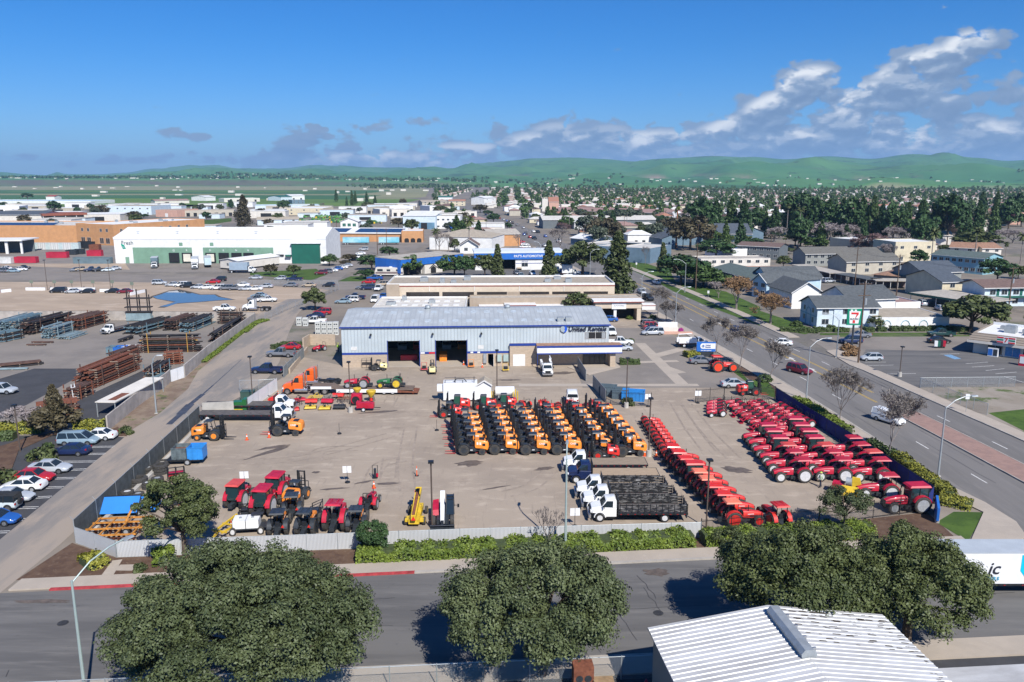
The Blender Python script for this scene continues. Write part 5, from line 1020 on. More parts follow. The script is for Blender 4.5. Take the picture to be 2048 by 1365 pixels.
def qi(name,label,cat,a,b,depth,h,wall,roof='white',rt='flat',rh=1.5,wins=0,doors=0,wc=None,group=None,dm=None,seed=0,along='x',par=.3):
 B=Bld(name,label,cat,a,b,depth,h,wall,group);B.qM()
 if rt=='flat':B.flat(roof,par)
 elif rt=='gable':B.qL(rh,roof,along)
 else:B.hip(rh,roof)
 r=random.Random(seed+int(a[0]))
 for i in range(wins):B.win(B.L*(i+.5)/wins-.7,h*.55 if h<4.2 else h*.68,1.5,1.1,m=wc)
 if h>4.6:
  for i in range(wins):B.win(B.L*(i+.5)/wins-.7,1.0,1.5,1.2,m=wc)
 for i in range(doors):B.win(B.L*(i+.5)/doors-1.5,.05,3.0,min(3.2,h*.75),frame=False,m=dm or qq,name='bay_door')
 return B
qi('glasshouse','long pale glasshouse roof stretching beside the fields','glasshouse',V1(-400,215),V1(1380,218),60,4.0,'white',mat('glasshouse_roof',(.50,.62,.68),.4,0,.1,.1),'flat')
qi('warehouse','white warehouse with dark doorway at the far left','warehouse',V1(-250,352),V1(300,345),40,6,'white','white',doors=3)
qi('warehouse','low cream shed in front of the long glasshouse','warehouse',V1(85,268),V1(740,268),26,4,'stuccow','gravel')
qi('warehouse','light blue two storey warehouse with parked lorries before it','warehouse',V1(1620,380),V2(330,380),45,8,'paleblue','tan',wins=6)
qi('storage_units','pink tan row of storage garages with roller doors','garage row',V2(395,410),V2(720,415),30,6,'pink','tan','flat',doors=1,dm=qp)
qi('storage_units','long tan row of garages with dark and white doors','garage row',V2(722,408),V2(1580,398),20,5.2,'beige','tan','flat',doors=8)
qi('farm_shed','long tan roofed shed beside the green machinery yard','shed',V3(115,540),V3(740,530),12,4.2,'paleblue','tan','gable',1.6,wins=4)
qi('warehouse','cream warehouse with white roof behind the machinery yard','warehouse',V3(535,385),V3(1110,385),45,6.2,'buff','white','flat',wins=3)
qi('glasshouse','pale green glasshouse block behind the cream warehouse','glasshouse',V3(80,300),V3(1060,290),40,4.0,'paleblue',mat('glasshouse_green',(.46,.58,.56),.4,0,.12,.15))
qi('white_canopy','long white vaulted canopy above parked lorries','canopy',V3(530,575),V3(1080,560),9,3.6,'white','white','gable',.7)
gh=qi('gabled_house','white gabled house with dark green windows behind solar roof','house',V3(1375,590),V3(1640,590),12,5.0,'white','white','gable',2.4,wins=0,along='y')
for i in range(3):gh.win(gh.L*(.12+.29*i),1.6,gh.L*.18,2.0,m=qP)
so_=Bld('solar_roof_shed','orange shed with sloping roof covered in solar panels','shed',V3(700,778),V4(330,790),16,4.6,'orange');so_.qM();so_.t.qa('roof',MB().qf([(-.6,4.45),(16.4,6.5),(16.4,6.7),(-.6,4.75)],-.6,so_.L+.6,'x'),RM_['white'])
for k in range(2):
 n=15
 for i in range(n):
  x=2+k*(so_.L*.52)+i*(so_.L*.44/n);w_=so_.L*.44/n-.12;so_.t.qa('solar_panel',MB().qc([(x,1.6,5.05),(x+w_,1.6,5.05),(x+w_,13,6.42),(x,13,6.42)],[(x,1.6,5.12),(x+w_,1.6,5.12),(x+w_,13,6.49),(x,13,6.49)]),sp_)
oe=qi('orange_shed','plain orange shed with three arched openings','shed',V4(330,800),V4(655,798),18,6.0,'orange','white','flat');
for i in range(3):oe.t.qa('arched_door',MB().qf([(1.5+i*3.4,.05),(4+i*3.4,.05),(4+i*3.4,1.6),(3.4+i*3.4,2.3),(2.1+i*3.4,2.3),(1.5+i*3.4,1.6)],-.05,-.004),qq)
bw=Bld('barrel_warehouse','white warehouse under a wide tan sheet roof behind palm trees','warehouse',V4(752,905),V4(1695,925),26,6.4,'white');bw.qM();bw.hip(3.0,'tan',.3)
qi('orange_shed','orange brick shed with rough grey roof beyond the palms','shed',V4(1660,860),V5(150,850),22,6.2,'orange','gravel','gable',2.0)
ch=Bld('cottage','small white cottage with brown gabled roof below the tall palm','house',V4(1215,968),V4(1480,968),11,4.0,'white');ch.qM();ch.qL(2.6,'brown','y',.9);ch.win(2,1.3,1.6,1.4);ch.win(7,1.3,1.6,1.4)
wg=Bld('white_garage','white and pale blue garage with slanted open bays','garage',V4(352,598),V4(845,600),30,9.0,'paleblue');wg.qM();wg.t.qa('roof',MB().qf([(-.4,9.0),(30.4,11.2),(30.4,11.4),(-.4,9.2)],-.3,wg.L+.3,'x'),RM_['white']);wg.qb('open_bay',wg.L*.48,wg.L*.97,-.1,-.003,0,4.6,mat('bay_blue',(.12,.24,.34),.5,0,.2,.3));wg.qb('open_bay',wg.L*.55,wg.L*.74,-.15,-.103,0,4.4,qq)
wo=qi('garage_office','white two level office beside the pale blue garage','office building',V4(848,590),V4(1220,590),26,8.4,'white','gravel','flat',wins=5)
qi('lorry_depot','long low white depot along the avenue behind the garage','depot',V4(690,420),V4(1470,410),24,4.6,'stuccow','gravel','flat',doors=6)
sh_=[('tan roofed hall with small windows by the far crossing','hall',V4(640,245),V4(1020,240),18,5,'beige','tan','gable',4,0),('cream shop with orange tiled roof by the far avenue','shop',V4(1040,245),V4(1290,245),16,6,'buff','tile','gable',3,0),('green roofed hall among the far sheds','hall',V4(880,150),V4(1090,150),22,4,'white',qP,'gable',0,0),('white pointed hall on the right of the far avenue','hall',V4(1580,230),V4(1760,220),20,9,'white','white','gable',2,0),('low white shed behind the machinery yard','shed',V4(0,400),V4(240,395),24,6,'stuccow','white','flat',0,2),('flat white workshop left of the far side street','workshop',V4(180,405),V4(490,400),22,6,'stuccow','gravel','flat',0,3),('white shed beside the round green tree','shed',V4(755,340),V4(860,338),30,6,'white','white','flat',1,0),('white block above the flat workshop','workshop',V4(130,330),V4(500,325),25,5,'white','white','flat',0,0),('dark green roofed market hall near the fields','hall',V3(470,170),V3(640,165),30,6,'paleblue',qP,'gable',0,0),('white arched barn near the fields','barn',V3(610,160),V3(830,155),20,7,'white','white','gable',0,2),('blue and white machinery shed beside the arched barn','shed',V3(640,215),V3(830,212),20,5,'slate','dirty','flat',3,0),('beige hall with dark windows near the pines','hall',V3(1780,370),V3(1972,372),26,6.5,'beige','gravel','flat',0,3),('red barn roof at the edge of the green field','barn',V1(700,150),V1(830,150),20,5,'white',mat('barn_red',(.30,.05,.04),.8,0,.1,.5),'gable',0,0),('white shed with row of windows among the far trailers','shed',V2(380,215),V2(900,205),20,4,'stuccow','rose','gable',0,0),('long white shed right of the far trailers','shed',V2(1150,170),V2(1300,165),30,6,'white','white','gable',0,0),('pale shed behind the eucalyptus tree','shed',V2(1430,190),V2(1972,180),24,5,'stuccow','white','flat',0,4)]
for lab,cat,a,b,dp,h,wl,rf,rt,wi,do in sh_:qi(cat,lab,cat,a,b,dp,h,wl,rf,rt,1.8,wi,do)
A=qi('apartment_house','pale blue two storey apartments with grey gabled roof facing the shop','apartments',(72.3,186),(87,186.6),10,4.9,'paleblue','grey','gable',2.0,wins=0)
for x in(1.2,5.6,9.4,12.6):A.win(x,3.3,1.5,1.1)
for x in(1.2,5.8):A.win(x,.9,1.6,1.2)
for y in(2,7):A.win(y,3.3,.9,1.1,'l');A.win(y,1.0,.9,1.2,'l')
A.t.qa('arch_trim',MB().qd([(-.06,3.6,0),(-.06,3.6,3.2),(-.06,4.2,4.0),(-.06,5,4.3),(-.06,5.8,4.0),(-.06,6.4,3.2),(-.06,6.4,0)],.09,4),WM['aqua']);A.qb('band',-.08,-.003,0,10,2.5,2.7,WM['aqua']);A.qb('bay_panel',3.9,6.0,-.25,-.003,0,4.6,WM['paleblue'])
def apx(lab,a,b,dp,h,wl,rf,rt='gable',rh=2.0,wi=0,al='x',cat='apartments',name='apartment_house'):return qi(name,lab,cat,a,b,dp,h,wl,rf,rt,rh,wi,0,along=al)
apx('white gabled wing with dark grey roof behind the front apartments',S4(1190,230),S4(1420,225),14,4.6,'white','grey',rh=2.6,al='y',wi=0)
apx('blue gabled wing nearest the avenue in the grey roofed court',S4(880,130),S4(990,150),22,4.9,'blue','grey',rh=2.2,al='y',wi=2)
apx('long grey roofed wing at the back of the apartment court',S4(1000,110),S4(1420,105),12,5,'paleblue','grey',rh=2.6)
w2=apx('white two storey wing with dark grey roof and low slit window',S4(1640,305),S4(2000,290),12,4.8,'white','grey',rh=2.6,wi=0);w2.qb('slit_window',w2.L*.55,w2.L*.9,-.05,-.003,.9,1.6,qq)
w3=qi('garden_wall_block','white single storey block with arched mouldings behind a hedge','apartments',S5(520,405),S5(1110,402),14,2.9,'white','tan','flat',par=.15)
for x in(4.0,10.6,17.0):
 x*=w3.L/26;w3.t.qa('arch_trim',MB().qd([(x-1,-.05,0),(x-1,-.05,1.5),(x-.6,-.05,2.1),(x,-.05,2.35),(x+.6,-.05,2.1),(x+1,-.05,1.5),(x+1,-.05,0)],.08,4),WM['aqua'])
qi('carport','flat tan carport roof behind the white arched block','carport',S5(680,275),S5(880,268),12,2.8,'white','rose','flat')
cpn=Bld('carport','long sloping carport with green edge over parked cars','carport',S5(800,190),S5(1110,240),14,2.8,'dgrey');cpn.qb('roof',-.3,cpn.L+9,-.6,14,2.9,3.15,RM_['gravel']);cpn.qb('edge',-.35,cpn.L+9.05,-.66,-.603,2.65,3.2,qP);cpn.qb('back_wall',0,cpn.L+8.5,9,9.2,0,2.9,WM['dgrey'])
for i in range(5):cpn.qb('post',i*4.,i*4.+.15,0,.15,0,2.9,qp)
g1=qi('apartment_house','grey green two storey apartments with charcoal hipped roof on right','apartments',S5(1050,160),S5(1210,155),16,5.2,'buff','slate','gable',2.6,1)
g2=Bld('motel','white and green two level motel with brown roof by big tree','motel',S5(1390,215),S5(2150,205),10,5.4,'paleblue');g2.qM();g2.qL(1.4,'brown','x',.9)
for i in range(7):g2.win(1.5+i*3.4,3.3,1.6,1.3);g2.win(1.5+i*3.4,.8,1.6,1.4);g2.qb('green_door',3.4+i*3.4,4.2+i*3.4,-.06,-.003,3.0,5.0,qP)
g2.qb('balcony',0,g2.L,-1.5,-.003,2.6,2.9,qP)
apx('grey brown gabled block with charcoal roof below the blue apartments',V8(420,1350),V8(1000,1330),14,5.2,'grey','slate',rh=2.8,wi=2)
apx('beige two storey block with olive grey roof and white walkway',V7(530,1010),V7(1240,1000),11,5.0,'grey','olive',rh=2.2,wi=7)
apx('olive roofed block right of the tall wooden pole',V7(1150,1140),V7(1972,1120),12,4.8,'beige','olive',rh=2.3,wi=4)
apx('small olive roofed link between the grey apartment blocks',V7(1240,955),V7(1680,945),10,4.0,'grey','olive',rh=1.8)
apx('warm brown shingled low roof behind the carports',S5(505,25),S5(900,60),18,3.0,'tan','warm','hip',1.6)
for lab,a,b in(('long flat carport with white roof and parked cars beneath',V7(330,1090),V7(900,1230)),('dark flat carport in front of the warm brown roof',V7(980,1240),V7(1450,1330)),('brown carport with three open bays',V7(1600,1350),V8(280,1360))):
 B=Bld('carport',lab,'carport',a,b,6,2.6,'dgrey');B.qb('roof',-.3,B.L+.3,-.4,6.2,2.5,2.75,RM_['gravel']if 'dark' not in lab else RM_['grey']);B.qb('back_wall',0,B.L,5.8,6,0,2.5,WM['mauve'])
 for i in range(6):B.qb('post',B.L*i/5-.06,B.L*i/5+.06,0,.12,0,2.5,qp)
bl_=apx('light blue two storey apartment house with stepped grey roof',V8(555,1062),V8(1340,1140),13,6.0,'aqua','green',rh=1.6,wi=8)
cr_=apx('cream three storey block with flat white roof',V8(0,945),V8(605,935),16,8.2,'buff','white','flat',wi=3)
apx('grey slab sided hall with flat white roof under the dark grove',V7(895,790),V7(1640,860),20,6.5,'grey','white','flat')
apx('tan and brown roofed houses behind the blue apartments',V8(840,830),V8(1240,850),12,3.4,'stuccow','warm',wi=2,cat='house',name='house')
apx('white gabled house with warm roof right of the palm',V8(1330,850),V8(1620,850),14,3.4,'stuccow','warm',wi=2,cat='house',name='house')
apx('small grey lean roofed house beside the orange fenced yard',V8(610,680),V8(860,685),10,5,'stuccow','gravel',wi=0,cat='house',name='house')
apx('brown roofed house with orange wall under the pines',V8(1000,520),V8(1170,520),14,4.2,'orange','rose','hip',2,cat='house',name='house')
apx('pinkish roofed house right of the orange walled house',V8(1220,470),V8(1400,470),14,4,'stuccow','rose','hip',2,cat='house',name='house')
apx('reddish low roof behind the cream block',V8(400,760),V8(650,760),12,3,'stuccow','rose','hip',1.4,cat='house',name='house')
apx('long white motel wing with flat gravel roof and small windows',V6(920,1030),V6(1972,1020),12,3.2,'stuccow','gravel','flat',wi=8,cat='motel',name='motel')
gp=apx('pink and brick motel wing with green roof edge',V7(-400,1200),V7(300,1205),12,3.0,'pink','green','flat',wi=6,cat='motel',name='motel')
apx('dark green roofed motel wing behind the bare willows',R3(1660,870),R3(2048,990),14,4.2,'slate','green',rh=1.6,wi=4,cat='motel',name='motel')
apx('white office with slanted grey end wall beyond the cypress',V6(150,970),V6(470,900),26,6,'slate','dirty','flat',cat='office building',name='office_building')
apx('cream low office with dark glass behind the tall cypress',V5(1800,1060),V6(160,860),22,6,'stuccow','dirty','flat',cat='office building',name='office_building')
apx('stepped white flat roofed block behind the magnolia',V6(1380,900),V6(1620,890),20,4,'white','white','flat',wi=0)
apx('brown roofed slate block right of the stepped white block',V6(1470,880),V6(2100,915),14,5.5,'dgrey','brown',rh=1.2,wi=6)
for lab,a,b,dp,h,rh in(('steep charcoal roofed chapel below the dark grove',V6(1190,640),V6(1690,640),22,4.5,5),('broad charcoal roof left of the chapel gable',V6(980,560),V6(1200,610),26,4.5,5),('charcoal roof behind the thin green trees',V5(1760,760),V6(330,700),24,4,4)):apx(lab,a,b,dp,h,'slate','slate',rh=rh,cat='chapel',name='chapel')
apx('long mottled tan roofed warehouse along the avenue',V5(500,590),V6(240,430),26,6,'dgrey','dirty',rh=2.2,cat='warehouse',name='warehouse')
apx('rose tiled row of shops with pale gables',V5(640,390),V6(640,300),30,5,'buff','rose',rh=2.5,wi=8,cat='shops',name='shop_row')
tc_=Bld('tiled_hall','tall hall with bright orange tiled roof and pale tower','hall',V5(590,330),V5(740,330),30,10,'pink');tc_.qM();tc_.qL(4.5,'tile','x',.3);tc_.qb('tower',-7,-1,2,9,0,13,WM['stuccow'])
for i,(lab,a,b,h,rf)in enumerate((('low white store with tiled edge left of the orange hall',V5(230,300),V5(530,290),6,'white'),('long white store right of the orange hall',V5(780,320),V5(1330,320),6,'white'),('small white house with tiled hip roof by the store',V5(1330,320),V5(1450,320),6,'tile'),('white shed with dark striped end',V5(1640,320),V5(1972,320),7,'white'),('white two storey store far beyond the rose roofs',V5(1600,225),V5(1770,225),7,'tile'),('pale tan store at the centre of the far town',V5(1080,180),V5(1330,180),6,'tan'))):apx(lab,a,b,20,h,'stuccow',rf,'hip' if rf=='tile' else 'flat',2,cat='store',name='store')
apx('white roofed tyre shop with small blue bay by the avenue',V5(920,830),V5(1300,870),14,3.5,'slate','white',rh=2,cat='shop',name='shop')
q0=S5(1305,585);q1=(q0[0]+16,q0[1]-15.5)
cs=Bld('convenience_store','convenience store with striped mansard roof and glass front on the right','shop',q0,q1,14,3.6,'stuccow');cs.qM(3.4)
MANS=qw('striped_shingles',(.30,.25,.20),.42,2,.5,.8,0,.35)
cs.t.qa('mansard',MB().qc([(-.9,-1.4,2.7),(cs.L+1,-1.4,2.7),(cs.L+1,-.02,2.7),(-.9,-.02,2.7)],[(-.2,-.2,4.3),(cs.L+1,-.2,4.3),(cs.L+1,-.02,4.3),(-.2,-.02,4.3)]),MANS);cs.t.qa('mansard',MB().qc([(-.9,-.019,2.7),(-.02,-.019,2.7),(-.02,14,2.7),(-.9,14,2.7)],[(-.2,-.019,4.3),(-.02,-.019,4.3),(-.02,14,4.3),(-.2,14,4.3)]),MANS)
cs.qb('fascia',-.92,cs.L+1,-1.46,-1.403,2.35,2.85,WM['stuccow']);cs.qb('roof',0,cs.L,.2,14,3.9,4.0,RM_['white']);cs.qb('parapet',0,cs.L,13.8,14,3.5,4.6,qm)
for i in range(5):cs.win(2.6+i*3.1,.3,2.6,2.0,m=WGL if i not in(1,)else mat('poster_blue',(.05,.22,.5),.4,0,.2,2),mull=1)
sb=cs.t.qa('sign_board',MB().box(4.4,7.6,-1.75,-1.47,3.0,4.3),qm);st_=MB()
for z,m_ in((4.0,0),(3.55,1),(3.1,0)):
 for a,b in((4.45,5.55),(6.45,7.55)):st_.mat(m_).box(a,b,-1.79,-1.753,z,z+.26)
cs.t.qa('sign_stripes',st_,[mat('sign_red',(.62,.03,.03),.5,0,0),mat('sign_green',(.0,.22,.12),.5,0,0)])
ql('7',1.25,mat('sign_red',(.62,.03,.03)),cs.t.e,(6.0,-1.77,3.65),bold=.03,name='sign_lettering')
for i,(x,y,a,h)in enumerate(((5,6,1.0,1.4),(7.5,7,.6,.8),(10,5,1.3,1.6),(3,9,.5,.7))):cs.t.qa('roof_unit',MB().box(x-a,x+a,y-a,y+a,4.0,4.0+h).box(x-a*.8,x+a*.8,y-a*.8,y+a*.8,4.001+h,4.12+h),qn)
ic=qg('ice_chest',cs.t.e.location,cs.yaw,'white and blue ice chest outside the convenience store','ice chest');ic.e.location=Vector((q0[0],q0[1],0))+Matrix.Rotation(cs.yaw,3,'Z')@Vector((3.9,-1.0,.05));ic.qa('body',MB().box(-.9,.9,-.5,.4,0,1.7),qm);ic.qa('door_panel',MB().box(-.8,-.05,-.54,-.503,.2,1.5),BLUEP);ic.qa('door_panel',MB().box(.1,.8,-.54,-.503,.2,1.5),WGL)
zr=5.6
a_=G(1300,1243,5.0);c_=G(1540,1220,6.2);b_=G(1745,1238,5.0)
fs=Bld('metal_shed','white corrugated metal shed roof with ridge ventilator in the foreground','shed',(10.6,38.6),(26.6,40.2),10.2,5.0,qw('shed_siding',(.42,.48,.47),.35,0,.6,.5,.1,.7))
fs.qM();fs.qL(1.15,mat('corrugated_white',(.40,.395,.385),.55,.1,0,.45,col2=(.58,.585,.58),qx=(.5,1.5,1)),'y',.35,th=.12)
rb=MB();sl=1.15/(fs.L/2)
for i in range(24):
 y=-.25+i*.455
 for a,b,za,zb in((-.34,fs.L/2-.02,5-.34*sl,6.15),(fs.L/2+.02,fs.L+.34,6.15,5-.34*sl)):rb.qc([(a,y-.05,za+.125),(b,y-.05,zb+.125),(b,y+.05,zb+.125),(a,y+.05,za+.125)],[(a,y-.02,za+.165),(b,y-.02,zb+.165),(b,y+.02,zb+.165),(a,y+.02,za+.165)])
ll=MB();lr=random.Random(4)
for i in range(150):
 x=fs.L/2+.4+lr.random()**.6*(fs.L/2-.3);y=10.3-lr.random()**1.8*4.5 if lr.random()<.6 else lr.uniform(0,10);x=x if y>6 else fs.L-lr.random()**2*.5;z=5+(fs.L-x)*sl+.14;a=lr.uniform(.03,.16);ll.quad((x-a*2,y-a*.4,z+a*2*sl),(x+a*2,y-a*.5,z-a*2*sl),(x+a*1.6,y+a*.4,z-a*1.6*sl),(x-a*1.5,y+a*.5,z+a*1.5*sl))
fs.t.qa('leaf_litter',ll,mat('leaf_litter',(.06,.045,.035),.9,0,.4,3))
fs.t.qa('roof_ribs',rb,mat('rib_white',(.64,.65,.64),.45,.1,.08,.6))
xm=fs.L/2;fs.t.qa('ridge_ventilator',MB().qf([(xm-.45,6.2),(xm+.45,6.2),(xm+.5,6.5),(xm+.28,6.78),(xm-.28,6.78),(xm-.5,6.5)],4.4,9.6),qn)
for i in range(4):fs.t.qa('ventilator_blade',MB().box(xm+.28,xm+.5,4.6+i*1.25,4.7+i*1.25,6.5,6.80),qt)
ls=Bld('lean_to','low white sheet roof beside the foreground shed','shed',(26.9,42.6),(48,44.3),4.2,3.2,'stuccow');ls.qM();ls.t.qa('roof',MB().box(-.2,ls.L,-.3,4.4,3.2,3.3),qQ['corrugated_white'])
GR_FORK='orange and black forklifts parked in ranks'
FK={s:qG(stickers=s,forkm=(CREDF if s!='dark' else BLK),mast_h=3.2).build('forklift')for s in('none','one','two')}
FKB=qG(stickers='none',mast_h=3.0,rim=ORG).build('forklift');FKK=qG(KOR,CREDF,KOR,'one',True,2.9).build('forklift');FKR=qG(KOR,CREDF,KOR,'one',False,2.9).build('forklift')
r=random.Random(3);COLN=['leftmost','second','third','fourth','fifth','rightmost']
for c in range(6):
 for row in range((5,6,6,6,6,7)[c]):
  y=98.4+row*2.72+(1.0 if c==4 else 0)+r.uniform(-.15,.15)+(-.5 if c>3 else 0);x=-5.36+c*4.02-.125*(y-98.4)+r.uniform(-.12,.12)
  if c==4:x+=.3
  k='none' if row==0 and c in(2,3,5)else r.choice(['one','two','one'])
  qh(FK[k],(x,y),R(180+r.uniform(-1.5,1.5)),f"orange and black mast forklift, {COLN[c]} column, {'front row' if row == 0 else ORD[row]+' row from the front'}",'forklift',GR_FORK,.01,1.1).name='forklift'
qh(FKR,(11.6,96.4),R(178),'red orange forklift with orange wheels among the orange and black ranks','forklift',None,.01,.95)
for i,(p,yw,pr,lab)in enumerate(((T3(150,292),180,FKR,'red orange open forklift at the left end of the rear rank'),(T3(215,232),182,FKK,'red orange forklift with green glass cab before the white tank box'),(T3(420,232),180,FKK,'red orange forklift with green cab beside the white gabled hut'),(T3(580,222),182,FKK,'red orange forklift with green cab before the white round tank'))):
 qh(pr,p,R(yw),lab,'forklift','red orange forklifts in the rear rank',.01,.95)
TKL=qF(KOR,KOR,'rops',.8,loader=True,rear_r=.7).build('tractor');TKR=qF(KOR,KOR,'rops',.78,rear_r=.68).build('tractor');TKC=qF(KOR,KOR,'canopy',1.0,True,rear_r=.86,front_r=.6).build('tractor')
TKF=qF(KOR,KOR,'canopy',1.0,True,mat('faded_canopy',(.72,.19,.11),.55,0,.15,1.5),rear_r=.86,front_r=.6).build('tractor');TKB=qF(KOR,KOR,'cab',1.05,True,rear_r=.88,front_r=.62).build('tractor');TKW=qF(KOR,mat('rim_orange',(.85,.06,.02),.4,0,.1,1),'canopy',1.1,True,rear_r=.92,front_r=.86).build('tractor')
for i,(p,yw)in enumerate(((T3(760,225),120),(T3(900,225),95),(T3(1110,222),92),(T3(1300,225),90),(T3(1010,235),180),(T3(1230,240),180),(T3(1400,245),175))):
 qh(TKL if i in(1,2,3)else TKR,p,R(yw),('red orange tractor with raised front loader bucket' if i in(1,2,3)else 'red orange compact tractor')+', '+ORD[i]+' from the left behind the forklift ranks','tractor','red orange tractors behind the forklifts',.01,.95)
A0,A1=T4(175,352),T4(365,660)
for i in range(11):
 t=i/10.;qh(TKR,(A0[0]+(A1[0]-A0[0])*t+.4,A0[1]+(A1[1]-A0[1])*t),R(4+r.uniform(-3,3)),f"red orange compact tractor with roll bar, {ORD[i]} from the far end",'tractor','red orange line of tractors',.01)
B0,B1=T4(400,690),T4(868,1165)
for i in range(9):
 t=i/8.;pr=(TKC,TKC,TKC,TKB,TKF,TKF,TKC,TKC,TKF)[i]
 lab={id(TKC):'red orange tractor with glossy red canopy',id(TKB):'red orange tractor with glazed cab',id(TKF):'red orange tractor with faded pink canopy'}[id(pr)]
 qh(pr,(B0[0]+(B1[0]-B0[0])*t+.3,B0[1]+(B1[1]-B0[1])*t+.8),R(3+r.uniform(-3,3)),f"{lab}, {ORD[i]} of the canopied ones along the line",'tractor','red orange line of tractors',.01)
qh(TKC,T4(1245,1165),R(100),'red orange canopy tractor seen from behind by the iron fence','tractor',None,.01)
TRS=qF(qs,RIMW,'rops',.80,rear_r=.68,front_r=.36).build('tractor')
TR2=qF(mat('worn_crimson',(.36,.018,.035),.6,0,.25,1.2),RIMG,'rops',.80,rear_r=.66,front_r=.38).build('tractor');TR3=qF(qs,RIMG,'rops',.78,rear_r=.68,front_r=.36,loader=True).build('tractor')
GRS='small crimson tractors with roll bars'
for c,(x0,x1,n,y0)in enumerate(((32.6,31.3,4,119.6),(35.4,36.6,9,119.6),(38.7,39.4,8,119.6),(41.6,42.6,6,117.8))):
 for i in range(n):
  t=i/max(1,n-1);qh(r.choice([TRS,TRS,TR2,TRS,TR3])if i<n-1 else TRS,(x0+(x1-x0)*t+r.uniform(-.1,.1),y0-1.66*i+r.uniform(-.1,.1)),R(186+r.uniform(-5,5)),f"small crimson tractor with roll bar, {COLN[c] if c < 3 else 'rightmost'} column, {ORD[i]} from far fence",'tractor',GRS,.01)
TBC=qF(qs,RIMW,'canopy',1.04,True,mat('sky_tinted_red_canopy',(.44,.022,.045),.5,0,.18,1.5),rear_r=.84,front_r=.66).build('tractor');TBB=qF(qs,RIMG,'cab',1.04,True,rear_r=.84,front_r=.6).build('tractor')  # canopy red has a slight pink sky reflection put into its base colour
TBD=qF(qs,RIMW,'canopy',1.04,True,CREDF,rear_r=.84,front_r=.66).build('tractor')
GRB='large crimson tractors in three columns'
for c in range(3):
 for row in range(7):
  if(c,row)==(0,6):continue
  x=34.3+c*4.6+(.0 if row<4 else .2);y=88.9+row*2.68
  if x>46.2-.09*(y-82)-1.1:continue
  cab=row>=3 and not(c==2 and row<5);pr=TBB if cab else(TBD if(row==2 and c<2)or(row==1 and c==2)else TBC)
  qh(pr,(x+r.uniform(-.15,.15),y+r.uniform(-.1,.1)),R(181+r.uniform(-4,4)),f"large crimson tractor with {'glazed cab' if cab else 'flat red canopy'}, {('left','middle','right')[c]} column, {'front' if row == 0 else ORD[row]} row",'tractor',GRB,.01)
qh(TBC,T5(700,700),R(178),'crimson canopy tractor towing the yellow machine by the blue fence','tractor',GRB,.01);qh(TBB,T5(935,805),R(184),'large crimson cab tractor at the near corner of the blue fence','tractor',GRB,.01,1.08)
qh(qF(qs,RIMW,'cab',1.05,True,CREDF,rear_r=.9,front_r=.6).build('tractor'),T2(285,690),R(84),'crimson cab tractor with faded orange roof seen from behind','tractor','crimson cab tractors seen from behind',.01)
TBX=qF(qs,RIMW,'cab',1.12,True,rear_r=.98,front_r=.66).build('tractor')
qh(TBX,T2(500,752),R(86),'crimson cab tractor, nearest of the pair seen from behind','tractor','crimson cab tractors seen from behind',.01);qh(TBX,T2(600,640),R(84),'crimson cab tractor, farther of the pair with big side mirror','tractor','crimson cab tractors seen from behind',.01)
qh(qF(qs,RIMW,'canopy',1.12,True,qs,rear_r=.98,front_r=.6).build('tractor'),T2(1068,868),R(88),'crimson canopy tractor with tall black exhaust seen from behind','tractor',None,.01)
qh(qF(qs,RIMG,'rops',.95,rear_r=.7).build('tractor'),T2(1330,705),R(86),'small crimson tractor with roll frame behind the yellow sprayer','tractor',None,.01)
qh(TKW,S4(600,722),R(3),'red orange tractor with big orange wheels beside the entrance sign','tractor',None,.02);qh(FKK,S4(860,905),R(2),'red orange forklift with green cab behind the iron fence','forklift',None,.01)
qh(qF(qs,RIMG,'rops',.85,rear_r=.62).build('tractor'),S2(650,555),R(230),'small red orange mower tractor by the block wall','tractor',None,.01)
LDR=qF(ORG,qo,'canopy',1.0,True,qo,rear_r=.8,front_r=.55,fen=qo).build('loader')
for p,yw,lab in((T2(620,905),96,'orange and grey loader with blue bucket on its bonnet near the fence'),(T2(730,765),98,'orange and grey loader with grey roof behind the mast'),(T2(1235,880),92,'orange and grey loader half hidden by the small round tree'),(T2(835,900),88,'orange tractor with grey roof and red warning triangle near the fence')):
 qh(LDR,p,R(yw),lab,'loader','orange and grey loaders seen from behind',.01)
for i,(p,yw,lab)in enumerate(((T2(920,770),92,'black and orange skid loader attachment rack seen from behind'),(T2(700,700),60,'black pallet fork frame among the orange grey loaders'),(T2(390,760),10,'dark mower frame beside the white tank trailer'),(T2(870,880),0,'black rotary cutter lying by the slatted fence'),(T1(1390,545),20,'dark baler frame under a red cover'),(T1(1350,760),40,'black hay frame behind the corner tree'))):
 imp_=qg('attachment_frame',(*p,.01),R(yw),lab,'attachment','dark attachments in the left corner');f_=MB()
 for x in(-.9,0,.9):f_.qd([(x,-.5,.1),(x,-.5,1.7),(x,.6,1.2),(x,.6,.1)],.06,4)
 for z in(.3,.9,1.6):f_.qd([(-.95,-.5,z),(.95,-.5,z)],.06,4)
 imp_.qa('frame',f_,BLK);imp_.qa('body',MB().box(-.8,.8,-.3,.5,.25,.85),(qo,qo,qo,qo,qs,qo)[i]);imp_.qa('tines',MB().box(-.7,-.55,-1.6,-.4,.1,.18).box(.55,.7,-1.6,-.4,.1,.18),qr)
qh(FKB,T1(1660,228),R(0),'orange forklift with orange wheels beside the dark flatbed trailer','forklift',None,.01,1.1);qh(FK['none'],T2(680,112),R(180),'orange and black forklift parked against the white flatbed cab','forklift',None,.01,1.15);qh(FKB,T2(760,640),R(80),'dark mast forklift standing behind the orange grey loaders','forklift',None,.01,1.0)
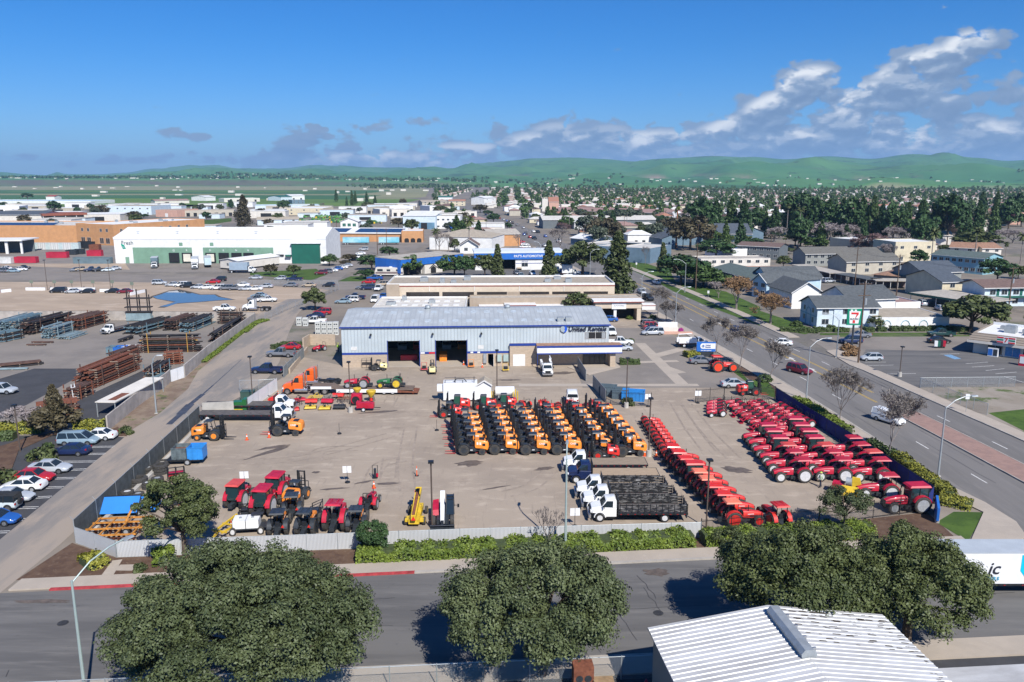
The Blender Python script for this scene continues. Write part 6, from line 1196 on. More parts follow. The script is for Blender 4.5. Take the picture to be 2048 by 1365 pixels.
WOODF=mat('bed_planks',(.27,.21,.15),.85,0,.2,1,qx=(1,8,1));TANF=mat('bed_tan',(.36,.27,.18),.85,0,.15,1,qx=(1,8,1))
TS=qH('white','stake',8.75,rear=2.3).build('stake_truck');GT='trucks parked nose out in a rank'
for i in range(5):
 t=i/4.;x=8.0-1.9*t+1.6;y=(78.1,81.0,83.9,88.7,92.2)[i]
 if i<3:qh(TS,(x,y),R(180),('nearest','second nearest','third nearest')[i]+' white truck with black slatted stake bed','truck',GT,.01)
 elif i==3:qh(qH('navy','flat',9.4,TANF,rear=2.4).build('flatbed_truck'),(x-.2,y),R(180),'navy blue truck with tan flat bed between the white trucks','truck',GT,.01)
 else:qh(qH('white','flat',8.9,WOODF,rear=2.3).build('flatbed_truck'),(x,y),R(180),'farthest white truck of the rank with brown plank bed','truck',GT,.01)
TF=qH('white','flat',12.5).build('flatbed_truck')
for p,lab in((S2(385,1125),'white flatbed truck with long black bed behind the forklifts'),(S2(400,1050),'white flatbed truck with black bed, farther of the pair')):qh(TF,(p[0]-1.2,p[1]+1.4),R(0),lab,'truck','white flatbed trucks by the left wall',.01)
LB=semi_kit('orange').build('semi_truck');pL=S2(375,905)
qh(LB,(pL[0]+1.75,pL[1]+1.0),R(180),'orange semi truck hitched to the low loader trailer','truck',None,.01,1.05);qh(semi_kit('orange',False).build('semi_truck'),(S2(480,830)[0]+1.75,S2(480,830)[1]),R(176),'orange semi truck parked behind the low loader','truck',None,.01,1.05)
lt=qg('lowboy_trailer',(pL[0]+3.9,pL[1]+1.0,.01),0,'long white sided low loader trailer carrying two tractors','trailer');dk=mat('deck_planks',(.15,.11,.085),.9,0,.3,1.2,qx=(.4,6,1))
lt.qa('deck',MB().box(4.2,16.8,-1.25,1.25,.82,.98).box(0,3.4,-1.25,1.25,1.25,1.42).qc([(3.4,-1.25,1.25),(4.2,-1.25,.82),(4.2,1.25,.82),(3.4,1.25,1.25)],[(3.4,-1.25,1.42),(4.2,-1.25,.98),(4.2,1.25,.98),(3.4,1.25,1.42)]),dk)
lt.qa('side_rail',MB().box(4.2,14.2,-1.29,-1.252,.42,.99).box(0,3.4,-1.29,-1.252,1.0,1.43),qm);lt.qa('side_rail',MB().box(4.2,14.2,1.252,1.29,.42,.99),qm);lt.qa('ramp',MB().qc([(14.2,-1.25,.4),(17.6,-1.25,.35),(17.6,1.25,.35),(14.2,1.25,.4)],[(14.2,-1.25,.815),(17.6,-1.25,.5),(17.6,1.25,.5),(14.2,1.25,.815)]),qr)
kk=Kit()
for x in(12.0,13.4):
 for sg in(-1,1):qI(kk,x,sg*.9,.46,.5,RIMW,RUB,0,20)
for n_,mb_,m_,par_,sm_ in kk.p:lt.qa(n_,mb_,m_,None,sm_)
qh(qF(qs,RIMG,'rops',1.0,True,rear_r=.8,front_r=.52).build('tractor'),(lt.e.location.x+8.6,lt.e.location.y),R(180),'dark red tractor with folded roll bar on the low loader','tractor',None,1.0);JDG=mat('tractor_green',(.02,.13,.035),.4,0,.12,1.5,coat=.3)
qh(qF(JDG,YEL,'rops',1.0,True,rear_r=.82,front_r=.5).build('tractor'),(lt.e.location.x+14.0,lt.e.location.y),R(180),'green tractor with yellow wheels on the low loader','tractor',None,1.0)
uk=qH('white','flat',6.4);sb_=uk.qa('service_body',qm);sb_.box(-6.0,-1.5,-1.2,-.75,1.1,2.2);sb_.box(-6.0,-1.5,.75,1.2,1.1,2.2);sb_.box(-2.0,-1.5,-.74,.74,1.1,2.3);uk.qa('crane_arm',qm).qd([(-5.6,.9,2.2),(-5.6,.9,3.0),(-2.2,.9,3.1)],.12,6);US=uk.build('service_truck')
qh(US,S3(925,755),R(-88),'white service truck facing out before the shaded office canopy','service truck',None,.01,.85);qh(US,S4(480,525),R(6),'white utility truck with side lockers by the entrance sign','service truck',None,.02,.85)
th=qg('telehandler',(T2(1915,790)[0],77.6,.01),R(-86),'white and red telehandler with wide black bucket facing the fence','telehandler');kk=Kit()
for x in(1.5,-1.4):
 for sg in(-1,1):qI(kk,x,sg*.95,.6,.42,RIMG,DUST,.06,24)
for n_,mb_,m_,par_,sm_ in kk.p:th.qa(n_,mb_,m_,None,sm_)
th.qa('chassis',MB().box(-2.3,2.1,-.62,.62,.5,1.0),qo);th.qa('engine_cover',MB().qc([(-1.6,-1.15,.95),(1.0,-1.15,.95),(1.0,-.4,.95),(-1.6,-.4,.95)],[(-1.5,-1.05,1.65),(.7,-1.05,1.45),(.7,-.45,1.5),(-1.5,-.45,1.75)]),qs)
th.qa('cab_glass',MB().qc([(-1.2,.3,1.0),(.9,.3,1.0),(.9,1.15,1.0),(-1.2,1.15,1.0)],[(-1.1,.4,2.4),(.3,.4,2.4),(.3,1.1,2.4),(-1.1,1.1,2.4)]),qO);fr_=MB()
for a,b in(((-1.2,.3,1.0),(-1.1,.4,2.45)),((.9,.3,1.0),(.3,.4,2.45)),((.9,1.17,1.0),(.3,1.12,2.45)),((-1.2,1.17,1.0),(-1.1,1.12,2.45)),((-1.1,.4,2.42),(.3,.4,2.42)),((-1.1,1.12,2.42),(.3,1.12,2.42)),((-.4,.35,2.44),(-.4,1.12,2.44)),((.3,.4,2.42),(.3,1.12,2.42))):fr_.qd([a,b],.06,4)
th.qa('cab_frame',fr_,BLK);th.qa('boom',MB().qc([(-2.4,-.3,1.9),(2.4,-.22,.7),(2.4,.16,.7),(-2.4,.2,1.9)],[(-2.4,-.3,2.3),(2.4,-.22,1.1),(2.4,.16,1.1),(-2.4,.2,2.3)]),qm);th.qa('boom_tip',MB().qc([(2.4,-.18,.35),(3.2,-.18,.3),(3.2,.12,.3),(2.4,.12,.35)],[(2.4,-.18,1.05),(3.2,-.18,.7),(3.2,.12,.7),(2.4,.12,1.05)]),BLK)
th.qa('bucket',MB().qf([(3.1,.06),(4.1,.04),(4.08,.12),(3.3,.18),(3.25,.8),(3.5,.95),(3.48,1.0),(3.1,.9)],-1.25,1.2),qo);th.qa('mirror',MB().qd([(.6,1.15,1.9),(.7,1.6,1.9)],.03,4).box(.66,.74,1.5,1.7,1.7,2.05),BLK)
yb=qg('boom_crane',(*T2(1700,800),.01),R(-90),'yellow wheeled boom crane with rusty lattice seen end on','crane');kk=Kit()
for sg in(-1,1):qI(kk,.8,sg*.95,.42,.3,YEL,DUST,.05,18);qI(kk,-2.0,sg*.9,.42,.3,YEL,DUST,.05,18)
for n_,mb_,m_,par_,sm_ in kk.p:yb.qa(n_,mb_,m_,None,sm_)
yb.qa('chassis',MB().box(-2.6,1.6,-.55,.55,.4,.95).box(.4,1.3,-.95,.95,.5,.8),YEL);yb.qa('boom',MB().qc([(-3.2,-.32,2.1),(2.0,-.25,.95),(2.0,.25,.95),(-3.2,.32,2.1)],[(-3.2,-.32,2.5),(2.0,-.25,1.45),(2.0,.25,1.45),(-3.2,.32,2.5)]),YEL);yb.qa('boom_rack',MB().qc([(-2.8,-.16,2.42),(1.8,-.14,1.5),(1.8,.14,1.5),(-2.8,.16,2.42)],[(-2.8,-.16,2.52),(1.8,-.14,1.58),(1.8,.14,1.58),(-2.8,.16,2.52)]),qr);yb.qa('turret',MB().qe([(0,.6),(.5,.55)],(-.8,0,.95),'z',14),YEL);yb.qa('warning_triangle',MB().qf([(-.25,1.0),(.25,1.0),(0,1.45)],2.02,2.06,'x'),KOR)
ym_=qg('wood_chipper',(*T5(455,690),.01),R(150),'yellow chipping machine with round grille towed by a crimson tractor','chipper');ym_.qa('chute',MB().qf([(-.6,.3),(.5,.3),(.6,2.1),(-.2,2.1)],-.1,.1).qf([(-.6,.3),(.5,.3),(.6,.5),(-.6,.5)],-.8,1.0),mat('bright_yellow',(.75,.52,.04),.5,0,.15,1));ym_.qa('side_plate',MB().qc([(-.2,.9,.2),(1.5,1.2,.2),(1.5,1.4,.2),(-.2,1.1,.2)],[(-.2,.9,1.3),(1.5,1.2,1.4),(1.5,1.4,1.4),(-.2,1.1,1.3)]),qQ['bright_yellow']);ym_.qa('engine_grille',MB().qe([(-.3,.5),(.3,.5)],(.9,.1,1.5),'x',18),qn);ym_.qa('frame',MB().box(-.6,2.2,-.3,.3,.35,.6).box(1.4,2.6,-.6,.6,.6,1.2),qs);kk=Kit()
for sg in(-1,1):qI(kk,.6,sg*1.1,.4,.25,RIMG,RUB,0,16)
for n_,mb_,m_,par_,sm_ in kk.p:ym_.qa(n_,mb_,m_,None,sm_)
def qy(kind,m):
 k=Kit()
 if kind=='mower':
  d=k.qa('deck',m);d.qc([(-.9,-.7,.18),(.9,-.7,.18),(.9,.7,.18),(-.9,.7,.18)],[(-.8,-.6,.42),(.8,-.6,.42),(.8,.6,.42),(-.8,.6,.42)]);g=k.qa('gearbox',BLK);g.qe([(0,.2),(.25,.16)],(0,0,.42),'z',10)
  h=k.qa('hitch_frame',BLK);h.qd([(-.5,.6,.4),(0,1.3,.7),(.5,.6,.4)],.05,5);h.qd([(0,.1,.5),(0,1.3,.7)],.04,5);s=k.qa('skid',BLK);s.box(-.95,-.88,-.6,.6,.02,.3);s.box(.88,.95,-.6,.6,.02,.3)
 elif kind=='rake':
  f=k.qa('frame',m)
  for y in(-.6,.1,.7):f.qd([(-1.1,y,.6),(1.1,y,.6)],.06,5)
  for x in(-1,0,1):f.qd([(x,-.6,.6),(x,.7,.6)],.05,5)
  f.qd([(-.4,.7,.6),(0,1.3,1.0),(.4,.7,.6)],.05,5);t=k.qa('tines',BLK)
  for i in range(12):t.qd([(-1+i*.18,-.6+(i%3)*.6,.6),(-1+i*.18,-.7+(i%3)*.6,.05)],.03,4)
 elif kind=='tiller':
  d=k.qa('hood',m,None,40);d.qf([(-.5,.3),(.5,.3),(.4,.62),(.15,.78),(-.2,.76),(-.45,.55)],-.9,.9,'x');g=k.qa('rotor',BLK);g.qd([(-.85,0,.25),(.85,0,.25)],.22,8);f=k.qa('hitch_frame',BLK);f.qd([(-.35,.3,.6),(0,.9,.9),(.35,.3,.6)],.05,5)
 elif kind=='spreader':
  k.qa('hopper',m,None,40).qe([(0,.12),(.7,.62),(.95,.66),(1.0,.62)],(0,0,.55),'z',20);f=k.qa('frame',BLK)
  for a in range(4):f.qd([(.6*cos(a*pi/2+.8),.6*sin(a*pi/2+.8),0),(.35*cos(a*pi/2+.8),.35*sin(a*pi/2+.8),.9)],.04,4)
  k.qa('agitator',KOR).qe([(0,.25),(.35,.2)],(0,0,.15),'z',12)
 elif kind=='chipper':
  b=k.qa('body',m,None,40);b.loft([[(x,-w,.5),(x,-w,h),(x,w,h),(x,w,.5)]for x,w,h in((-1.4,.55,1.2),(-.2,.55,1.35),(.6,.4,1.25),(1.2,.55,1.5))]);f=k.qa('tow_bar',BLK);f.qd([(-1.3,0,.5),(-2.4,0,.45)],.06,6)
  for sg in(-1,1):qI(k,.1,sg*.75,.34,.2,RIMW,RUB,0,16)
 elif kind=='blower':
  k.qa('fan',m,None,40).qe([(-.25,.75),(-.05,.85),(.25,.7)],(0,0,.95),'y',22);k.qa('grille',BLK).qe([(-.28,.6),(-.26,.6)],(0,0,.95),'y',18);k.qa('tank',m,None,40).box(-.8,.8,.3,1.3,.4,1.7);f=k.qa('frame',BLK);f.box(-.8,.8,-.3,1.3,.2,.38)
  for sg in(-1,1):qI(k,sg*.9,.5,.34,.2,RIMG,RUB,0,14)
 return k.build('implement')
IM={}
def imp(kind,m,p,yaw,lab,sc=1.0):
 key=(kind,m.name)
 if key not in IM:IM[key]=qy(kind,m)
 o=qh(IM[key],p,R(yaw),lab,{'mower':'mower','rake':'rake','tiller':'tiller','spreader':'spreader','chipper':'chipper','blower':'blower'}[kind],'implements laid out on the ground',.01,sc);o.name={'mower':'mower_deck','rake':'rake_frame','tiller':'rotary_tiller','spreader':'seed_spreader','chipper':'wood_chipper','blower':'sprayer_blower'}[kind]
for kind,m,q,yw,lab in(('mower',KOR,(335,945),20,'red orange mower deck at the top left of the implements'),('mower',KOR,(330,980),10,'red orange mower deck below the first one'),('tiller',KOR,(262,955),80,'red orange tiller at the far left beside the panel wall'),('mower',qs,(475,955),30,'crimson mower deck above the long black cutter'),('rake',BLK,(440,990),60,'black cutter frame between crimson and red mower decks'),('mower',KOR,(420,1030),15,'red mower deck at the bottom left of the implements'),('rake',YEL,(595,950),0,'yellow rake frame in the back row'),('tiller',KOR,(565,975),5,'red orange tiller in front of the yellow rake'),('mower',YEL,(555,1015),10,'wide yellow mower deck in the front row'),('mower',YEL,(668,1020),5,'smaller yellow mower deck beside the wide one'),('tiller',qs,(690,975),-5,'crimson tiller between yellow and black implements'),('rake',BLK,(715,945),20,'black angled frame in the back row'),('tiller',KOR,(775,930),0,'long orange bar tiller at the back right'),('rake',qr,(825,960),0,'rusty brown frame behind the square black rack'),('tiller',BLK,(785,1020),0,'square black rack near the lamp post foot')):imp(kind,m,S2(*q),yw,lab)
imp('blower',qs,S2(915,990),0,'red sprayer fan with round grille beside the lamp post',1.0);imp('spreader',YEL,S2(925,925),0,'yellow cone seed spreader, left of the two');imp('spreader',YEL,S2(1035,960),0,'yellow cone seed spreader on red base, right of the two',1.2);imp('chipper',qs,S2(985,1030),180,'red towable chipper with white wheel')
dh=qg('disc_harrow',(*T1(900,990),.01),R(4),'orange disc harrow with rows of black discs in the left corner','harrow');f_=MB();ORF=mat('harrow_orange',(.52,.22,.035),.7,0,.3,1.5)
for y,z in((-1.6,.75),(-.2,.8),(1.4,.75),(2.6,.7)):f_.qd([(-2.6,y,z),(2.8,y+.15,z)],.10,4)
for x in(-2.3,-.7,.8,2.4):f_.qd([(x,-1.6,.8),(x,2.6,.8)],.09,4)
f_.qd([(.6,1.5,.8),(1.2,2.6,2.3)],.12,5);dh.qa('frame',f_,ORF);ds_=MB()
for y in(-1.2,.4,1.9):
 ds_.qd([(-2.45,y,.32),(2.45,y,.32)],.06,6)
 for i in range(11):ds_.qe([(-.04,.30),(0,.05),(.02,.3)],(-2.4+i*.48,y,.32),'x',12)
dh.qa('discs',ds_,qr);kk=Kit()
for x in(-1.0,1.2):qI(kk,x,0,.36,.25,RIMG,RUB,0,14)
for n_,mb_,m_,par_,sm_ in kk.p:dh.qa(n_,mb_,m_,None,sm_)
yf=qg('plough_frame',(*T2(240,880),.01),R(70),'yellow ripper frame beside the white tank trailer','plough');f_=MB()
for y in(-.9,.9):f_.qd([(-1.8,y*.5,.7),(2.2,y,.8)],.12,4)
for x in(-1.6,0,1.8):f_.qd([(x,-.9,.75),(x,.9,.75)],.1,4)
f_.qd([(-1.8,0,.7),(-3.0,0,.3)],.12,4);f_.qd([(-3.0,0,.3),(-3.5,.6,.9)],.12,4);yf.qa('frame',f_,YEL);t_=MB()
for i in range(7):t_.qd([(1.2,-.9+i*.3,.75),(.9,-.9+i*.3,.05)],.05,4)
yf.qa('shanks',t_,BLK)
wt=qg('tank_trailer',(*T2(375,880),.01),R(8),'white twin tank sprayer trailer with black wheels','trailer');wt.qa('tank',MB().box(-1.9,-.05,-.95,.95,.75,1.75),qm,smooth=30);wt.qa('tank',MB().box(.05,1.9,-.95,.95,.75,1.75),qm);wt.qa('lid',MB().qe([(0,.22),(.1,.2)],(-.9,0,1.75),'z',12).qe([(0,.22),(.1,.2)],(.9,0,1.75),'z',12),qn);c_=MB()
for x in(-1.95,0,1.95):c_.box(x-.03,x+.03,-1.0,-.955,.6,1.8);c_.box(x-.03,x+.03,.955,1.0,.6,1.8)
c_.box(-2,2,-1.0,1.0,.6,.74);c_.box(2.0,3.0,-.8,.8,.7,.8);c_.box(.6,2.4,.2,1.0,1.95,2.02);wt.qa('frame',c_,qo);kk=Kit()
for sg in(-1,1):qI(kk,2.2,sg*1.1,.5,.3,RIMW,DUST,0,18);qI(kk,-1.9,sg*1.1,.5,.3,RIMW,DUST,0,18)
for n_,mb_,m_,par_,sm_ in kk.p:wt.qa(n_,mb_,m_,None,sm_)
wt.e.scale=(.66,.8,.85)
bb=qg('blue_board',(*T1(935,850),.01),R(6),'large bright blue board leaning upright above the harrow','board');bb.qa('panel',MB().qc([(-1.9,-.1,.5),(1.9,-.1,.5),(1.9,.0,.5),(-1.9,.0,.5)],[(-1.9,1.4,1.8),(1.9,1.4,1.8),(1.9,1.5,1.75),(-1.9,1.5,1.75)]),mat('bright_blue',(.02,.20,.62),.5,0,.06,.5));e_=MB()
for x in(-1.95,1.95):e_.qd([(x,-.12,0),(x,-.12,.5),(x,1.42,1.84)],.06,4)
e_.qd([(-1.95,1.42,1.84),(1.95,1.42,1.84)],.05,4);bb.qa('frame',e_,BLK)
bt=qg('tarped_trailer',(*T1(1120,800),.01),R(6),'low trailer under a blue and white tarpaulin','trailer');bt.qa('load',MB().qc([(-1.7,-1,.5),(1.7,-1,.5),(1.7,1.2,.5),(-1.7,1.2,.5)],[(-1.5,-.8,1.0),(1.5,-.8,.95),(1.5,1,1.3),(-1.5,1,1.25)]),qQ['bright_blue']);bt.qa('tarpaulin',MB().qc([(-1.5,-.5,1.06),(1.5,-.5,1.02),(1.5,.3,1.2),(-1.5,.3,1.18)],[(-1.5,-.5,1.12),(1.5,-.5,1.08),(1.5,.3,1.26),(-1.5,.3,1.24)]),qm);kk=Kit()
for sg in(-1,1):qI(kk,0,sg*1.1,.36,.22,RIMG,RUB,0,14)
for n_,mb_,m_,par_,sm_ in kk.p:bt.qa(n_,mb_,m_,None,sm_)
TYRE={}
def tyre_stack(p,rad,n,rim,lab):
 key=(rad,n,rim.name if rim else '')
 for i in range(n):
  if(rad,rim.name if rim else '')not in TYRE:
   k=Kit();t=k.qa('tread',DUST,None,35);w=rad*.42;t.qe([(0,rad*.58),(0,rad*.86),(w*.15,rad),(w*.85,rad),(w,rad*.86),(w,rad*.58),(w*.5,rad*.55),(0,rad*.58)],(0,0,0),'z',28,.06)
   if rim:k.qa('rim',rim,None,35).qe([(w*.3,rad*.57),(w*.75,rad*.5),(w*.7,rad*.15),(w*.8,0)],(0,0,0),'z',20)
   TYRE[(rad,rim.name if rim else '')]=k.build('tyre')
  o=qh(TYRE[(rad,rim.name if rim else '')],(p[0]+rnd.uniform(-.06,.06),p[1]+rnd.uniform(-.06,.06)),rnd.random()*6,f"{lab}, {('bottom' if i == 0 else 'top' if i == n-1 else 'middle')} of its pile" if n>1 else lab,'tyre','loose tractor tyres along the left wall',.01+i*rad*.43)
for q,rad,n,rim,lab in(((1095,590),1.05,2,None,'large tan rimmed tractor tyre on the wooden rack'),((1160,490),.8,2,RIMG,'grey tractor tyre beside the low wall'),((1285,440),.75,2,None,'black tractor tyre nearest the blue bins'),((1265,500),.9,3,None,'wide tractor tyre in the tall middle pile'),((1240,570),.72,2,RIMG,'grey rimmed tyre before the tall pile'),((1165,620),.62,3,RIMW,'small tyre in the pile with pale rims'),((1090,690),.66,2,RIMG,'tyre with grey rim left of the round tree'),((1005,700),.72,3,RIMW,'white rimmed tyre at the near end'),((1165,700),.6,1,KOR,'tyre with orange rim lying flat'),((990,660),.5,1,KOR,'small orange rimmed tyre by the wall')):tyre_stack(T1(*q),rad,n,rim,lab)
bt2=qg('bin_trailer',(*T1(1500,415),.01),R(4),'flat trailer carrying a blue bin and a rusty bin','trailer');bt2.qa('deck',MB().box(-2.6,1.4,-1,1,.5,.65),BLK);bt2.qa('draw_bar',MB().qd([(-2.6,0,.5),(-3.6,0,.4)],.07,5),BLK);kk=Kit()
for sg in(-1,1):qI(kk,0,sg*1.05,.4,.25,RIMG,RUB,0,16)
for n_,mb_,m_,par_,sm_ in kk.p:bt2.qa(n_,mb_,m_,None,sm_)
def bin_(p,yaw,L_,W_,H_,m,lab,cat='bin',z=.01,name='skip_bin',inner=None):
 t=qg(name,(*p,z),R(yaw),lab,cat);b=MB();a,c=L_/2,W_/2;e=.07
 b.box(-a,a,-c,-c+e,0,H_);b.box(-a,a,c-e,c,0,H_);b.box(-a,-a+e,-c+e,c-e,0,H_);b.box(a-e,a,-c+e,c-e,0,H_);b.box(-a+e,a-e,-c+e,c-e,0,.08);t.qa('body',b,m);rb=MB()
 for i in range(int(L_/.6)+1):x=-a+.1+i*(L_-.2)/max(1,int(L_/.6));rb.box(x-.05,x+.05,-c-.05,-c-.002,.05,H_-.02)
 t.qa('ribs',rb,m);t.qa('rim',MB().box(-a-.04,a+.04,-c-.05,-c+.05,H_+.001,H_+.08).box(-a-.04,a+.04,c-.05,c+.05,H_+.001,H_+.08),m)
 if inner:t.qa('contents',MB().box(-a+e,a-e,-c+e,c-e,H_*.5,H_*.72),inner)
 return t
BLB=mat('bin_blue',(.03,.24,.62),.5,0,.15,1);bin_((bt2.e.location.x+.9,bt2.e.location.y+.1),4,1.9,1.9,1.5,BLB,'bright blue open bin on the flat trailer',z=.66);bin_((bt2.e.location.x-1.1,bt2.e.location.y+.1),4,1.8,1.9,1.4,mat('bin_rust',(.10,.13,.14),.7,0,.4,1.5),'rusty grey open bin beside the blue one',z=.66,inner=qr)
bin_(S3(1600,945),-14,3.6,2,1.5,BLB,'bright blue skip behind the iron gate','skip');dg=mat('skip_grey',(.09,.13,.16),.6,0,.15,1)
bin_(S3(1400,905),-14,2.8,2,1.5,dg,'dark grey skip at the left of the gate row','skip');bin_(S3(1500,930),-14,2.6,2,1.5,dg,'dark grey skip between the other two','skip')
fu=qg('fuel_store',(*T3(240,172),.01),R(3),'big white boxed fuel store with pipes on top','fuel tank');fu.qa('tank_box',MB().box(-2.7,2.7,0,2.4,.25,3.0),qm);fu.qa('skid',MB().box(-2.6,2.6,.1,2.3,0,.249),BLK);pp=MB()
for x in(-2.4,-.8,.4,2.2):pp.qd([(x,.4,3.0),(x,.4,4.0 if x in(-.8,2.2)else 3.4)],.06,5)
pp.qd([(-2.5,.3,3.45),(2.5,.3,3.45)],.035,4);pp.qd([(-2.5,2.0,3.45),(2.5,2.0,3.45)],.035,4);pp.qd([(-1,1,3.0),(-.6,1,3.5),(.6,1,3.5),(1,1,3.0)],.08,5);fu.qa('pipework',pp,qo);fu.qa('side_box',MB().box(-3.7,-2.72,.4,1.4,1.6,2.6),qm);fu.qa('side_box',MB().box(2.72,3.7,.4,1.4,1.6,2.6),qm)
hu=Bld('gabled_hut','narrow white hut with grey gabled roof beside the fuel store','hut',T3(372,168),T3(482,168),2.8,2.6,'white');hu.qM();hu.qL(.7,'tan','y',.15)
ta=qg('round_tank',(*T3(590,150),.01),R(2),'small white round tank on a stand behind the forklifts','tank');ta.qa('tank',MB().qd([(-1.5,0,1.3),(-1.3,0,1.3),(1.3,0,1.3),(1.5,0,1.3)],.75,16),qm,smooth=40);ta.qa('stand',MB().box(-1.1,-.9,-.6,.6,0,.7).box(.9,1.1,-.6,.6,0,.7),qn)
for i,q in enumerate(((265,165),(355,160),(485,165),(500,165),(655,165),(672,150),(690,165))):
 b=qg('bollard',(*T3(*q),.01),0,f"yellow steel bollard, {ORD[i]} from the left around the fuel store",'bollard','yellow bollards round the tanks');b.qa('post',MB().qd([(0,0,0),(0,0,1.5)],.09,8),YEL);b.qa('cap',MB().qe([(0,.09),(.06,.07),(.09,0)],(0,0,1.5),'z',8),YEL)
car('cargovan','white',T3(1118,172),88,'facing away behind the forklift ranks')
def person(p,yaw,lab,shirt,trousers,hat,pose=0.0):
 t=qg('person',(*p,.01),yaw,lab,'person');SK=mat('skin',(.42,.25,.17),.6,0,.1,6);b=MB();s=.22
 def ring8(c,rx,ry):return[(c[0]+rx*cos(2*pi*k/10),c[1]+ry*sin(2*pi*k/10),c[2])for k in range(10)]
 tr_=[ring8((0,0,.90),.125,.165),ring8((0,0,1.02),.115,.15),ring8((.01,0,1.2),.125,.175),ring8((.01,0,1.36),.12,.20),ring8((0,0,1.45),.085,.13),ring8((0,0,1.50),.055,.06),ring8((.015,0,1.56),.06,.06),ring8((.03,0,1.62),.095,.075),ring8((.03,0,1.70),.105,.08),ring8((.02,0,1.77),.09,.072),ring8((.01,0,1.815),.045,.04)]
 b.loft(tr_)
 for sg in(-1,1):
  st=.22*sg;b.qd([(0,sg*.09,.95),(st*.5,sg*.095,.52),(st*.75-.03,sg*.095,.1),(st*.75-.02,sg*.1,.04)],.085,10,.048);b.qd([(st*.75-.07,sg*.1,.035),(st*.75+.19,sg*.11,.03)],.045,8,.032)
  b.qd([(0,sg*.19,1.40),(-st*.25,sg*.25,1.14),(-st*.25+.12,sg*.26,.92)],.052,9,.033)
  h=Vector((-st*.25+.13,sg*.26,.89));b.qd([tuple(h+Vector((-.01,0,.04))),tuple(h+Vector((.01,0,-.04)))],.034,7,.038)
  for i in range(4):y_=(i-1.5)*.019;b.qd([tuple(h+Vector((.01+y_,sg*.004,-.04))),tuple(h+Vector((.02+y_,-sg*.006,-.085))),tuple(h+Vector((.018+y_,-sg*.022,-.115+abs(i-1.3)*.008)))],.0088,5,.006)
  b.qd([tuple(h+Vector((.035,0,0))),tuple(h+Vector((.06,-sg*.01,-.035))),tuple(h+Vector((.062,-sg*.018,-.065)))],.010,5,.007)
 b.qe([(-.012,.028),(.012,.03)],(.03,.081,1.67),'y',8);b.qe([(-.012,.03),(.012,.028)],(.03,-.081,1.67),'y',8);b.qd([(.125,0,1.69),(.155,0,1.655),(.125,0,1.645)],.016,5)
 o=t.qa('body',b,SK,smooth=80)
 fc=MB();fc.bc(.132,.033,1.695,.012,.022,.012);fc.bc(.132,-.033,1.695,.012,.022,.012);fc.bc(.122,0,1.612,.014,.05,.010);t.qa('face_features',fc,mat('face_dark',(.06,.03,.025),.6,0,0),o)
 c=MB();c.loft([ring8((0,0,.94),.15,.19),ring8((0,0,1.02),.145,.185),ring8((.01,0,1.2),.145,.195),ring8((.01,0,1.36),.138,.215),ring8((0,0,1.455),.10,.145),ring8((0,0,1.49),.066,.072)])
 for sg in(-1,1):st=.22*sg;c.qd([(0,sg*.19,1.42),(-st*.25,sg*.255,1.13),(-st*.25+.10,sg*.262,.96)],.07,9,.05)
 t.qa('shirt',c,shirt,smooth=60);q=MB();q.loft([ring8((0,0,.80),.10,.16),ring8((0,0,.90),.14,.18),ring8((0,0,.99),.135,.172)])
 for sg in(-1,1):st=.22*sg;q.qd([(0,sg*.09,.93),(st*.5,sg*.098,.52),(st*.75-.03,sg*.1,.09)],.105,10,.07)
 t.qa('trousers',q,trousers,smooth=60);sh_=MB()
 for sg in(-1,1):st=.22*sg;sh_.qd([(st*.75-.09,sg*.1,.045),(st*.75+.06,sg*.105,.05),(st*.75+.22,sg*.112,.03)],.062,8,.045)
 t.qa('shoes',sh_,BLK,smooth=60);t.qa('hair',MB().qe([(0,.098),(.06,.094),(.11,.05),(.125,0)],(.005,0,1.715),'z',12),mat('hair_dark',(.03,.02,.015),.7,0,.2,4),smooth=60);t.qa('hat',MB().qe([(0,.17),(.015,.17),(.02,.108),(.09,.10),(.12,.06),(.125,0)],(.02,0,1.765),'z',14),hat,smooth=50);return t
person(T5(162,622),R(200),'person in pale shirt and dark trousers walking before the crimson tractors',mat('shirt_pale',(.50,.58,.42),.8,0,.1,5),mat('trousers_navy',(.02,.024,.045),.8,0,.15,5),mat('hat_yellow',(.55,.58,.12),.6,0,.1,5))
person(S2(775,568),R(80),'person in green vest standing at the corner of the metal workshop',mat('vest_lime',(.40,.62,.06),.7,0,.1,5),mat('trousers_navy',(.02,.024,.045)),mat('hat_yellow',(.55,.58,.12)))
def cone(p,lab,tall=False):
 t=qg('traffic_cone' if not tall else 'delineator_post',(*p,.01),0,lab,'traffic cone' if not tall else 'delineator','orange traffic cones and posts in the yard');t.qa('base',MB().box(-.22,.22,-.22,.22,0,.05),BLK if tall else KOR)
 t.qa('cone',MB().qe([(.05,.16 if not tall else .06),(.85 if not tall else 1.25,.035),(.86 if not tall else 1.26,0)],(0,0,0),'z',12),mat('cone_orange',(.85,.13,.02),.5,0,.05,2));t.qa('band',MB().qe([(.45,.105 if not tall else .068),(.62,.08 if not tall else .066)],(0,0,.02 if not tall else .3),'z',12),qm)
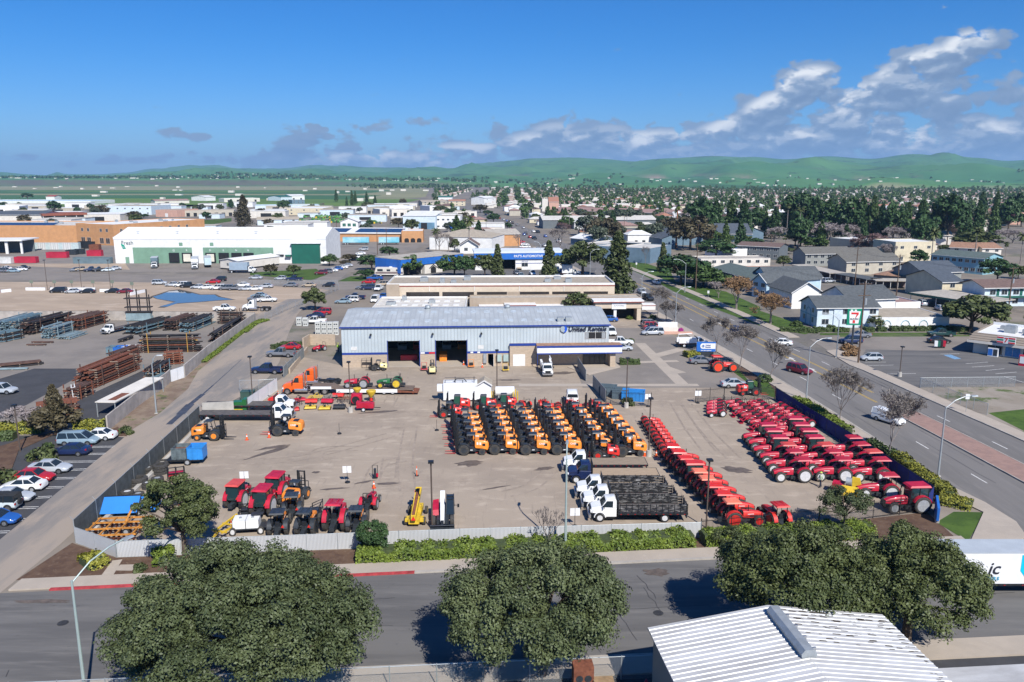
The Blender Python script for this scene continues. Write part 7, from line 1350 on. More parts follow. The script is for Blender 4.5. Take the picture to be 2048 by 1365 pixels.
for q,lab,tall in((T1(1945,238),'orange cone at the fork tips of the orange forklift',False),(T2(545,140),'orange cone before the forklift with raised mast',False),(T2(1370,538),'orange and yellow cone standing alone in the yard',False),(S2(1362,900),'orange cone at the tail of the low loader',False),(S2(300,915),'orange cone behind the implements',False),(T2(1708,442),'tall orange post in the open yard',True),(T2(1695,640),'tall orange post behind the yellow boom crane',True),(T2(250,880),'orange post by the yellow ripper frame',True),(T3(1690,600),'orange cone at the tail of the last forklift column',False),(T4(285,605),'orange cone beside the lamp post in the middle',False),(S3(265,672),'orange cone by the workshop door',False),(S3(412,690),'orange cone beside the yellow stand',False)):cone(q,lab,tall)
def sign_post(p,lab,h=1.5,w=.5,hh=.55,two=True):
 t=qg('yard_sign',(*p,.01),R(4),lab,'sign','white signs on weighted posts');t.qa('base',MB().qe([(0,.32),(.12,.30),(.2,.12)],(0,0,0),'z',12),BLK);t.qa('post',MB().qd([(0,0,.1),(0,0,h)],.03,6),BLK);b=t.qa('board',MB().box(-w,-.03,-.05,-.031,h-hh*.5,h+hh).box(.03,w,-.05,-.031,h-hh*.5,h+hh),qm)
for q,lab in((T2(355,540),'white sign on post behind the faded roof tractor'),(T2(1162,495),'white sign on post alone in the middle of the yard'),(T3(1140,1158),'white sign on post beside the nearest stake truck'),(T4(220,212),'white sign on post by the left gate leaf'),(T4(612,185),'white sign on post at the gate of the crimson tractors')):sign_post(q,lab)
for q,lab in((T2(1098,112),'thin marker pole in a black base, left one'),(T2(1865,85),'thin marker pole in a black base beside the forklift forks')):
 t=qg('marker_pole',(*q,.01),0,lab,'marker');t.qa('base',MB().qe([(0,.32),(.14,.28),(.22,.1)],(0,0,0),'z',12),BLK);t.qa('pole',MB().qd([(0,0,.1),(0,0,1.6)],.025,5),BLK)
mp=qg('trolley',(*T2(1380,460),.01),R(10),'black hand trolley with red canister in the open yard','trolley');mp.qa('frame',MB().qd([(-.3,0,.1),(-.3,0,1.6),(.3,0,1.6),(.3,0,.1)],.04,5).box(-.3,.3,-.3,.1,.1,.16),BLK);mp.qa('bottle',MB().qd([(0,0,.2),(0,0,1.2)],.16,10),qo);mp.qa('canister',MB().qd([(.25,-.1,.2),(.25,-.1,.6)],.14,10),qs)
FL={}
def lift(p,yaw,lab,cat='forklift',sc=.75):qh(FLY,p,R(yaw),lab,cat,None,.01,sc)
FLY=qG(mat('cream_yellow',(.70,.62,.30),.5,0,.1,2),BLK,qo,'one',False,3.0).build('forklift')
qh(FLY,S2(1090,712),R(180),'cream yellow forklift with black mast before the left workshop door','forklift','cream yellow forklifts at the workshop',.02,.8);qh(FLY,S2(1515,735),R(95),'cream yellow forklift between the two workshop doors','forklift','cream yellow forklifts at the workshop',.02,.75)
for q,m_,lab in((S2(1450,715),qs,'red welding trolley by the door post'),(S2(1820,690),ORG,'orange wheeled pressure washer at the block wall'),(S3(595,720),YEL,'yellow steel stand near the white double doors')):
 t=qg('workshop_trolley',(*q,.02),R(10),lab,'trolley');t.qa('frame',MB().qd([(-.5,0,.1),(-.5,0,1.5),(.5,0,1.5),(.5,0,.1)],.05,5).box(-.6,.6,-.5,.4,.25,.4).qd([(-.5,-.5,.3),(.5,-.5,.3)],.05,5),m_);t.qa('motor',MB().box(-.35,.35,-.4,.2,.4,.9),BLK)
gc=qg('gas_bottle_cage',(*S2(1000,695),.02),R(3),'black mesh cage beside the cream forklift','cage');c_=MB()
for x in(-.9,0,.9):c_.qd([(x,0,0),(x,0,1.9)],.035,4);c_.qd([(x,.9,0),(x,.9,1.9)],.035,4)
for z in(.1,1.0,1.9):c_.qd([(-.9,0,z),(.9,0,z)],.03,4);c_.qd([(-.9,.9,z),(.9,.9,z)],.03,4)
gc.qa('frame',c_,BLK);gc.qa('shelf',MB().box(-.88,.88,.02,.88,.95,1.0),qo)
SLAT=qw('white_slats',(.60,.61,.61),.13,0,.8,.6,.1,.62,.12);DARKM=mat('dark_screen',(.075,.085,.085),.9,0,.3,1.2);BLUEM=mat('navy_screen',(.008,.022,.16),.8,0,.2,.8);GREYM=mat('grey_slats',(.22,.24,.24),.7,0,.2,1)
WALLC=mat('wall_concrete',(.40,.36,.32),.9,0,.2,.5);WIRE=see_through('chain_link',(.30,.32,.33),.12)
def qj(pts,h,label,m=None,cat='fence',step=3.0,name='fence',th=.05,iron=False,z0=0.0,rail=True,pm=None,barb=False,cap=None):
 t=qg(name,(*pts[0],0),0,label,cat);o=Vector((*pts[0],0));pm=pm or qn
 for a,b in zip(pts[:-1],pts[1:]):
  a=Vector((*a[:2],0))-o;b=Vector((*b[:2],0))-o;ln=(b-a).length;yw=atan2(b.y-a.y,b.x-a.x);n=max(1,round(ln/step))
  def put(nm,mb,mm):
   q=t.qa(nm,mb,mm);q.location=a;q.rotation_euler=(0,0,yw);return q
  if iron:
   mb=MB();k=int(ln/.14)
   for i in range(k):x=ln*(i+.5)/k;mb.box(x-.012,x+.012,-.012,.012,.08,h)
   mb.box(0,ln,-.02,.02,.15,.2);mb.box(0,ln,-.02,.02,h-.25,h-.2);put('pickets',mb,BLK)
  elif m:put('panel',MB().box(0,ln,-th/2,th/2,.02+z0,h),m)
  if cap:put('coping',MB().box(0,ln,-th/2-.04,th/2+.04,h+.001,h+.08),cap)
  if rail and not iron:put('rail',MB().qd([(0,0,h+.03),(ln,0,h+.03)],.03,5),pm)
  if step<50:
   for i in range(n+1):
    if i==n and b.to_2d()!=(Vector((*pts[-1],0))-o).to_2d():continue
    x=ln*i/n;mb=MB().qd([(x,0,0),(x,0,h+.1)],.045,6)
    if barb:mb.qd([(x,0,h+.05),(x,.28,h+.4)],.025,4)
    put('post',mb,BLK if iron else pm)
 return t
qj([(-42.6,72.3),(-37.2,69.3)],1.65,'angled white slatted fence panel at the left corner of the yard',SLAT);qj([(-37.1,69.3),(-5.1,71.95),(18.7,73.5)],1.6,'long white slatted fence along the near side of the yard',SLAT)
qj([(-42.75,72.5),(-45.7,112)],2.3,'dark screened fence between the lane and the yard',DARKM,barb=True,step=5);qj([(-41.9,72.9),(-44.7,111.5)],.45,'low concrete curb wall inside the dark fence',CONC,'wall',99,'curb_wall',.5,rail=False)
qj([S1(1598,1065),S1(1845,1052)],1.9,'short pale concrete wall at the bin enclosure',CONC,'wall',99,'concrete_wall',.15,rail=False);qj([S2(65,1035),S2(295,870)],2.1,'white panel fence beside the flatbed truck cabs',qm,step=4);qj([S2(0,880),S2(150,878),S2(295,868)],1.9,'open wire fence above the bin enclosure',WIRE)
qj([S2(345,772),S2(505,610)],2.0,'dark screened gate fence behind the two pickups',GREYM,barb=True);qj([S2(390,742),S2(530,565)],1.0,'low tan block wall inside the gate fence',BLOCK,'wall',99,'block_wall',.3,rail=False);qj([S2(500,548),S2(552,515),S2(752,517)],2.4,'tan block wall with pale bins behind it',BLOCK,'wall',99,'block_wall',.3,rail=False)
qj([S3(1162,690),S3(1228,800)],2.0,'grey slatted gate leaf beside the office entry',GREYM,'gate',name='gate');qj([S3(1282,845),S3(1382,965)],2.1,'grey slatted gate leaf beside the dark skips',GREYM,'gate',name='gate')
qj([S3(1385,985),S3(1740,1000)],2.2,'black iron fence in front of the skips',iron=True);qj([S4(437,968),S4(660,950),S4(1062,945)],2.2,'black iron fence behind the small crimson tractors',iron=True)
qj([(42.4,123.6),(43.6,112),(45.2,97),(46.2,82.2),(44.4,79.9)],1.9,'navy blue screened fence along the avenue',BLUEM,pm=BLK,step=2.6);qj([(18.75,73.6),(31.5,76.4),(44.2,79.8)],1.9,'black iron fence along the near right side',iron=True);qj([(18.9,72.8),(27,73.9)],.9,'low white slatted fence below the iron fence',SLAT,step=2)
qj([S1(848,1190),S1(1090,990),S1(1310,835),S1(1345,800)],2.2,'concrete wall between the lane and the near steel yard',WALLC,'wall',99,'concrete_wall',.22,rail=False);qj([S1(1455,765),S1(1640,605),S1(1940,380),S1(2012,330)],2.2,'concrete wall along the lane beside the far steel racks',WALLC,'wall',99,'concrete_wall',.22,rail=False);qj([S1(1348,805),S1(1452,770)],2.1,'white gate in the lane wall',qm,'gate',2,'gate')
qj([S1(-120,318),S1(400,318),S1(900,318),S1(1700,325),S1(2010,330)],2.3,'long concrete wall with posts behind the steel racks',WALLC,'wall',4,'concrete_wall',.15,pm=qo)
for i,(a,b,lab)in enumerate(((R1(10,968),R1(88,960),'short white barrier at the far left'),(R1(205,950),R1(358,950),'white concrete barrier behind the black minivan, left one'),(R1(400,950),R1(750,950),'long white barrier behind three dark cars'),(R1(788,962),R1(1060,962),'white barrier behind the maroon car'),(R1(1030,990),R1(1140,966),'white barrier turning towards the puddle'))):qj([a,b],.9,lab,qm,'barrier',99,'barrier',.4,rail=False)
qj([(-40,47.2),(-15,49.0),(-2,50.0),(11,50.9)],1.8,'chain link fence along the bottom of the scene',WIRE);qj([S5(880,866),S5(1640,858)],1.7,'galvanised wire fence between shop parking and vacant lot',WIRE);qj([S5(885,868),S5(985,910),S5(1105,958),S5(1420,1085)],1.7,'galvanised wire fence along the pavement of the vacant lot',WIRE)
qj([R2(120,1190),R2(300,1105),R2(470,1045),R2(700,945)],1.9,'wire fence along the lane beside the dirt lot',WIRE,step=4);qj([R2(-100,905),R2(690,905)],1.5,'dark wire fence along the side street',WIRE,step=6)
LAMPG=mat('lamp_grey_green',(.36,.44,.42),.5,.2,.08,1);WOODP=mat('pole_wood',(.115,.075,.05),.9,0,.25,2,qx=(3,3,.4))
def qz(p,h,ang,arm,label,m=None,r=.10,double=False):
 t=qg('street_light',(*p,0),R(ang),label,'street light','street lights');m=m or qn;t.qa('base',MB().box(-.22,.22,-.22,.22,0,.12),CONC);t.qa('pole',MB().qd([(0,0,0),(0,0,h)],r*1.3,8,r*.75),m)
 a=[(0,0,h-.15),(arm*.35,0,h+.75),(arm*.7,0,h+1.15),(arm,0,h+1.25)];o=t.qa('arm',MB().qd(a,.055,6),m);t.qa('lamp_head',MB().qc([(arm-.1,-.16,h+1.14),(arm+.75,-.14,h+1.16),(arm+.75,.14,h+1.16),(arm-.1,.16,h+1.14)],[(arm-.1,-.12,h+1.32),(arm+.7,-.08,h+1.30),(arm+.7,.08,h+1.30),(arm-.1,.12,h+1.32)]),qn,o)
for p,h,a,ar,lab in(((-29.0,48.2),9.0,62,4.0,'green street light leaning over the street at bottom left'),(T3(1066,1350),9.3,85,1.0,'green street light between the low hedges'),(G(1876,953),8.6,8,3.2,'street light between the two bare trees by the median'),(S4(1308,948),8.8,14,3.0,'street light beside the yellow hedge and maroon car'),(R3(1380,1250),8.6,12,2.8,'street light near the low white sign wall'),(R3(1112,1075),8.4,12,2.6,'street light beside the garden beds of the office'),(R3(708,860),9.2,15,2.6,'street light beside the big magnolia'),(R3(1455,965),9.0,170,3.0,'street light on the grass bank in front of dense trees'),(S5(210,625),7.6,165,2.4,'street light at the shop corner beside the round shrubs'),(S1(1232,1055),7.8,10,.9,'street light on the dirt verge of the lane'),(R3(320,770),9,170,2,'far street light left of the avenue'),(R3(655,600),9,170,2,'far street light beside the tyre shop')):qz(p,h,a,ar,lab,LAMPG if 'green' in lab else None)
def qA(p,h,lab,base=False,m=None):
 t=qg('yard_light',(*p,0),R(5),lab,'yard light','tall yard lights');t.qa('pole',MB().qd([(0,0,0),(0,0,h)],.085,6),m or mat('pole_brown',(.10,.075,.06),.6,0,.2,2));t.qa('lamp_head',MB().box(-.28,.28,-.35,.2,h,h+.2),BLK)
 if base:t.qa('base',MB().qe([(0,.38),(.85,.34)],(0,0,0),'z',14),CONC)
for q,h,lab,b in((T2(1830,868),7.2,'brown yard light beside the telehandler',False),(S2(104,1005),8.0,'brown yard light at the panel fence by the flatbeds',False),(S2(872,1045),7.8,'black yard light on white base among the implements',True),(S3(528,905),7.4,'thin yard light behind the forklift ranks',False),(S3(1545,1008),7.8,'yard light on concrete base beside the blue skip',True),(T3(1722,602),7.6,'yard light on concrete base beside the orange line',True),(T4(678,1165),7.2,'brown yard light in front of the big orange tractors',False),(S5(718,778),5.4,'black parking light in the shop car park',True),(T1(160,330),6.2,'twin headed grey light in the left car park',False)):qA(q,h,lab,b)
for i,q in enumerate((R1(375,950),R1(645,948),R1(872,950))):qA(q,9.5,f"thin dark pole in the dirt lot, {ORD[i]} from the left")
def qB(p,h,lab,arms=1,yw=8,trans=False):
 t=qg('power_pole',(*p,0),R(yw),lab,'power pole','wooden power poles');t.qa('pole',MB().qd([(0,0,0),(0,0,h)],.19,8,.12),WOODP)
 for k in range(arms):
  z=h-.5-k*2.2;t.qa('crossarm',MB().box(-1.3,1.3,-.19,-.09,z,z+.13),WOODP);ins=MB()
  for x in(-1.2,-.5,.5,1.2):ins.qd([(x,-.14,z+.13),(x,-.14,z+.34)],.05,5)
  t.qa('insulators',ins,qt)
 if trans:t.qa('transformer',MB().qd([(.32,-.1,h-4.4),(.32,-.1,h-3.2)],.24,10),qn)
PP={}
for key,q,h,lab,ar,tr_ in(('a',S4(1718,657),15.8,'tallest wooden power pole beside the shop sign',2,True),('b',R4(735,905),13,'wooden power pole behind the front apartments, left one',2,False),('c',R4(1055,1000),13,'wooden power pole behind the front apartments, right one',2,True),('d',R3(1540,950),15,'brown power pole rising from the dense green trees',2,False),('e',R3(1555,640),13,'grey power pole beside the magnolia',1,False),('f',R4(1925,1100),12,'wooden power pole in front of the green motel',1,True),('g',R3(975,540),13,'power pole behind the tall cypress',1,False),('h',R4(840,560),12,'distant power pole above the bare willow trees',1,False),('i',R4(80,670),10,'grey power pole by the white roofs',1,False),('j',R2(1005,668),12,'dark power pole beside the turquoise lorry trailers, left',1,False),('k',R2(1078,665),12,'dark power pole beside the turquoise lorry trailers, right',1,False),('l',R2(685,540),12,'thin power pole in front of the solar roof',1,False)):qB(q,h,lab,ar,8,tr_);PP[key]=(*q,h)
def wires(a,b,lab,n=3,dz=0.0):
 t=MB();A=Vector(PP[a]if isinstance(a,str)else a);B=Vector(PP[b]if isinstance(b,str)else b);o=A.copy()
 for i in range(n):
  off=Vector(((i-(n-1)/2)*.9,0,-.35-dz));pts=[]
  for k in range(13):u=k/12;q=A.lerp(B,u)+off;q.z-=1.4*4*u*(1-u);pts.append(q-o)
  t.qd(pts,.014,3)
 ob=t.obj('power_line',BLK);ob.location=o;tag(ob,lab,'power line','overhead power lines')
wires('a',(118,92,13),'power lines from the tallest pole out over the shop roof');wires('a','d','power lines along the far side of the avenue');wires('a','c','power lines from the tallest pole to the apartments');wires('b','c','power lines between the two poles behind the apartments');wires('c','f','power lines crossing in front of the green motel');wires('d','g','power lines from the green trees to the cypress pole');wires('c','h','power lines running back to the bare willows')
D1='in the left car park'
CL=[('minivan','sky',T1(625,270),3,'beside the white sedan '+D1),('sedan','white',T1(775,232),183,'nearest the hedge '+D1),('sedan','navy',T1(560,352),182,'beside the minivan '+D1),('sedan','silver',T1(400,488),2,'beside the navy car '+D1),('sedan','red',T1(262,560),2,'between silver and white cars '+D1),('sedan','white',T1(190,630),183,'beside the red sedan '+D1),('sedan','silver',T1(90,718),2,'nearest of the silver pair '+D1),('jeep','pale',T1(10,785),182,'with rear spare wheel '+D1),('sedan','blue',T1(-35,895),2,'cut off at the left edge '+D1),('suv','silver',S1(20,895),-4,'on dark tarmac at the left edge')]
D2='parked in the dirt lot'
for k,c,x,y,w in(('minivan','black',460,968,'before the white barrier'),('sedan','silver',575,972,'beside the black minivan'),('sedan','black',690,972,'right of the silver sedan'),('sedan','black',890,970,'left of the maroon sedan'),('sedan','maroon',985,972,'at the end of the barriers')):CL.append((k,c,R1(x,y),186,w+' '+D2))
for k,c,x,y,w in(('hatch','grey',595,800,'at the left end'),('pickup','tan',655,797,'with dusty paint'),('pickup','navy',725,800,'third'),('longbed','black',790,800,'fourth'),('sedan','pale',850,800,'fifth'),('sedan','silver',905,788,'at the right end')):CL.append((k,c,R1(x,y),215,w+' of the row beyond the barriers'))
for k,c,x,y,yw,w in(('suv','grey',20,808,170,'front left'),('sedan','white',45,788,170,'behind the grey SUV'),('sedan','sky',108,808,5,'in front'),('sedan','white',165,795,10,'beside the light blue car'),('coupe','black',195,780,10,'at the back')):CL.append((k,c,R1(x,y),yw,w+' of the group at the far left'))
for k,c,x,y,yw,w in(('suv','silver',1258,905,8,'alone left of the row'),('sedan','silver',1360,918,186,'first'),('suv','white',1425,922,186,'second'),('pickup','black',1490,928,186,'third'),('sedan','silver',1560,936,186,'fourth'),('sedan','white',1625,940,186,'fifth'),('suv','white',1715,944,186,'sixth'),('suv','grey',1782,946,186,'seventh'),('longbed','grey',1862,948,186,'eighth'),('sedan','silver',1940,950,186,'ninth'),('sedan','white',2010,950,186,'tenth')):CL.append((k,c,R1(x,y),yw,w+' in the row above the puddle'))
CL+=[('sedan','red',R1(1680,895),186,'behind the row above the puddle'),('suv','black',R1(1730,878),186,'behind the red sedan above the puddle'),('sedan','white',R1(1910,920),186,'in the second row above the puddle'),('pickup','white',R1(1770,1112),0,'beside the semi truck near the puddle'),('pickup','grey',R1(2030,1035),180,'right of the puddle'),('sedan','silver',R2(45,862),180,'on the side street by the first lawn'),('hatch','silver',R2(240,868),180,'on the side street beside the lawn'),('pickup','navy',R2(350,874),180,'on the side street by the second lawn'),('sedan','red',R2(935,895),182,'on the side street by the motor home'),('pickup','blue',R2(985,868),178,'towed by the motor home'),('sedan','silver',R2(125,930),180,'behind the wire fence, first'),('sedan','grey',R2(320,922),180,'behind the wire fence, second'),('sedan','tan',R2(465,922),180,'behind the wire fence, third'),('hatch','black',R2(620,922),180,'behind the wire fence, fourth'),('sedan','sky',R2(70,1005),180,'behind the white dump pickup'),('longbed','white',R2(135,1040),0,'with dark dump body beside the lane'),('suv','tan',R2(1042,915),185,'left of the office block, far one'),('pickup','white',R2(1015,950),-95,'left of the office block facing us'),('sedan','grey',R2(890,940),185,'left of the office block'),('suv','navy',R2(932,945),185,'beside the grey sedan by the office'),('sedan','blue',R2(1050,1012),-95,'beside the white van by the office'),('cargovan','white',R2(985,1040),-92,'left of the office block'),('pickup','navy',R2(830,1020),180,'in front of the dark screened bin'),('suv','white',R2(795,1040),180,'nearest the dark hedge'),('sedan','sky',R2(735,1052),180,'at the end by the dark hedge'),('pickup','white',R2(510,1212),180,'behind the pale stacked bins'),('sedan','navy',R2(520,1165),180,'behind the white pickup'),('suv','red',R2(570,1140),180,'beside the rusty crates'),('suv','maroon',R2(560,825),185,'first of the office drive row'),('suv','grey',R2(602,815),185,'second of the office drive row'),('sedan','white',R2(645,805),185,'third of the office drive row'),('sedan','blue',R2(685,790),185,'fourth of the office drive row'),('sedan','white',R2(725,780),185,'fifth of the office drive row'),('sedan','silver',R2(765,765),185,'sixth of the office drive row'),('sedan','black',R2(820,718),185,'seventh of the office drive row'),('suv','white',R2(848,698),185,'eighth of the office drive row'),('sedan','white',R2(872,668),185,'ninth of the office drive row'),('suv','silver',R2(895,636),185,'tenth of the office drive row'),('longbed','tan',R3(150,785),-90,'inside the blue motor shop bay'),('sedan','grey',R3(130,822),-80,'before the motor shop bay, left'),('pickup','white',R3(255,830),-85,'before the motor shop bay, right'),('sedan','sky',R3(165,845),-80,'behind the office roof'),('pickup','blue',R3(500,810),170,'under the magnolia'),('sedan','white',R3(550,842),175,'beside the white box truck'),('pickup','silver',R3(295,640),170,'above the motor shop roof'),('sedan','silver',R3(1115,975),-80,'driving towards us far up the avenue'),('pickup','black',R3(1165,1025),-80,'driving behind the navy SUV on the avenue'),('sedan','white',R3(1230,898),100,'driving away on the avenue by the lawn'),('suv','black',R3(270,548),-70,'far up the avenue, nearer of two'),('suv','black',R3(298,498),-70,'far up the avenue, farther of two'),('sedan','blue',R3(855,1195),178,'by the tan portico'),('pickup','teal',R3(893,1150),-90,'inside the tan portico'),('suv','grey',R3(1185,1235),5,'first in the small car park'),('suv','red',R3(1205,1255),5,'second in the small car park'),('sedan','navy',R3(1210,1275),5,'third in the small car park'),('minivan','silver',R3(1200,1300),185,'last in the small car park'),('suv','white',S3(1425,432),-85,'beside the workshop side wall'),('pickup','white',S3(1495,515),-2,'beside the round clipped shrubs'),('sedan','silver',S3(1505,555),-2,'beside the office canopy'),('pickup','navy',S2(215,735),176,'parked beside the gate fence'),('pickup','grey',S2(325,605),176,'in front of the red coupe'),('coupe','red',S2(395,548),176,'by the low dark hedge'),('suv','navy',S4(775,430),-72,'driving towards us on the avenue'),('sedan','white',S4(1108,515),165,'turning across the avenue'),('suv','maroon',S4(1255,735),-58,'driving towards us beside the street light'),('cargovan','white',S5(630,1145),-62,'driving towards us beside the median'),('sedan','grey',S4(485,660),2,'behind the big wheeled orange tractor'),('sedan','silver',S4(745,845),2,'behind the black iron fence'),('sedan','grey',S5(400,462),178,'at the corner behind the shop sign'),('suv','navy',S5(325,512),178,'below the shop sign'),('hatch','silver',S5(490,648),180,'beside the tallest power pole'),('pickup','teal',S5(1050,455),178,'under the big tree by the shop'),('sedan','black',S5(1035,508),2,'in the shade of the big tree'),('suv','silver',S5(895,205),85,'under the green edged carport, left'),('hatch','silver',S5(1042,245),85,'under the green edged carport, right'),('sedan','silver',V7(430,1110),80,'under the long flat carport, left'),('sedan','silver',V7(550,1145),80,'under the long flat carport, right'),('suv','silver',V7(890,1260),20,'at the end of the long carport'),('suv','white',V8(370,1095),180,'beside the cream block'),('pickup','navy',V8(545,1145),0,'before the light blue apartments')]
for k,c,p,yw,w in CL:car(k,c,p,yw,w,'parked and moving cars')
def box_truck(p,yaw,lab,col,L_,cabc='white',sc=1.0,name='box_truck',cab=True):
 if cab:k=qH(cabc,'flat',L_+2.2)
 else:k=Kit();[qI(k,-L_+x,sg*.9,.48,.5,RIMW,RUB,0,16)for x in(.2,1.4)for sg in(-1,1)];k.qa('landing_gear',BLK).box(-3.2,-3,-.8,.8,0,1.0);k.qa('frame',BLK).box(-L_-1,-1.4,-.5,.5,.8,1.0)
 k.qa('box_body',col).box(-L_-1.2,-1.45,-1.27,1.27,1.101,3.9);k.qa('box_roof',mat('box_roof_grey',(.40,.44,.47),.5,0,.08,.6)).box(-L_-1.22,-1.43,-1.29,1.29,3.902,3.98);return qh(k.build(name),p,R(yaw),lab,'truck' if cab else 'trailer',None,.03,sc)
TURQ=mat('trailer_turquoise',(.10,.45,.58),.5,0,.35,.25,col2=(.45,.68,.75));GRYB=mat('box_teal_grey',(.10,.16,.19),.6,0,.15,.5)
for p,yw,lab,m_,L_,cb in((V2(370,1190),-70,'white lorry with dark box backing onto the green dock',GRYB,7,True),(V2(985,1205),-70,'white lorry with silver trailer at the docks',qm,11,True),(V2(1190,1190),-68,'silver trailer parked at the docks beside the site office',mat('pale_blue_box',(.48,.60,.64),.5,0,.08,.5),11,False),(V2(1860,1260),0,'white lorry with blue grey box by the lawn',mat('blue_grey_box',(.30,.38,.46),.5,0,.1,.5),7,True),(V3(1850,830),2,'turquoise lorry trailer, left of two',TURQ,14,False),(V4(335,830),2,'turquoise lorry trailer, right of two',TURQ,11,False),(V4(1110,600),180,'white box lorry outside the garage',qm,6,True),(V4(1190,608),0,'deep blue lorry box outside the garage',BLUEP,6,True),(R3(600,835),0,'white box truck under the magnolia',qm,4,True)):box_truck(p,yw,lab,m_,L_,'white',1.0,'box_truck' if cb else 'box_trailer',cb)
qh(semi_kit('white').build('semi_truck'),R1(1990,1110),R(180),'white semi truck cab with yellow toolbox beside the puddle','truck',None,.02);qh(TF,S1(850,425),atan2(S1(790,425)[1]-S1(960,388)[1],S1(790,425)[0]-S1(960,388)[0]),'white flatbed truck between the steel racks','truck',None,.03,.85)
wt_=box_truck((35.6,63.5),180,'white box trailer with turquoise badge at the right edge',qm,14,'white',1.0,'box_trailer',True);TBADGE=mat('badge_turquoise',(.0,.52,.68),.5,0,0)
bd=MB();bx_=-9.7;bd.qf([(bx_-2.2,3.75),(bx_+2.2,3.75),(bx_+2.2,2.3),(bx_+1.7,1.65),(bx_+1.0,1.4),(bx_-1.0,1.4),(bx_-1.7,1.65),(bx_-2.2,2.3)],1.275,1.29);o=bd.obj('badge',TBADGE,wt_);rg=MB();rg.qd([(bx_+1.1*cos(a*.2),1.3,2.55+.95*sin(a*.2))for a in range(33)],.05,4);rg.obj('badge_ring',NAVYP,wt_)
for tx,sz,x,z,m_,sh in(('ic',1.55,-5.2,2.5,mat('ink_black',(.02,.02,.03),.6,0,0),.25),('PPERS',.42,-5.1,1.6,mat('ink_blue',(.10,.35,.5),.6,0,0),0),('WINC',.75,bx_,2.6,qm,0),('PAN',.36,bx_,2.15,qm,0)):ql(tx,sz,m_,wt_,(x,1.31,z),pi,ext=.006,shear=sh,bold=.015,space=1.3 if sz<.8 else 1)
rvh=qg('motor_home',(*R2(1100,838),.02),R(178),'brown striped motor home parked before the blue shop','motor home');rvh.qa('body',MB().qf([(-5,.6),(5,.6),(5.2,1.6),(4.7,3.2),(-5,3.2)],-1.25,1.25),WM['stuccow']);rvh.qa('stripe',MB().box(-5,4.9,1.253,1.27,1.0,1.7),WM['mauve']);rvh.qa('windows',MB().box(-4,-2.6,1.253,1.275,1.9,2.6).box(-.5,.8,1.253,1.275,1.9,2.6).box(2.2,4.2,1.253,1.275,1.9,2.7),WGL);rvh.qa('roof_unit',MB().box(-1,0,-.4,.4,3.2,3.5),qm);kk=Kit();[qI(kk,x,sg*1.1,.45,.3,RIMW,RUB,0,16)for x in(-3,3)for sg in(-1,1)];[rvh.qa(n_,mb_,m_,None,sm_)for n_,mb_,m_,par_,sm_ in kk.p]
so2=Bld('site_office','white portable site office with small windows beside the docks','site office',V2(1375,1205),V2(1640,1225),22,3.6,'stuccow');so2.qM(z0=.6);so2.qL(.8,'white','y',.3);so2.win(3.6,1.6,1.0,1.0);so2.win(5.2,1.6,1.0,1.0);so2.qb('skirt',.2,so2.L-.2,.2,21.8,0,.598,BLK)
CRM=mat('container_red',(.42,.02,.05),.55,0,.15,.5)
for p,yw,L_,m_,lab in((V1(408,1108),0,9,CRM,'bright red skip, nearest of the three red ones'),(V1(880,1032),2,9,CRM,'bright red skip in the middle of the dirt yard'),(V1(1445,1003),2,6.5,CRM,'small red skip beside the teal container'),(V1(1415,1118),-1,15.5,mat('container_teal',(.13,.19,.22),.6,0,.15,.5),'long teal container with white flag emblem'),(V1(70,1115),0,7,mat('container_white',(.60,.60,.58),.6,0,.15,.5),'white ribbed container at the far left')):bin_(p,yw,L_,2.4,2.5,m_,lab,'container',.03,'container')
BINW=qw('white_bins',(.62,.63,.62),1.2,0,.6,.6,0,.55)
for i in range(13):p=V1(390+i*64,905);b=bin_(p,2,3.6,2.4,3.2,BINW if i%3 else mat('bin_pale_green',(.46,.54,.54),.6,0,.1,1),f"white stacked harvest bins, {ORD[i]} block from the left by the tan wall",'bin stack',.03,'bin_stack')
for i,(x,y,n,m_)in enumerate(((1280,885,3,BLK),(1360,890,3,BLK),(1450,935,3,qr),(1100,985,2,qo),(1200,975,2,qo))):bin_(V1(x,y),3,4.6,3,n*1.1,m_,f"stack of {('black crates','black crates','rusty crates','tangled grey scrap','tangled grey scrap')[i]} near the red skips, {ORD[i]} from the left",'crate stack',.03,'crate_stack',m_)
for i,(x,y,n)in enumerate(((390,1225,2),(440,1228,2),(540,1300,3),(588,1300,3),(634,1300,3),(680,1298,3))):
 p=R2(x,y);t=qg('bin_stack',(*p,.01),R(3),f"pale slotted bin stack behind the block wall, {ORD[i]} from the left",'bin stack','pale slotted bins behind the block wall')
 for k in range(n):o=t.qa('bin',MB().box(-.6,.6,-.6,.6,k*1.0,k*1.0+.95),mat('bin_pale',(.52,.53,.50),.7,0,.1,1));t.qa('slots',MB().box(-.4,-.08,-.63,-.603,k+.35,k+.6).box(.08,.4,-.63,-.603,k+.35,k+.6),qo,o)
tf=qg('transformer_box',(*S1(1955,950),.01),R(3),'dark green transformer box in the bin enclosure','transformer');tf.qa('body',MB().box(-1.0,1.0,-.7,.7,0,1.5),mat('utility_green',(.045,.09,.07),.5,0,.1,1));tf.qa('lid',MB().box(-1.04,1.04,-.74,.74,1.502,1.6),qQ['utility_green'])
bl2=qg('baler',(*S1(1895,1035),.01),R(3),'green and yellow baler beside the white wall','baler');bl2.qa('body',MB().box(-1.0,.5,-.6,.6,.5,1.6),JDG);bl2.qa('hopper',MB().box(.52,1.1,-.7,.7,.1,2.0),JDG);bl2.qa('frame',MB().box(-1.1,.5,-.7,-.4,0,.5),YEL)
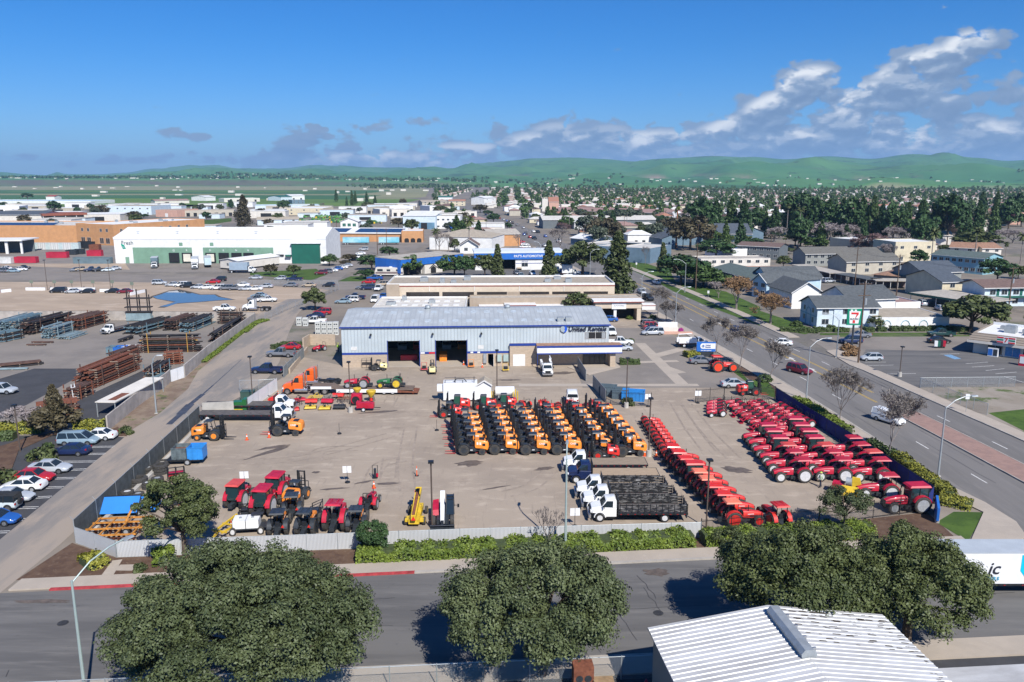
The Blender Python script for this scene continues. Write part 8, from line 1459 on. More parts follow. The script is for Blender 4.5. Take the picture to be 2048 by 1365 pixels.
SBL=mat('steel_blue',(.16,.25,.29),.55,.2,.25,.8);SDK=mat('steel_dark',(.035,.03,.028),.7,.1,.35,1);SYL=mat('steel_yellow',(.42,.24,.05),.6,0,.2,1);SBR=mat('steel_brown',(.10,.055,.04),.8,0,.35,1.2);SLB=mat('steel_pale',(.27,.36,.38),.5,.2,.2,.8)
def pile(a,b,w,layers,cols,lab,gap=.42,seed=0):
 r=random.Random(seed);a=Vector((*a,0));b=Vector((*b,0));ln=(b-a).length;yw=atan2(b.y-a.y,b.x-a.x);t=qg('steel_stack',(a.x,a.y,.02),yw,lab,'steel stack','stacks of steel in the yard');bm_=[MB()for _ in cols];dn=MB();n=max(2,int(w/.32))
 for k in range(layers):
  z=.12+k*gap
  for x in(.12*ln,.5*ln,.88*ln):dn.box(x-.08,x+.08,-w/2-.05,w/2+.05,z-.11,z-.002)
  for j in range(n):
   if r.random()<.12+.05*k:continue
   y=-w/2+w*(j+.5)/n;x0=r.uniform(0,.10)*ln;x1=ln*(1-r.uniform(0,.12));s=r.uniform(.09,.15);m_=bm_[(k if len(cols)<4 else k)%len(cols)];e=r.uniform(-.04,.04)*w;m_.qc([(x0,y-s,z),(x1,y-s+e,z),(x1,y+s+e,z),(x0,y+s,z)],[(x0,y-s,z+s*1.7),(x1,y-s+e,z+s*1.7),(x1,y+s+e,z+s*1.7),(x0,y+s,z+s*1.7)])
 for mb_,c_ in zip(bm_,cols):
  if mb_.v:t.qa('beams',mb_,c_)
 t.qa('dunnage',dn,mat('dunnage_wood',(.30,.24,.18),.9,0,.2,1));up=MB()
 if layers>3:
  for x in(.2*ln,.8*ln):
   for y in(-w/2-.15,w/2+.15):up.box(x-.07,x+.07,y-.07,y+.07,0,.3+layers*gap)
  t.qa('rack_posts',up,cols[-1])
for i,(a,b,w_,n,cs_,lab)in enumerate(((S1(10,430),S1(300,345),5,7,(SBL,SLB),'blue grey steel rack at the far left'),(S1(-30,495),S1(165,455),3,5,(SBL,SDK),'lower blue grey steel stack at the left edge'),(S1(185,440),S1(560,335),3.6,7,(SDK,SBR),'dark steel rack with pale ends behind the pipes'),(S1(365,468),S1(555,405),3,6,(SBL,SLB),'blue grey beams left of the white flatbed'),(S1(490,475),S1(640,425),3.4,2,(SLB,),'low pale blue beam pile left of the white flatbed'),(S1(560,400),S1(810,330),4,7,(SBR,SDK,qr),'rusty steel rack with yellow sign behind the flatbed'),(S1(1020,435),S1(1340,345),4.5,5,(SDK,SBL),'black and blue beams right of the white flatbed'),(S1(1325,405),S1(1520,335),3,6,(SDK,SBR),'black beams in the middle of the right racks'),(S1(1450,418),S1(1650,335),3.2,6,(SBL,SBL,SDK),'bright blue grey beams near the lane wall'),(S1(1665,495),S1(1925,330),1.6,5,(SDK,SBR),'dark pipes leaning along the lane wall'),(S1(1080,572),S1(1595,562),1.8,9,(SBR,SDK,SDK,qr,SDK,SYL),'tall cross rack with a yellow beam on top'),(S1(1718,345),S1(1925,345),1.6,8,(SDK,SBR),'brown rack against the far concrete wall'),(S1(640,870),S1(1060,690),3.6,8,(qr,qr,SBR),'large rusty beam stack in the middle'),(S1(880,720),S1(1090,640),2.4,8,(qr,SBR),'rusty beams on tall posts at the back'),(S1(285,1085),S1(640,1040),3.4,5,(qr,SBR),'rusty pile behind the conifer'),(S1(545,955),S1(700,890),2.6,5,(SBR,qr),'small rusty stack beside the white ladder'),(S1(1180,790),S1(1300,705),2.6,5,(qr,SDK,SBL),'mixed stack beside the white gate'),(S1(1290,668),S1(1450,655),2,6,(qr,),'rusty short beams left of the lane wall'),(S1(1110,850),S1(1300,760),1.6,2,(qr,SBL),'low rusty beams beside the near lane wall'),(S1(-40,700),S1(350,660),2.2,2,(SDK,SBR),'long dark bars on the ground at the left'),(S1(-40,712),S1(250,705),.9,1,(SLB,),'grey bars on the ground at the left'),(S1(200,518),S1(375,518),.5,1,(SBR,),'nearer of two brown bars lying on the concrete'),(S1(250,498),S1(425,498),.5,1,(SBR,),'farther of two brown bars lying on the concrete'),(S1(935,500),S1(1050,460),1,2,(SDK,),'short black bars near the cross rack'))):pile(a,b,w_,n,cs_,lab,seed=i)
wc=Bld('canopy','white sheet canopy over rusty steel beside the lane wall','canopy',S1(760,1085),S1(930,1080),15,2.4,'white');wc.t.e.rotation_euler.z+=R(-9)
wc.qb('roof',0,wc.L,0,15,2.3,2.42,WM['stuccow']);wc.qb('rust_panel',wc.L*.45,wc.L*.85,1,5,2.421,2.45,qr)
for x in(.1,wc.L-.2):wc.qb('post',x,x+.12,.1,.22,0,2.3,qn);wc.qb('post',x,x+.12,14.7,14.85,0,2.3,qn)
for q,m_,lab in((S1(900,588),SBL,'blue scrap bin left of the cross rack'),(S1(955,588),BLUEP,'blue scrap bin in the middle beside the cross rack'),(S1(1020,585),qm,'white scrap bin beside the cross rack')):bin_(q,3,2.2,2,1.6,m_,lab,'bin',.02,inner=qr)
sf=qg('scrap_rack',(*S1(1100,325),.02),R(3),'tall rusty steel frame standing at the back wall','frame');f_=MB()
for x in(-2.4,0,2.4):f_.box(x-.12,x+.12,-.5,-.3,0,8);f_.box(x-.12,x+.12,.8,1.0,0,6.5)
for z in(2.2,3.4,5.6):f_.box(-3.2,3.2,-.6,1.0,z,z+.2)
sf.qa('frame',f_,SDK);sf.qa('load',MB().box(-3,3,-.6,1.2,.2,2.0),SLB);ld=qg('step_ladder',(*S1(585,945),.02),R(60),'white step ladder beside the small rusty stack','ladder');ld.qa('rails',MB().qd([(-.4,-.5,0),(-.25,0,2.6)],.05,4).qd([(.4,-.5,0),(.25,0,2.6)],.05,4).qd([(-.4,.5,0),(-.25,0,2.6)],.04,4).qd([(.4,.5,0),(.25,0,2.6)],.04,4),qm);ld.qa('treads',MB().box(-.36,.36,-.45,-.3,.5,.56).box(-.33,.33,-.36,-.2,1.0,1.06).box(-.3,.3,-.26,-.1,1.5,1.56).box(-.28,.28,-.15,0,2.0,2.06),qm)
ur=qg('entrance_sign',(*S4(520,606),.02),R(-3),'blue entrance sign with white panel and ring emblem','sign');ur.qa('plinth',MB().box(-1.5,1.4,-.2,.2,0,1.1),qo);ur.qa('cabinet',MB().box(-1.95,1.75,-.25,.25,1.101,2.95),BLUEP);ur.qa('panel',MB().qf([(-.9,1.65),(1.7,1.65),(1.7,2.75),(-.9,2.75),(-1.15,2.6),(-1.27,2.35),(-1.27,2.05),(-1.15,1.8)],-.28,-.252),qm);ur.qa('emblem',MB().qe([(-.02,.26),(.02,.26)],(-.75,-.295,2.2),'y',18),qQ['emblem_silver']);ur.qa('emblem',MB().qf([(-.75+.28*cos(R(a)),2.2+.28*sin(R(a)))for a in range(-90,91,18)]+[(-.62,2.2)],-.33,-.318),qQ['emblem_blue'])
for tx,sz,z,m_ in(('United',.36,2.38,NAVYP),('Rentals',.36,2.0,NAVYP),('Santa Maria Equipment',.22,1.3,qm)):ql(tx,sz,m_,ur.e,(.25 if sz>.3 else-.1,-.30 if sz>.3 else-.27,z),ext=.01,bold=.01)
se=qg('shop_sign',(*S5(335,535),.02),R(-4),'tall green and white shop sign with red seven on a post','sign');se.qa('post',MB().box(-.16,.16,-.16,.16,0,4.6),qo);se.qa('cabinet',MB().box(-1.5,1.5,-.2,.2,4.6,8.0),mat('sign_green',(.0,.22,.12)));se.qa('panel',MB().qc([(-.95,-.24,4.95),(.85,-.24,4.95),(.85,-.203,4.95),(-.95,-.203,4.95)],[(-1.15,-.24,7.55),(1.15,-.24,7.55),(1.15,-.203,7.55),(-1.15,-.203,7.55)]),qm);sr=mat('sign_red',(.62,.03,.03));se.qa('numeral',MB().qf([(-.75,6.9),(.75,6.9),(.75,7.3),(-.75,7.3)],-.27,-.245).qf([(.2,6.1),(.35,6.9),(.75,6.9),(.1,6.1)][::1],-.268,-.2455).qf([(-.35,5.05),(.15,5.05),(.15,5.65),(-.35,5.65)],-.27,-.245),sr);se.qa('top_band',MB().box(-.9,-.45,-.225,-.203,7.6,7.9).box(-.1,.35,-.225,-.203,7.6,7.9),qm);ql('ELEVEN',.5,BLK,se.e,(-.05,-.25,5.87),ext=.01,bold=.015)
cb=qg('corner_sign',(*T5(1095,862),.02),R(65),'low blue and white sign board on the corner lawn','sign');cb.qa('base',MB().box(-1.7,1.7,-.2,.2,0,.3),CONC);cb.qa('board',MB().box(-1.9,1.9,-.12,.12,.301,1.7),BLUEP);cb.qa('panel',MB().box(-1.5,1.7,-.15,-.122,.6,1.5),qm);ql('United Rentals',.42,NAVYP,cb.e,(.1,-.16,1.05),ext=.01)
mw=qg('monument_wall',(*R3(1320,1290),.02),R(0),'low cream monument wall with pink flowers at the car park','sign wall');mw.qa('wall',MB().box(-2.4,2.4,0,.5,0,1.5),WM['stuccow']);mw.qa('upper_wall',MB().box(-2.2,2.2,.1,.4,1.501,2.6),qm);mw.qa('planter',MB().box(-3,5.5,-1.0,-.02,0,.5),WM['pink'])
for q,lab in((R3(1638,1030),'bus stop sign on the grass verge'),(S5(1250,1065),'white parking sign beside the wire fence'),(R3(1073,790),'small sign on the lawn by the avenue')):
 t=qg('road_sign',(*q,0),R(-10),lab,'sign');t.qa('post',MB().qd([(0,0,0),(0,0,2.9)],.04,5),qn);t.qa('plate',MB().box(-.28,.28,-.06,-.042,2.1,2.9),qm)
for i,x in enumerate((255,435,570,738,890,1045)):t=qg('bay_sign',(*R1(x,948+(15 if x>1000 else 0)),0),R(0),f"small green bay sign on a post, {ORD[i]} from the left behind the barriers",'sign','bay signs in the dirt lot');t.qa('post',MB().qd([(0,0,0),(0,0,3.0)],.06,5),BLK);t.qa('plate',MB().box(-.55,.55,-.08,-.062,2.2,3.2),mat('sign_olive',(.16,.19,.15),.6,0,.1,1))
for i,(q,m_)in enumerate(((S5(1008,548),qm),(S5(1030,548),qP),(S5(1050,548),BLK),(S5(1072,548),qs))):t=qg('news_box',(*q,.03),R(-20),('white','green','black','red')[i]+' newspaper box in the row by the shop','newspaper box','newspaper boxes by the shop');t.qa('body',MB().box(-.3,.3,-.3,.3,.35,1.5),m_);t.qa('stand',MB().box(-.2,.2,-.2,.2,0,.349),BLK)
vm=qg('drinks_machine',(*S5(1705,690),.03),cs.yaw,'red drinks machine at the right end of the shop front','machine');vm.qa('body',MB().box(-.6,.6,-.5,.5,0,2.0),qs);vm.qa('panel',MB().box(-.45,.45,-.54,-.503,.5,1.8),qm)
pt=qg('gas_tank',(-2.2,46.6,.02),R(2),'white propane tank with red valve cover at the bottom edge','tank');pt.qa('tank',MB().qd([(-2.3,0,1.2),(-2.1,0,1.2),(2.1,0,1.2),(2.3,0,1.2)],.62,18),qm,smooth=40);pt.qa('valve_cover',MB().box(-.5,.5,-.25,.25,1.75,2.0),qs);pt.qa('feet',MB().box(-1.5,-1.2,-.5,.5,0,.7).box(1.2,1.5,-.5,.5,0,.7),CONC)
for p,lab,m_,h in(((4.9,49.4),'rusty brown oven shell beside the wire fence',qr,2.1),((6.3,48.8),'lower rusty box beside the oven shell',mat('rust_tan',(.30,.20,.11),.9,0,.3,1.5),1.2)):t=qg('rusty_cabinet',(*p,.02),R(4),lab,'cabinet');t.qa('body',MB().box(-.7,.7,-.5,.5,0,h),m_);t.qa('burner_plate',MB().qe([(-.02,.25),(.02,.25)],(-.3,-.515,h*.6),'y',12).qe([(-.02,.25),(.02,.25)],(.3,-.515,h*.6),'y',12),qo)
fx_=qg('fire_extinguisher',(9.2,48.8,.02),0,'red fire extinguisher standing by the chain link fence','extinguisher');fx_.qa('bottle',MB().qe([(0,.14),(.8,.14),(.95,.05),(1.0,.05)],(0,0,.3),'z',12),qs);fx_.qa('band',MB().qe([(.3,.145),(.5,.145)],(0,0,.3),'z',12),qm);fx_.qa('stand',MB().qd([(0,0,0),(0,0,.3)],.05,6),BLK)
car('longbed','white',(13.0,45.0),170,'at the bottom edge beside the metal shed')
def TR(proto,base,ty,lab,cat='tree',group=None,w=1.0,z=0.0,yaw=None):
 d=ray(1024,ty);h=CAMH+d[2]*base[1]/d[1];s=max(.15,h/proto['h']);o=qh(proto['e'],base,rnd.random()*6.28 if yaw is None else yaw,lab,cat,group,z,(s*w,s*w,s));o.name=proto['n'];return o
def PR(e,h):return dict(e=e,h=h,n=e.name.split('.')[0])
RND=[PR(qC('leafy_tree',20+i,3.6,3.6,2.7,4.4,lf,46,46,.42,.22,crad=1.15),7.2)for i,lf in enumerate(('mid','oakg','dark','blue','olive','bright'))]
MAG=PR(qC('magnolia_tree',31,4.2,4.0,3.2,4.8,'oakg',64,56,.42,.3,crad=1.1),8.2)
PIN=[PR(qD('pine_tree',40+i,14,4.2,'dark',56,44,.6,.1,.62),14)for i in range(2)]+[PR(qD('pine_tree',43,14,3.6,'mid',56,44,.6,.08,.7),14)]
CYP=[PR(qD('cypress_tree',50+i,11,2.3,'oakg',70,60,.34,.04,.62,asp=.5),11.2)for i in range(2)]
EUC=PR(qD('eucalyptus_tree',55,15,4.4,'olive',70,44,.5,.12,.55),15);PAL_=PR(palm('palm_tree',60,11,2.6,40),12.2);FAN=PR(palm('fan_palm',61,15,1.5,34,r0=.16),15.6)
BAR=[PR(qE('bare_tree',70+i,6,None,5,.6,3,.12,.022,.3),6.2)for i in range(3)];WIL=[PR(qE('bare_willow',75+i,7,lf,5,.75,3,.2,.03,.2,tips_n=7,tsize=.42,up=.12,shrink=.76),7.2)for i,lf in enumerate(('rust','twig','rtwig'))]
def fg(e,p,lab):e.location=(*p,0);tag(e,lab,'tree')
fg(qC('spreading_tree',1,8.0,6.8,3.4,5.9,'oak',400,380,.115,.42,True,crad=1.0,squash=.8,drop=1.3,asp=.55,rag=.12),(-18.6,49.6),'huge spreading grey green tree at the bottom left')
fg(qC('spreading_tree',2,6.0,5.4,3.0,6.2,'oak',260,340,.115,.34,True,crad=1.0,squash=.9,gaps=.1,drop=1.5,rag=.11,asp=.55),(2.2,51.2),'round grey green street tree in the bottom middle');fg(qC('spreading_tree',3,5.4,4.7,3.1,5.8,'oakg',260,340,.12,.34,True,crad=.95,squash=.9,gaps=.15,drop=1.3,rag=.12,asp=.55),(21.8,55.4),'round green street tree left of the white trailer')
fg(qC('spreading_tree',4,4.4,4.2,3.5,5.8,'oakg',220,340,.12,.36,True,crad=.9,squash=.9,gaps=.25,drop=1.4,rag=.14,asp=.55),(30.2,55.2),'dense green street tree overlapping the white trailer');fg(qC('spreading_tree',5,3.4,3.3,2.8,4.6,'oakg',120,300,.12,.24,True,crad=.75,gaps=.4,rag=.18),(-30.8,69.4),'green tree standing before the white slatted fence corner')
fg(qC('small_tree',6,1.3,1.2,1.35,2.0,'dark',50,200,.09,.1,True,crad=.5,rag=.12),(-13.2,69.6),'small dark round tree at the slatted fence');fg(qC('small_tree',7,2.2,1.9,1.8,3.2,'oak',40,220,.10,.1,True,crad=.7,gaps=.4),(33.2,74.4),'thin grey green tree before the black iron fence');fg(qC('small_tree',8,1.4,1.2,.7,1.1,'oakg',16,160,.10,.06,True,crad=.5,gaps=.6),(20.6,71.6),'small olive bush by the low white slats')
fg(qE('bare_tree',9,4.6,None,5,.62,3,.10,.014,.22,.18,(.05,0),BARKG,link=True),(3.4,70.6),'small bare tree between hedge and slatted fence')
for i,(p,h,ln,lab)in enumerate((((S4(1010,800)),6.6,(.28,-.05),'leaning bare street tree right of the round lawn'),(S4(785,690),7.6,(.12,0),'bare street tree on the lawn beside the orange tractor'),(S4(600,575),7.0,(.05,0),'bare street tree behind the entrance sign'),(T4(1725,350),7.4,(.05,0),'bare street tree behind the yellow hedge'),(T5(705,390),7.8,(.12,0),'bare street tree beside the white van'),(S4(135,300),7.2,(.1,0),'bare street tree in the office garden'),(S4(205,330),4.6,(0,0),'small bare tree in the office garden'),(S4(272,345),4.8,(0,0),'small bare tree beside the monument wall'))):
 fg(qE('bare_tree',80+i,h,'winter',6,.62,3,.11,.016,.28,.15,ln,BARKG,.74,True,3,.26),p,lab)
for x,lab in((425,'left pollarded stump tree behind the workshop roof'),(630,'right pollarded stump tree behind the workshop roof')):fg(qE('bare_tree',x,3.6,None,2,.5,3,.14,.05,.4,.3,bark=BARK,link=True),(S3(x,0)[0]*.78,196.5),lab)
def nk(x,d):return(x,NK(x)+d)
hedge('hedge',[nk(-14.5,3.35),nk(-4,3.4),nk(6,3.5),nk(17.6,3.6)],2.5,1.5,'hedge','bright green clipped hedge below the white slatted fence',size=.14,dens=75,scallop=.25);hedge('hedge',[nk(18.6,3.5),nk(27,3.6),nk(36,4.0)],2.5,1.5,'hedge','bright green clipped hedge below the iron fence',size=.14,dens=75,scallop=.25,seed=3)
hedge('hedge',[T1(660,1240),T1(820,1185)],3.2,.9,'yhedge','yellow green shrub mass at the lane corner',size=.15,dens=57);hedge('hedge',[T5(790,400),T5(960,540),T5(1120,640),T5(1200,715)],2.0,1.2,'yhedge','yellow green hedge outside the near blue fence',size=.15,dens=48);hedge('hedge',[T5(1120,735),T5(1380,790)],2.8,.9,'yhedge','low yellow hedge at the corner lawn',size=.15,dens=48)
hedge('hedge',[S4(1215,960),S4(1330,1010),S4(1450,1090),S4(1560,1170),S4(1640,1215)],1.9,1.2,'hedge','green hedge with yellow flowers outside the far blue fence',size=.16,dens=44,seed=4);hedge('hedge',[T5(560,290),T5(680,360),T5(760,395)],1.6,1.2,'dhedge','dark hedge between the bare trees by the avenue',size=.16,dens=44)
hedge('hedge',[S1(-60,1215),S1(340,1200)],1.6,1.9,'yhedge','clipped yellow green hedge left of the dark conifer',size=.16,dens=44);hedge('hedge',[S1(590,1195),S1(838,1185)],1.6,1.9,'yhedge','clipped yellow green hedge against the lane wall',size=.16,dens=44);hedge('hedge',[S1(-60,1262),S1(120,1255)],2,1.3,'dhedge','dark shrubs below the clipped hedge at left',size=.17,dens=44)
hedge('hedge',[S3(1495,668),S3(1650,665)],1.2,1.3,'dhedge','dark clipped hedge beside the gravel island',size=.15,dens=57);hedge('hedge',[S4(355,610),S4(450,600)],2.2,1.3,'yhedge','yellow green shrub left of the entrance sign',size=.16,dens=48)
for a,b,lab in((S4(1100,408),S4(1400,420),'long clipped hedge at the apartment corner'),(S4(1370,412),S4(1510,408),'clipped hedge below the pale blue apartments'),(S4(1525,412),S4(1640,410),'clipped hedge left of the shop sign'),(S4(1760,412),S4(1840,410),'clipped hedge right of the power pole'),(S5(535,415),S5(605,412),'first clipped block before the arched wall'),(S5(640,412),S5(735,410),'second clipped block before the arched wall'),(S5(740,412),S5(830,408),'third clipped block before the arched wall'),(S5(840,412),S5(1150,405),'long clipped hedge below the carport wall'),(S5(1165,418),S5(1275,412),'clipped hedge under the big tree')):hedge('hedge',[a,b],1.5,1.3,'dhedge',lab,size=.2,dens=26)
hedge('hedge',[S2(255,548),S2(340,520),S2(490,515)],1.2,1.0,'dhedge','dark red brown hedge behind the red coupe',size=.18,dens=30);hedge('ground_cover',[S1(1590,655),S1(1680,590),S1(1850,455),S1(1990,350)],1.6,.45,'hedge','green weeds growing along the lane wall',size=.18,dens=57,cat='weeds');hedge('ground_cover',[S2(10,420),S2(100,350),S2(200,320)],2.6,.5,'hedge','green weeds at the bend of the lane',size=.2,dens=39,cat='weeds')
BU={k:bush('shrub',90+i,1.0,1.0,.9,k)for i,k in enumerate(('dhedge','hedge','oakg','rust','magenta','bright'))}
for k,p,s,lab in(('oakg',T1(985,190),1.2,'round green bush at the foot of the lane wall'),('oakg',T1(335,395),1.9,'green bush in the planting bed of the car park'),('dhedge',T1(380,300),.8,'small bush behind the minivan'),('oakg',T1(30,590),1.9,'green bush at the left edge by the red sedan'),('dhedge',T1(860,215),.5,'tiny bush beside the white sedan'),('oakg',S3(1560,985),1.3,'green bush at the foot of the gate lamp'),('dhedge',S3(1500,490),.9,'first round shrub beside the workshop'),('dhedge',S3(1540,490),.9,'second round shrub beside the workshop'),('dhedge',S3(1580,490),.9,'third round shrub beside the workshop'),('bright',S3(1570,310),1.0,'bright spiky shrub in the office garden'),('dhedge',S3(1600,290),1.4,'dark shrub in the office garden'),('magenta',R3(1265,1290),.9,'magenta flowering shrub left of the monument wall'),('magenta',R3(1410,1285),1.3,'magenta flowering shrub right of the monument wall'),('dhedge',R3(1205,1175),1.2,'round dark shrub by the small car park'),('rust',S5(300,570),1.6,'rusty round shrub, left of two at the corner'),('rust',S5(355,575),1.2,'rusty round shrub, right one at the corner'),('rust',S5(320,615),1.6,'rusty round shrub, front one at the corner'),('oakg',T1(1100,1270),.8,'small green bush beside the utility slab'),('hedge',T1(1290,1190),1.5,'yellow green shrub under the corner tree'),('dhedge',R2(1440,805),1.0,'clipped shrub left of the arched porch'),('dhedge',R2(1515,800),1.0,'clipped shrub right of the arched porch'),('dhedge',S4(1500,395),1.4,'ball clipped shrub before the apartments'),('dhedge',S4(1230,365),1.5,'column shrub at the apartment gable'),('dhedge',S4(985,800),1.4,'dark shrub behind the forklift cab')):qh(BU[k],p,rnd.random()*6,lab,'shrub','shrubs',.02,s)
def row(c,y):return c[1]+y/c[2]
C=dict(R1=(R1,340,_s),R2=(R2,340,_s),R3=(R3,340,_s),R4=(R4,340,3.879),S1=(S1,560,_s),S5=(S5,560,4.014),V1=(V1,380,_v),V2=(V2,380,_v),V3=(V3,380,_v),V4=(V4,380,_v),V5=(V5,380,_v),V6=(V6,400,_v),V7=(V7,400,_v),V8=(V8,400,_v))
TL=[(CYP[0],'R3',385,860,555,'tall cypress left of the magnolia, behind the office roof',1.1),(CYP[1],'R2',1950,850,585,'tall cypress before the blue fascia',1.1),(RND[1],'R2',1850,850,680,'round tree left of the blue fascia cypress',.9),(CYP[0],'R3',920,1000,485,'tallest dark cypress beside the avenue',1.25),(RND[1],'R3',990,990,860,'leafy tree at the foot of the tallest cypress',1.0),(MAG,'R3',650,835,570,'big round magnolia between the cypresses',1.25),(RND[1],'R3',490,800,680,'leafy tree between cypress and magnolia',1.0),(RND[1],'R3',610,1160,985,'leafy tree rising behind the workshop roof',1.15),(MAG,'R2',515,1105,935,'dark round tree on the lane bend',1.0),(RND[0],'R2',1250,830,680,'leafy tree before the slanted blue shed',1.0),(RND[0],'R2',1610,840,680,'large leafy tree right of the arched porch',1.2),(RND[2],'R2',1690,850,690,'second leafy tree right of the arched porch',.8),(RND[0],'R2',625,755,670,'round tree before the green entry',1.2),(RND[4],'R2',165,830,745,'olive tree on the warehouse lawn, left',.9),(RND[1],'R2',345,835,755,'leafy tree on the warehouse lawn, right',1.0),(RND[2],'R2',960,790,680,'dark tree left of the motor home',1.5),(RND[2],'R2',1100,690,610,'dark tree above the motor home',1.4),(RND[2],'R2',910,860,790,'round dark shrub tree on the office lawn',1.7),(RND[4],'R2',780,720,665,'olive tree by the office drive',1.6),(RND[4],'R2',750,750,715,'low olive tree by the office drive',1.9),(PAL_,'V4',850,960,590,'feathery palm before the barrel warehouse',1.0),(PAL_,'V4',1355,965,410,'tall leaning palm above the cottage',.9),(BAR[0],'V4',900,960,650,'wide bare tree behind the feathery palm',1.5),(BAR[1],'V4',1040,960,680,'bare tree left of the small cottage',1.4),(RND[1],'V4',1130,950,755,'small leafy tree left of the cottage',.7),(BAR[1],'V5',760,960,560,'pale bare tree above the cypress',1.5),(BAR[2],'V5',130,900,650,'bare tree before the orange brick shed',1.3),(RND[4],'V5',1440,830,440,'brown green tree behind the tallest cypress',1.0),(RND[3],'V5',1360,860,560,'grey green tree beside the brown green one',.8),(RND[3],'V5',1150,700,405,'tall grey green tree by the lorries',.9),(WIL[2],'V5',790,640,490,'reddish bare tree by the lorries',1.3),(RND[3],'V5',1650,560,310,'grey green tree before the rose roofs',1.3),(RND[3],'V5',1830,510,290,'grey green tree right of the pair',1.3),(EUC,'V2',1740,615,80,'tall drooping eucalyptus behind the white warehouse',.9),(PIN[0],'V2',1540,280,145,'dark broad conifer left of the eucalyptus',1.5),(RND[2],'V1',830,360,180,'dark tree behind the dark roofed sheds',.9),(RND[1],'V1',370,365,290,'leafy shrub tree before the white warehouse',1.5),(RND[4],'V1',600,365,310,'brownish tree beside the dark shed',1.5),(RND[4],'V1',1540,400,235,'olive tree left of the light blue warehouse',1.0),(RND[2],'V1',1380,300,215,'dark tree left of the olive tree',1.0),(RND[2],'V1',420,150,55,'dark tree at the field edge',1.3),(RND[2],'V1',40,255,190,'dark round tree at the left edge',1.6),(RND[2],'V2',210,430,370,'dark hedge like tree before the garages',2.0),(RND[4],'V2',600,280,220,'wide olive tree by the meadow',2.0),(RND[1],'V2',1200,280,205,'wide leafy tree by the meadow',2.0),(FAN,'V1',310,200,110,'thin fan palm, left of three over the glasshouse',1.0),(FAN,'V1',1060,215,130,'thin fan palm, middle of three over the glasshouse',1.0),(FAN,'V1',1295,210,110,'thin fan palm, right of three over the glasshouse',1.0),(PIN[0],'V3',1310,180,0,'first tall pine left of the far shops',.7),(PIN[1],'V3',1470,260,105,'second pine in the row left of the far shops',.6),(PIN[2],'V3',1550,250,15,'third and tallest pine in the row',.6),(PIN[0],'V3',1600,230,20,'fourth pine in the row',.6),(PIN[1],'V3',1770,200,30,'fifth pine in the row',.7),(PIN[0],'V3',1900,250,85,'sixth pine in the row',.8),(RND[1],'V3',1780,290,190,'round tree under the fifth pine',1.5),(RND[2],'V3',510,330,165,'dark tree before the green glasshouse',.9),(BAR[0],'V3',1110,320,195,'bare tree beside the cream warehouse',1.1),(RND[1],'V3',1500,350,280,'bright tree by the machinery yard',1.2),(RND[1],'V4',920,340,245,'round green tree above the white garage',1.6),(RND[1],'V4',1110,375,280,'green tree right of the round one',1.2),(RND[4],'V4',280,580,430,'brown tree left of the white garage',1.0),(RND[4],'V4',1520,350,225,'brown tree by the far avenue',1.3),(RND[2],'V4',1720,500,365,'green tree in the avenue car park',1.2),(RND[2],'V4',1640,390,315,'green canopy tree by the far avenue',1.6),(RND[2],'V4',1930,600,505,'dark green tree right of the avenue car park',1.4),(RND[1],'V6',60,650,405,'bright leafy tree left of the dead palm trunk',.9),(RND[3],'V6',200,650,370,'grey green tree left of the dead palm trunk',1.1),(RND[4],'V6',500,600,270,'brown green tree with wide crown',1.1),(RND[4],'V6',760,760,260,'brown domed tree behind the power poles',1.0),(RND[5],'V6',650,720,385,'thin bright green tree',.5),(RND[5],'V6',1130,640,490,'bright green tree left of the chapel',1.2),(RND[5],'V6',1350,640,540,'bright green tree before the chapel',1.2),(RND[5],'V6',1610,640,540,'bright green tree right of the chapel',1.3),(RND[2],'V6',1150,900,640,'big dark dome tree above the motel roof',1.7),(RND[2],'V6',1700,720,590,'dark hedge tree right of the chapel',2.2),(CYP[0],'V6',340,1090,645,'broad dark cypress on the lawn',1.0),(RND[2],'V6',620,1290,870,'dense dark tree on the avenue bank, left',1.3),(RND[0],'V6',960,1310,1010,'dense leafy tree on the avenue bank, right',1.5),(RND[3],'V6',700,1200,850,'tall grey green tree behind the avenue bank',.7),(BAR[0],'V6',80,980,700,'scraggly tree before the white office',.7),(WIL[0],'R3',1860,1100,835,'large rusty bare willow before the green roof',1.0),(WIL[1],'R3',1720,1010,870,'grey bare willow left of the rusty one',.8),(WIL[0],'S1',3860,0,0,'',1.0)][:-1]
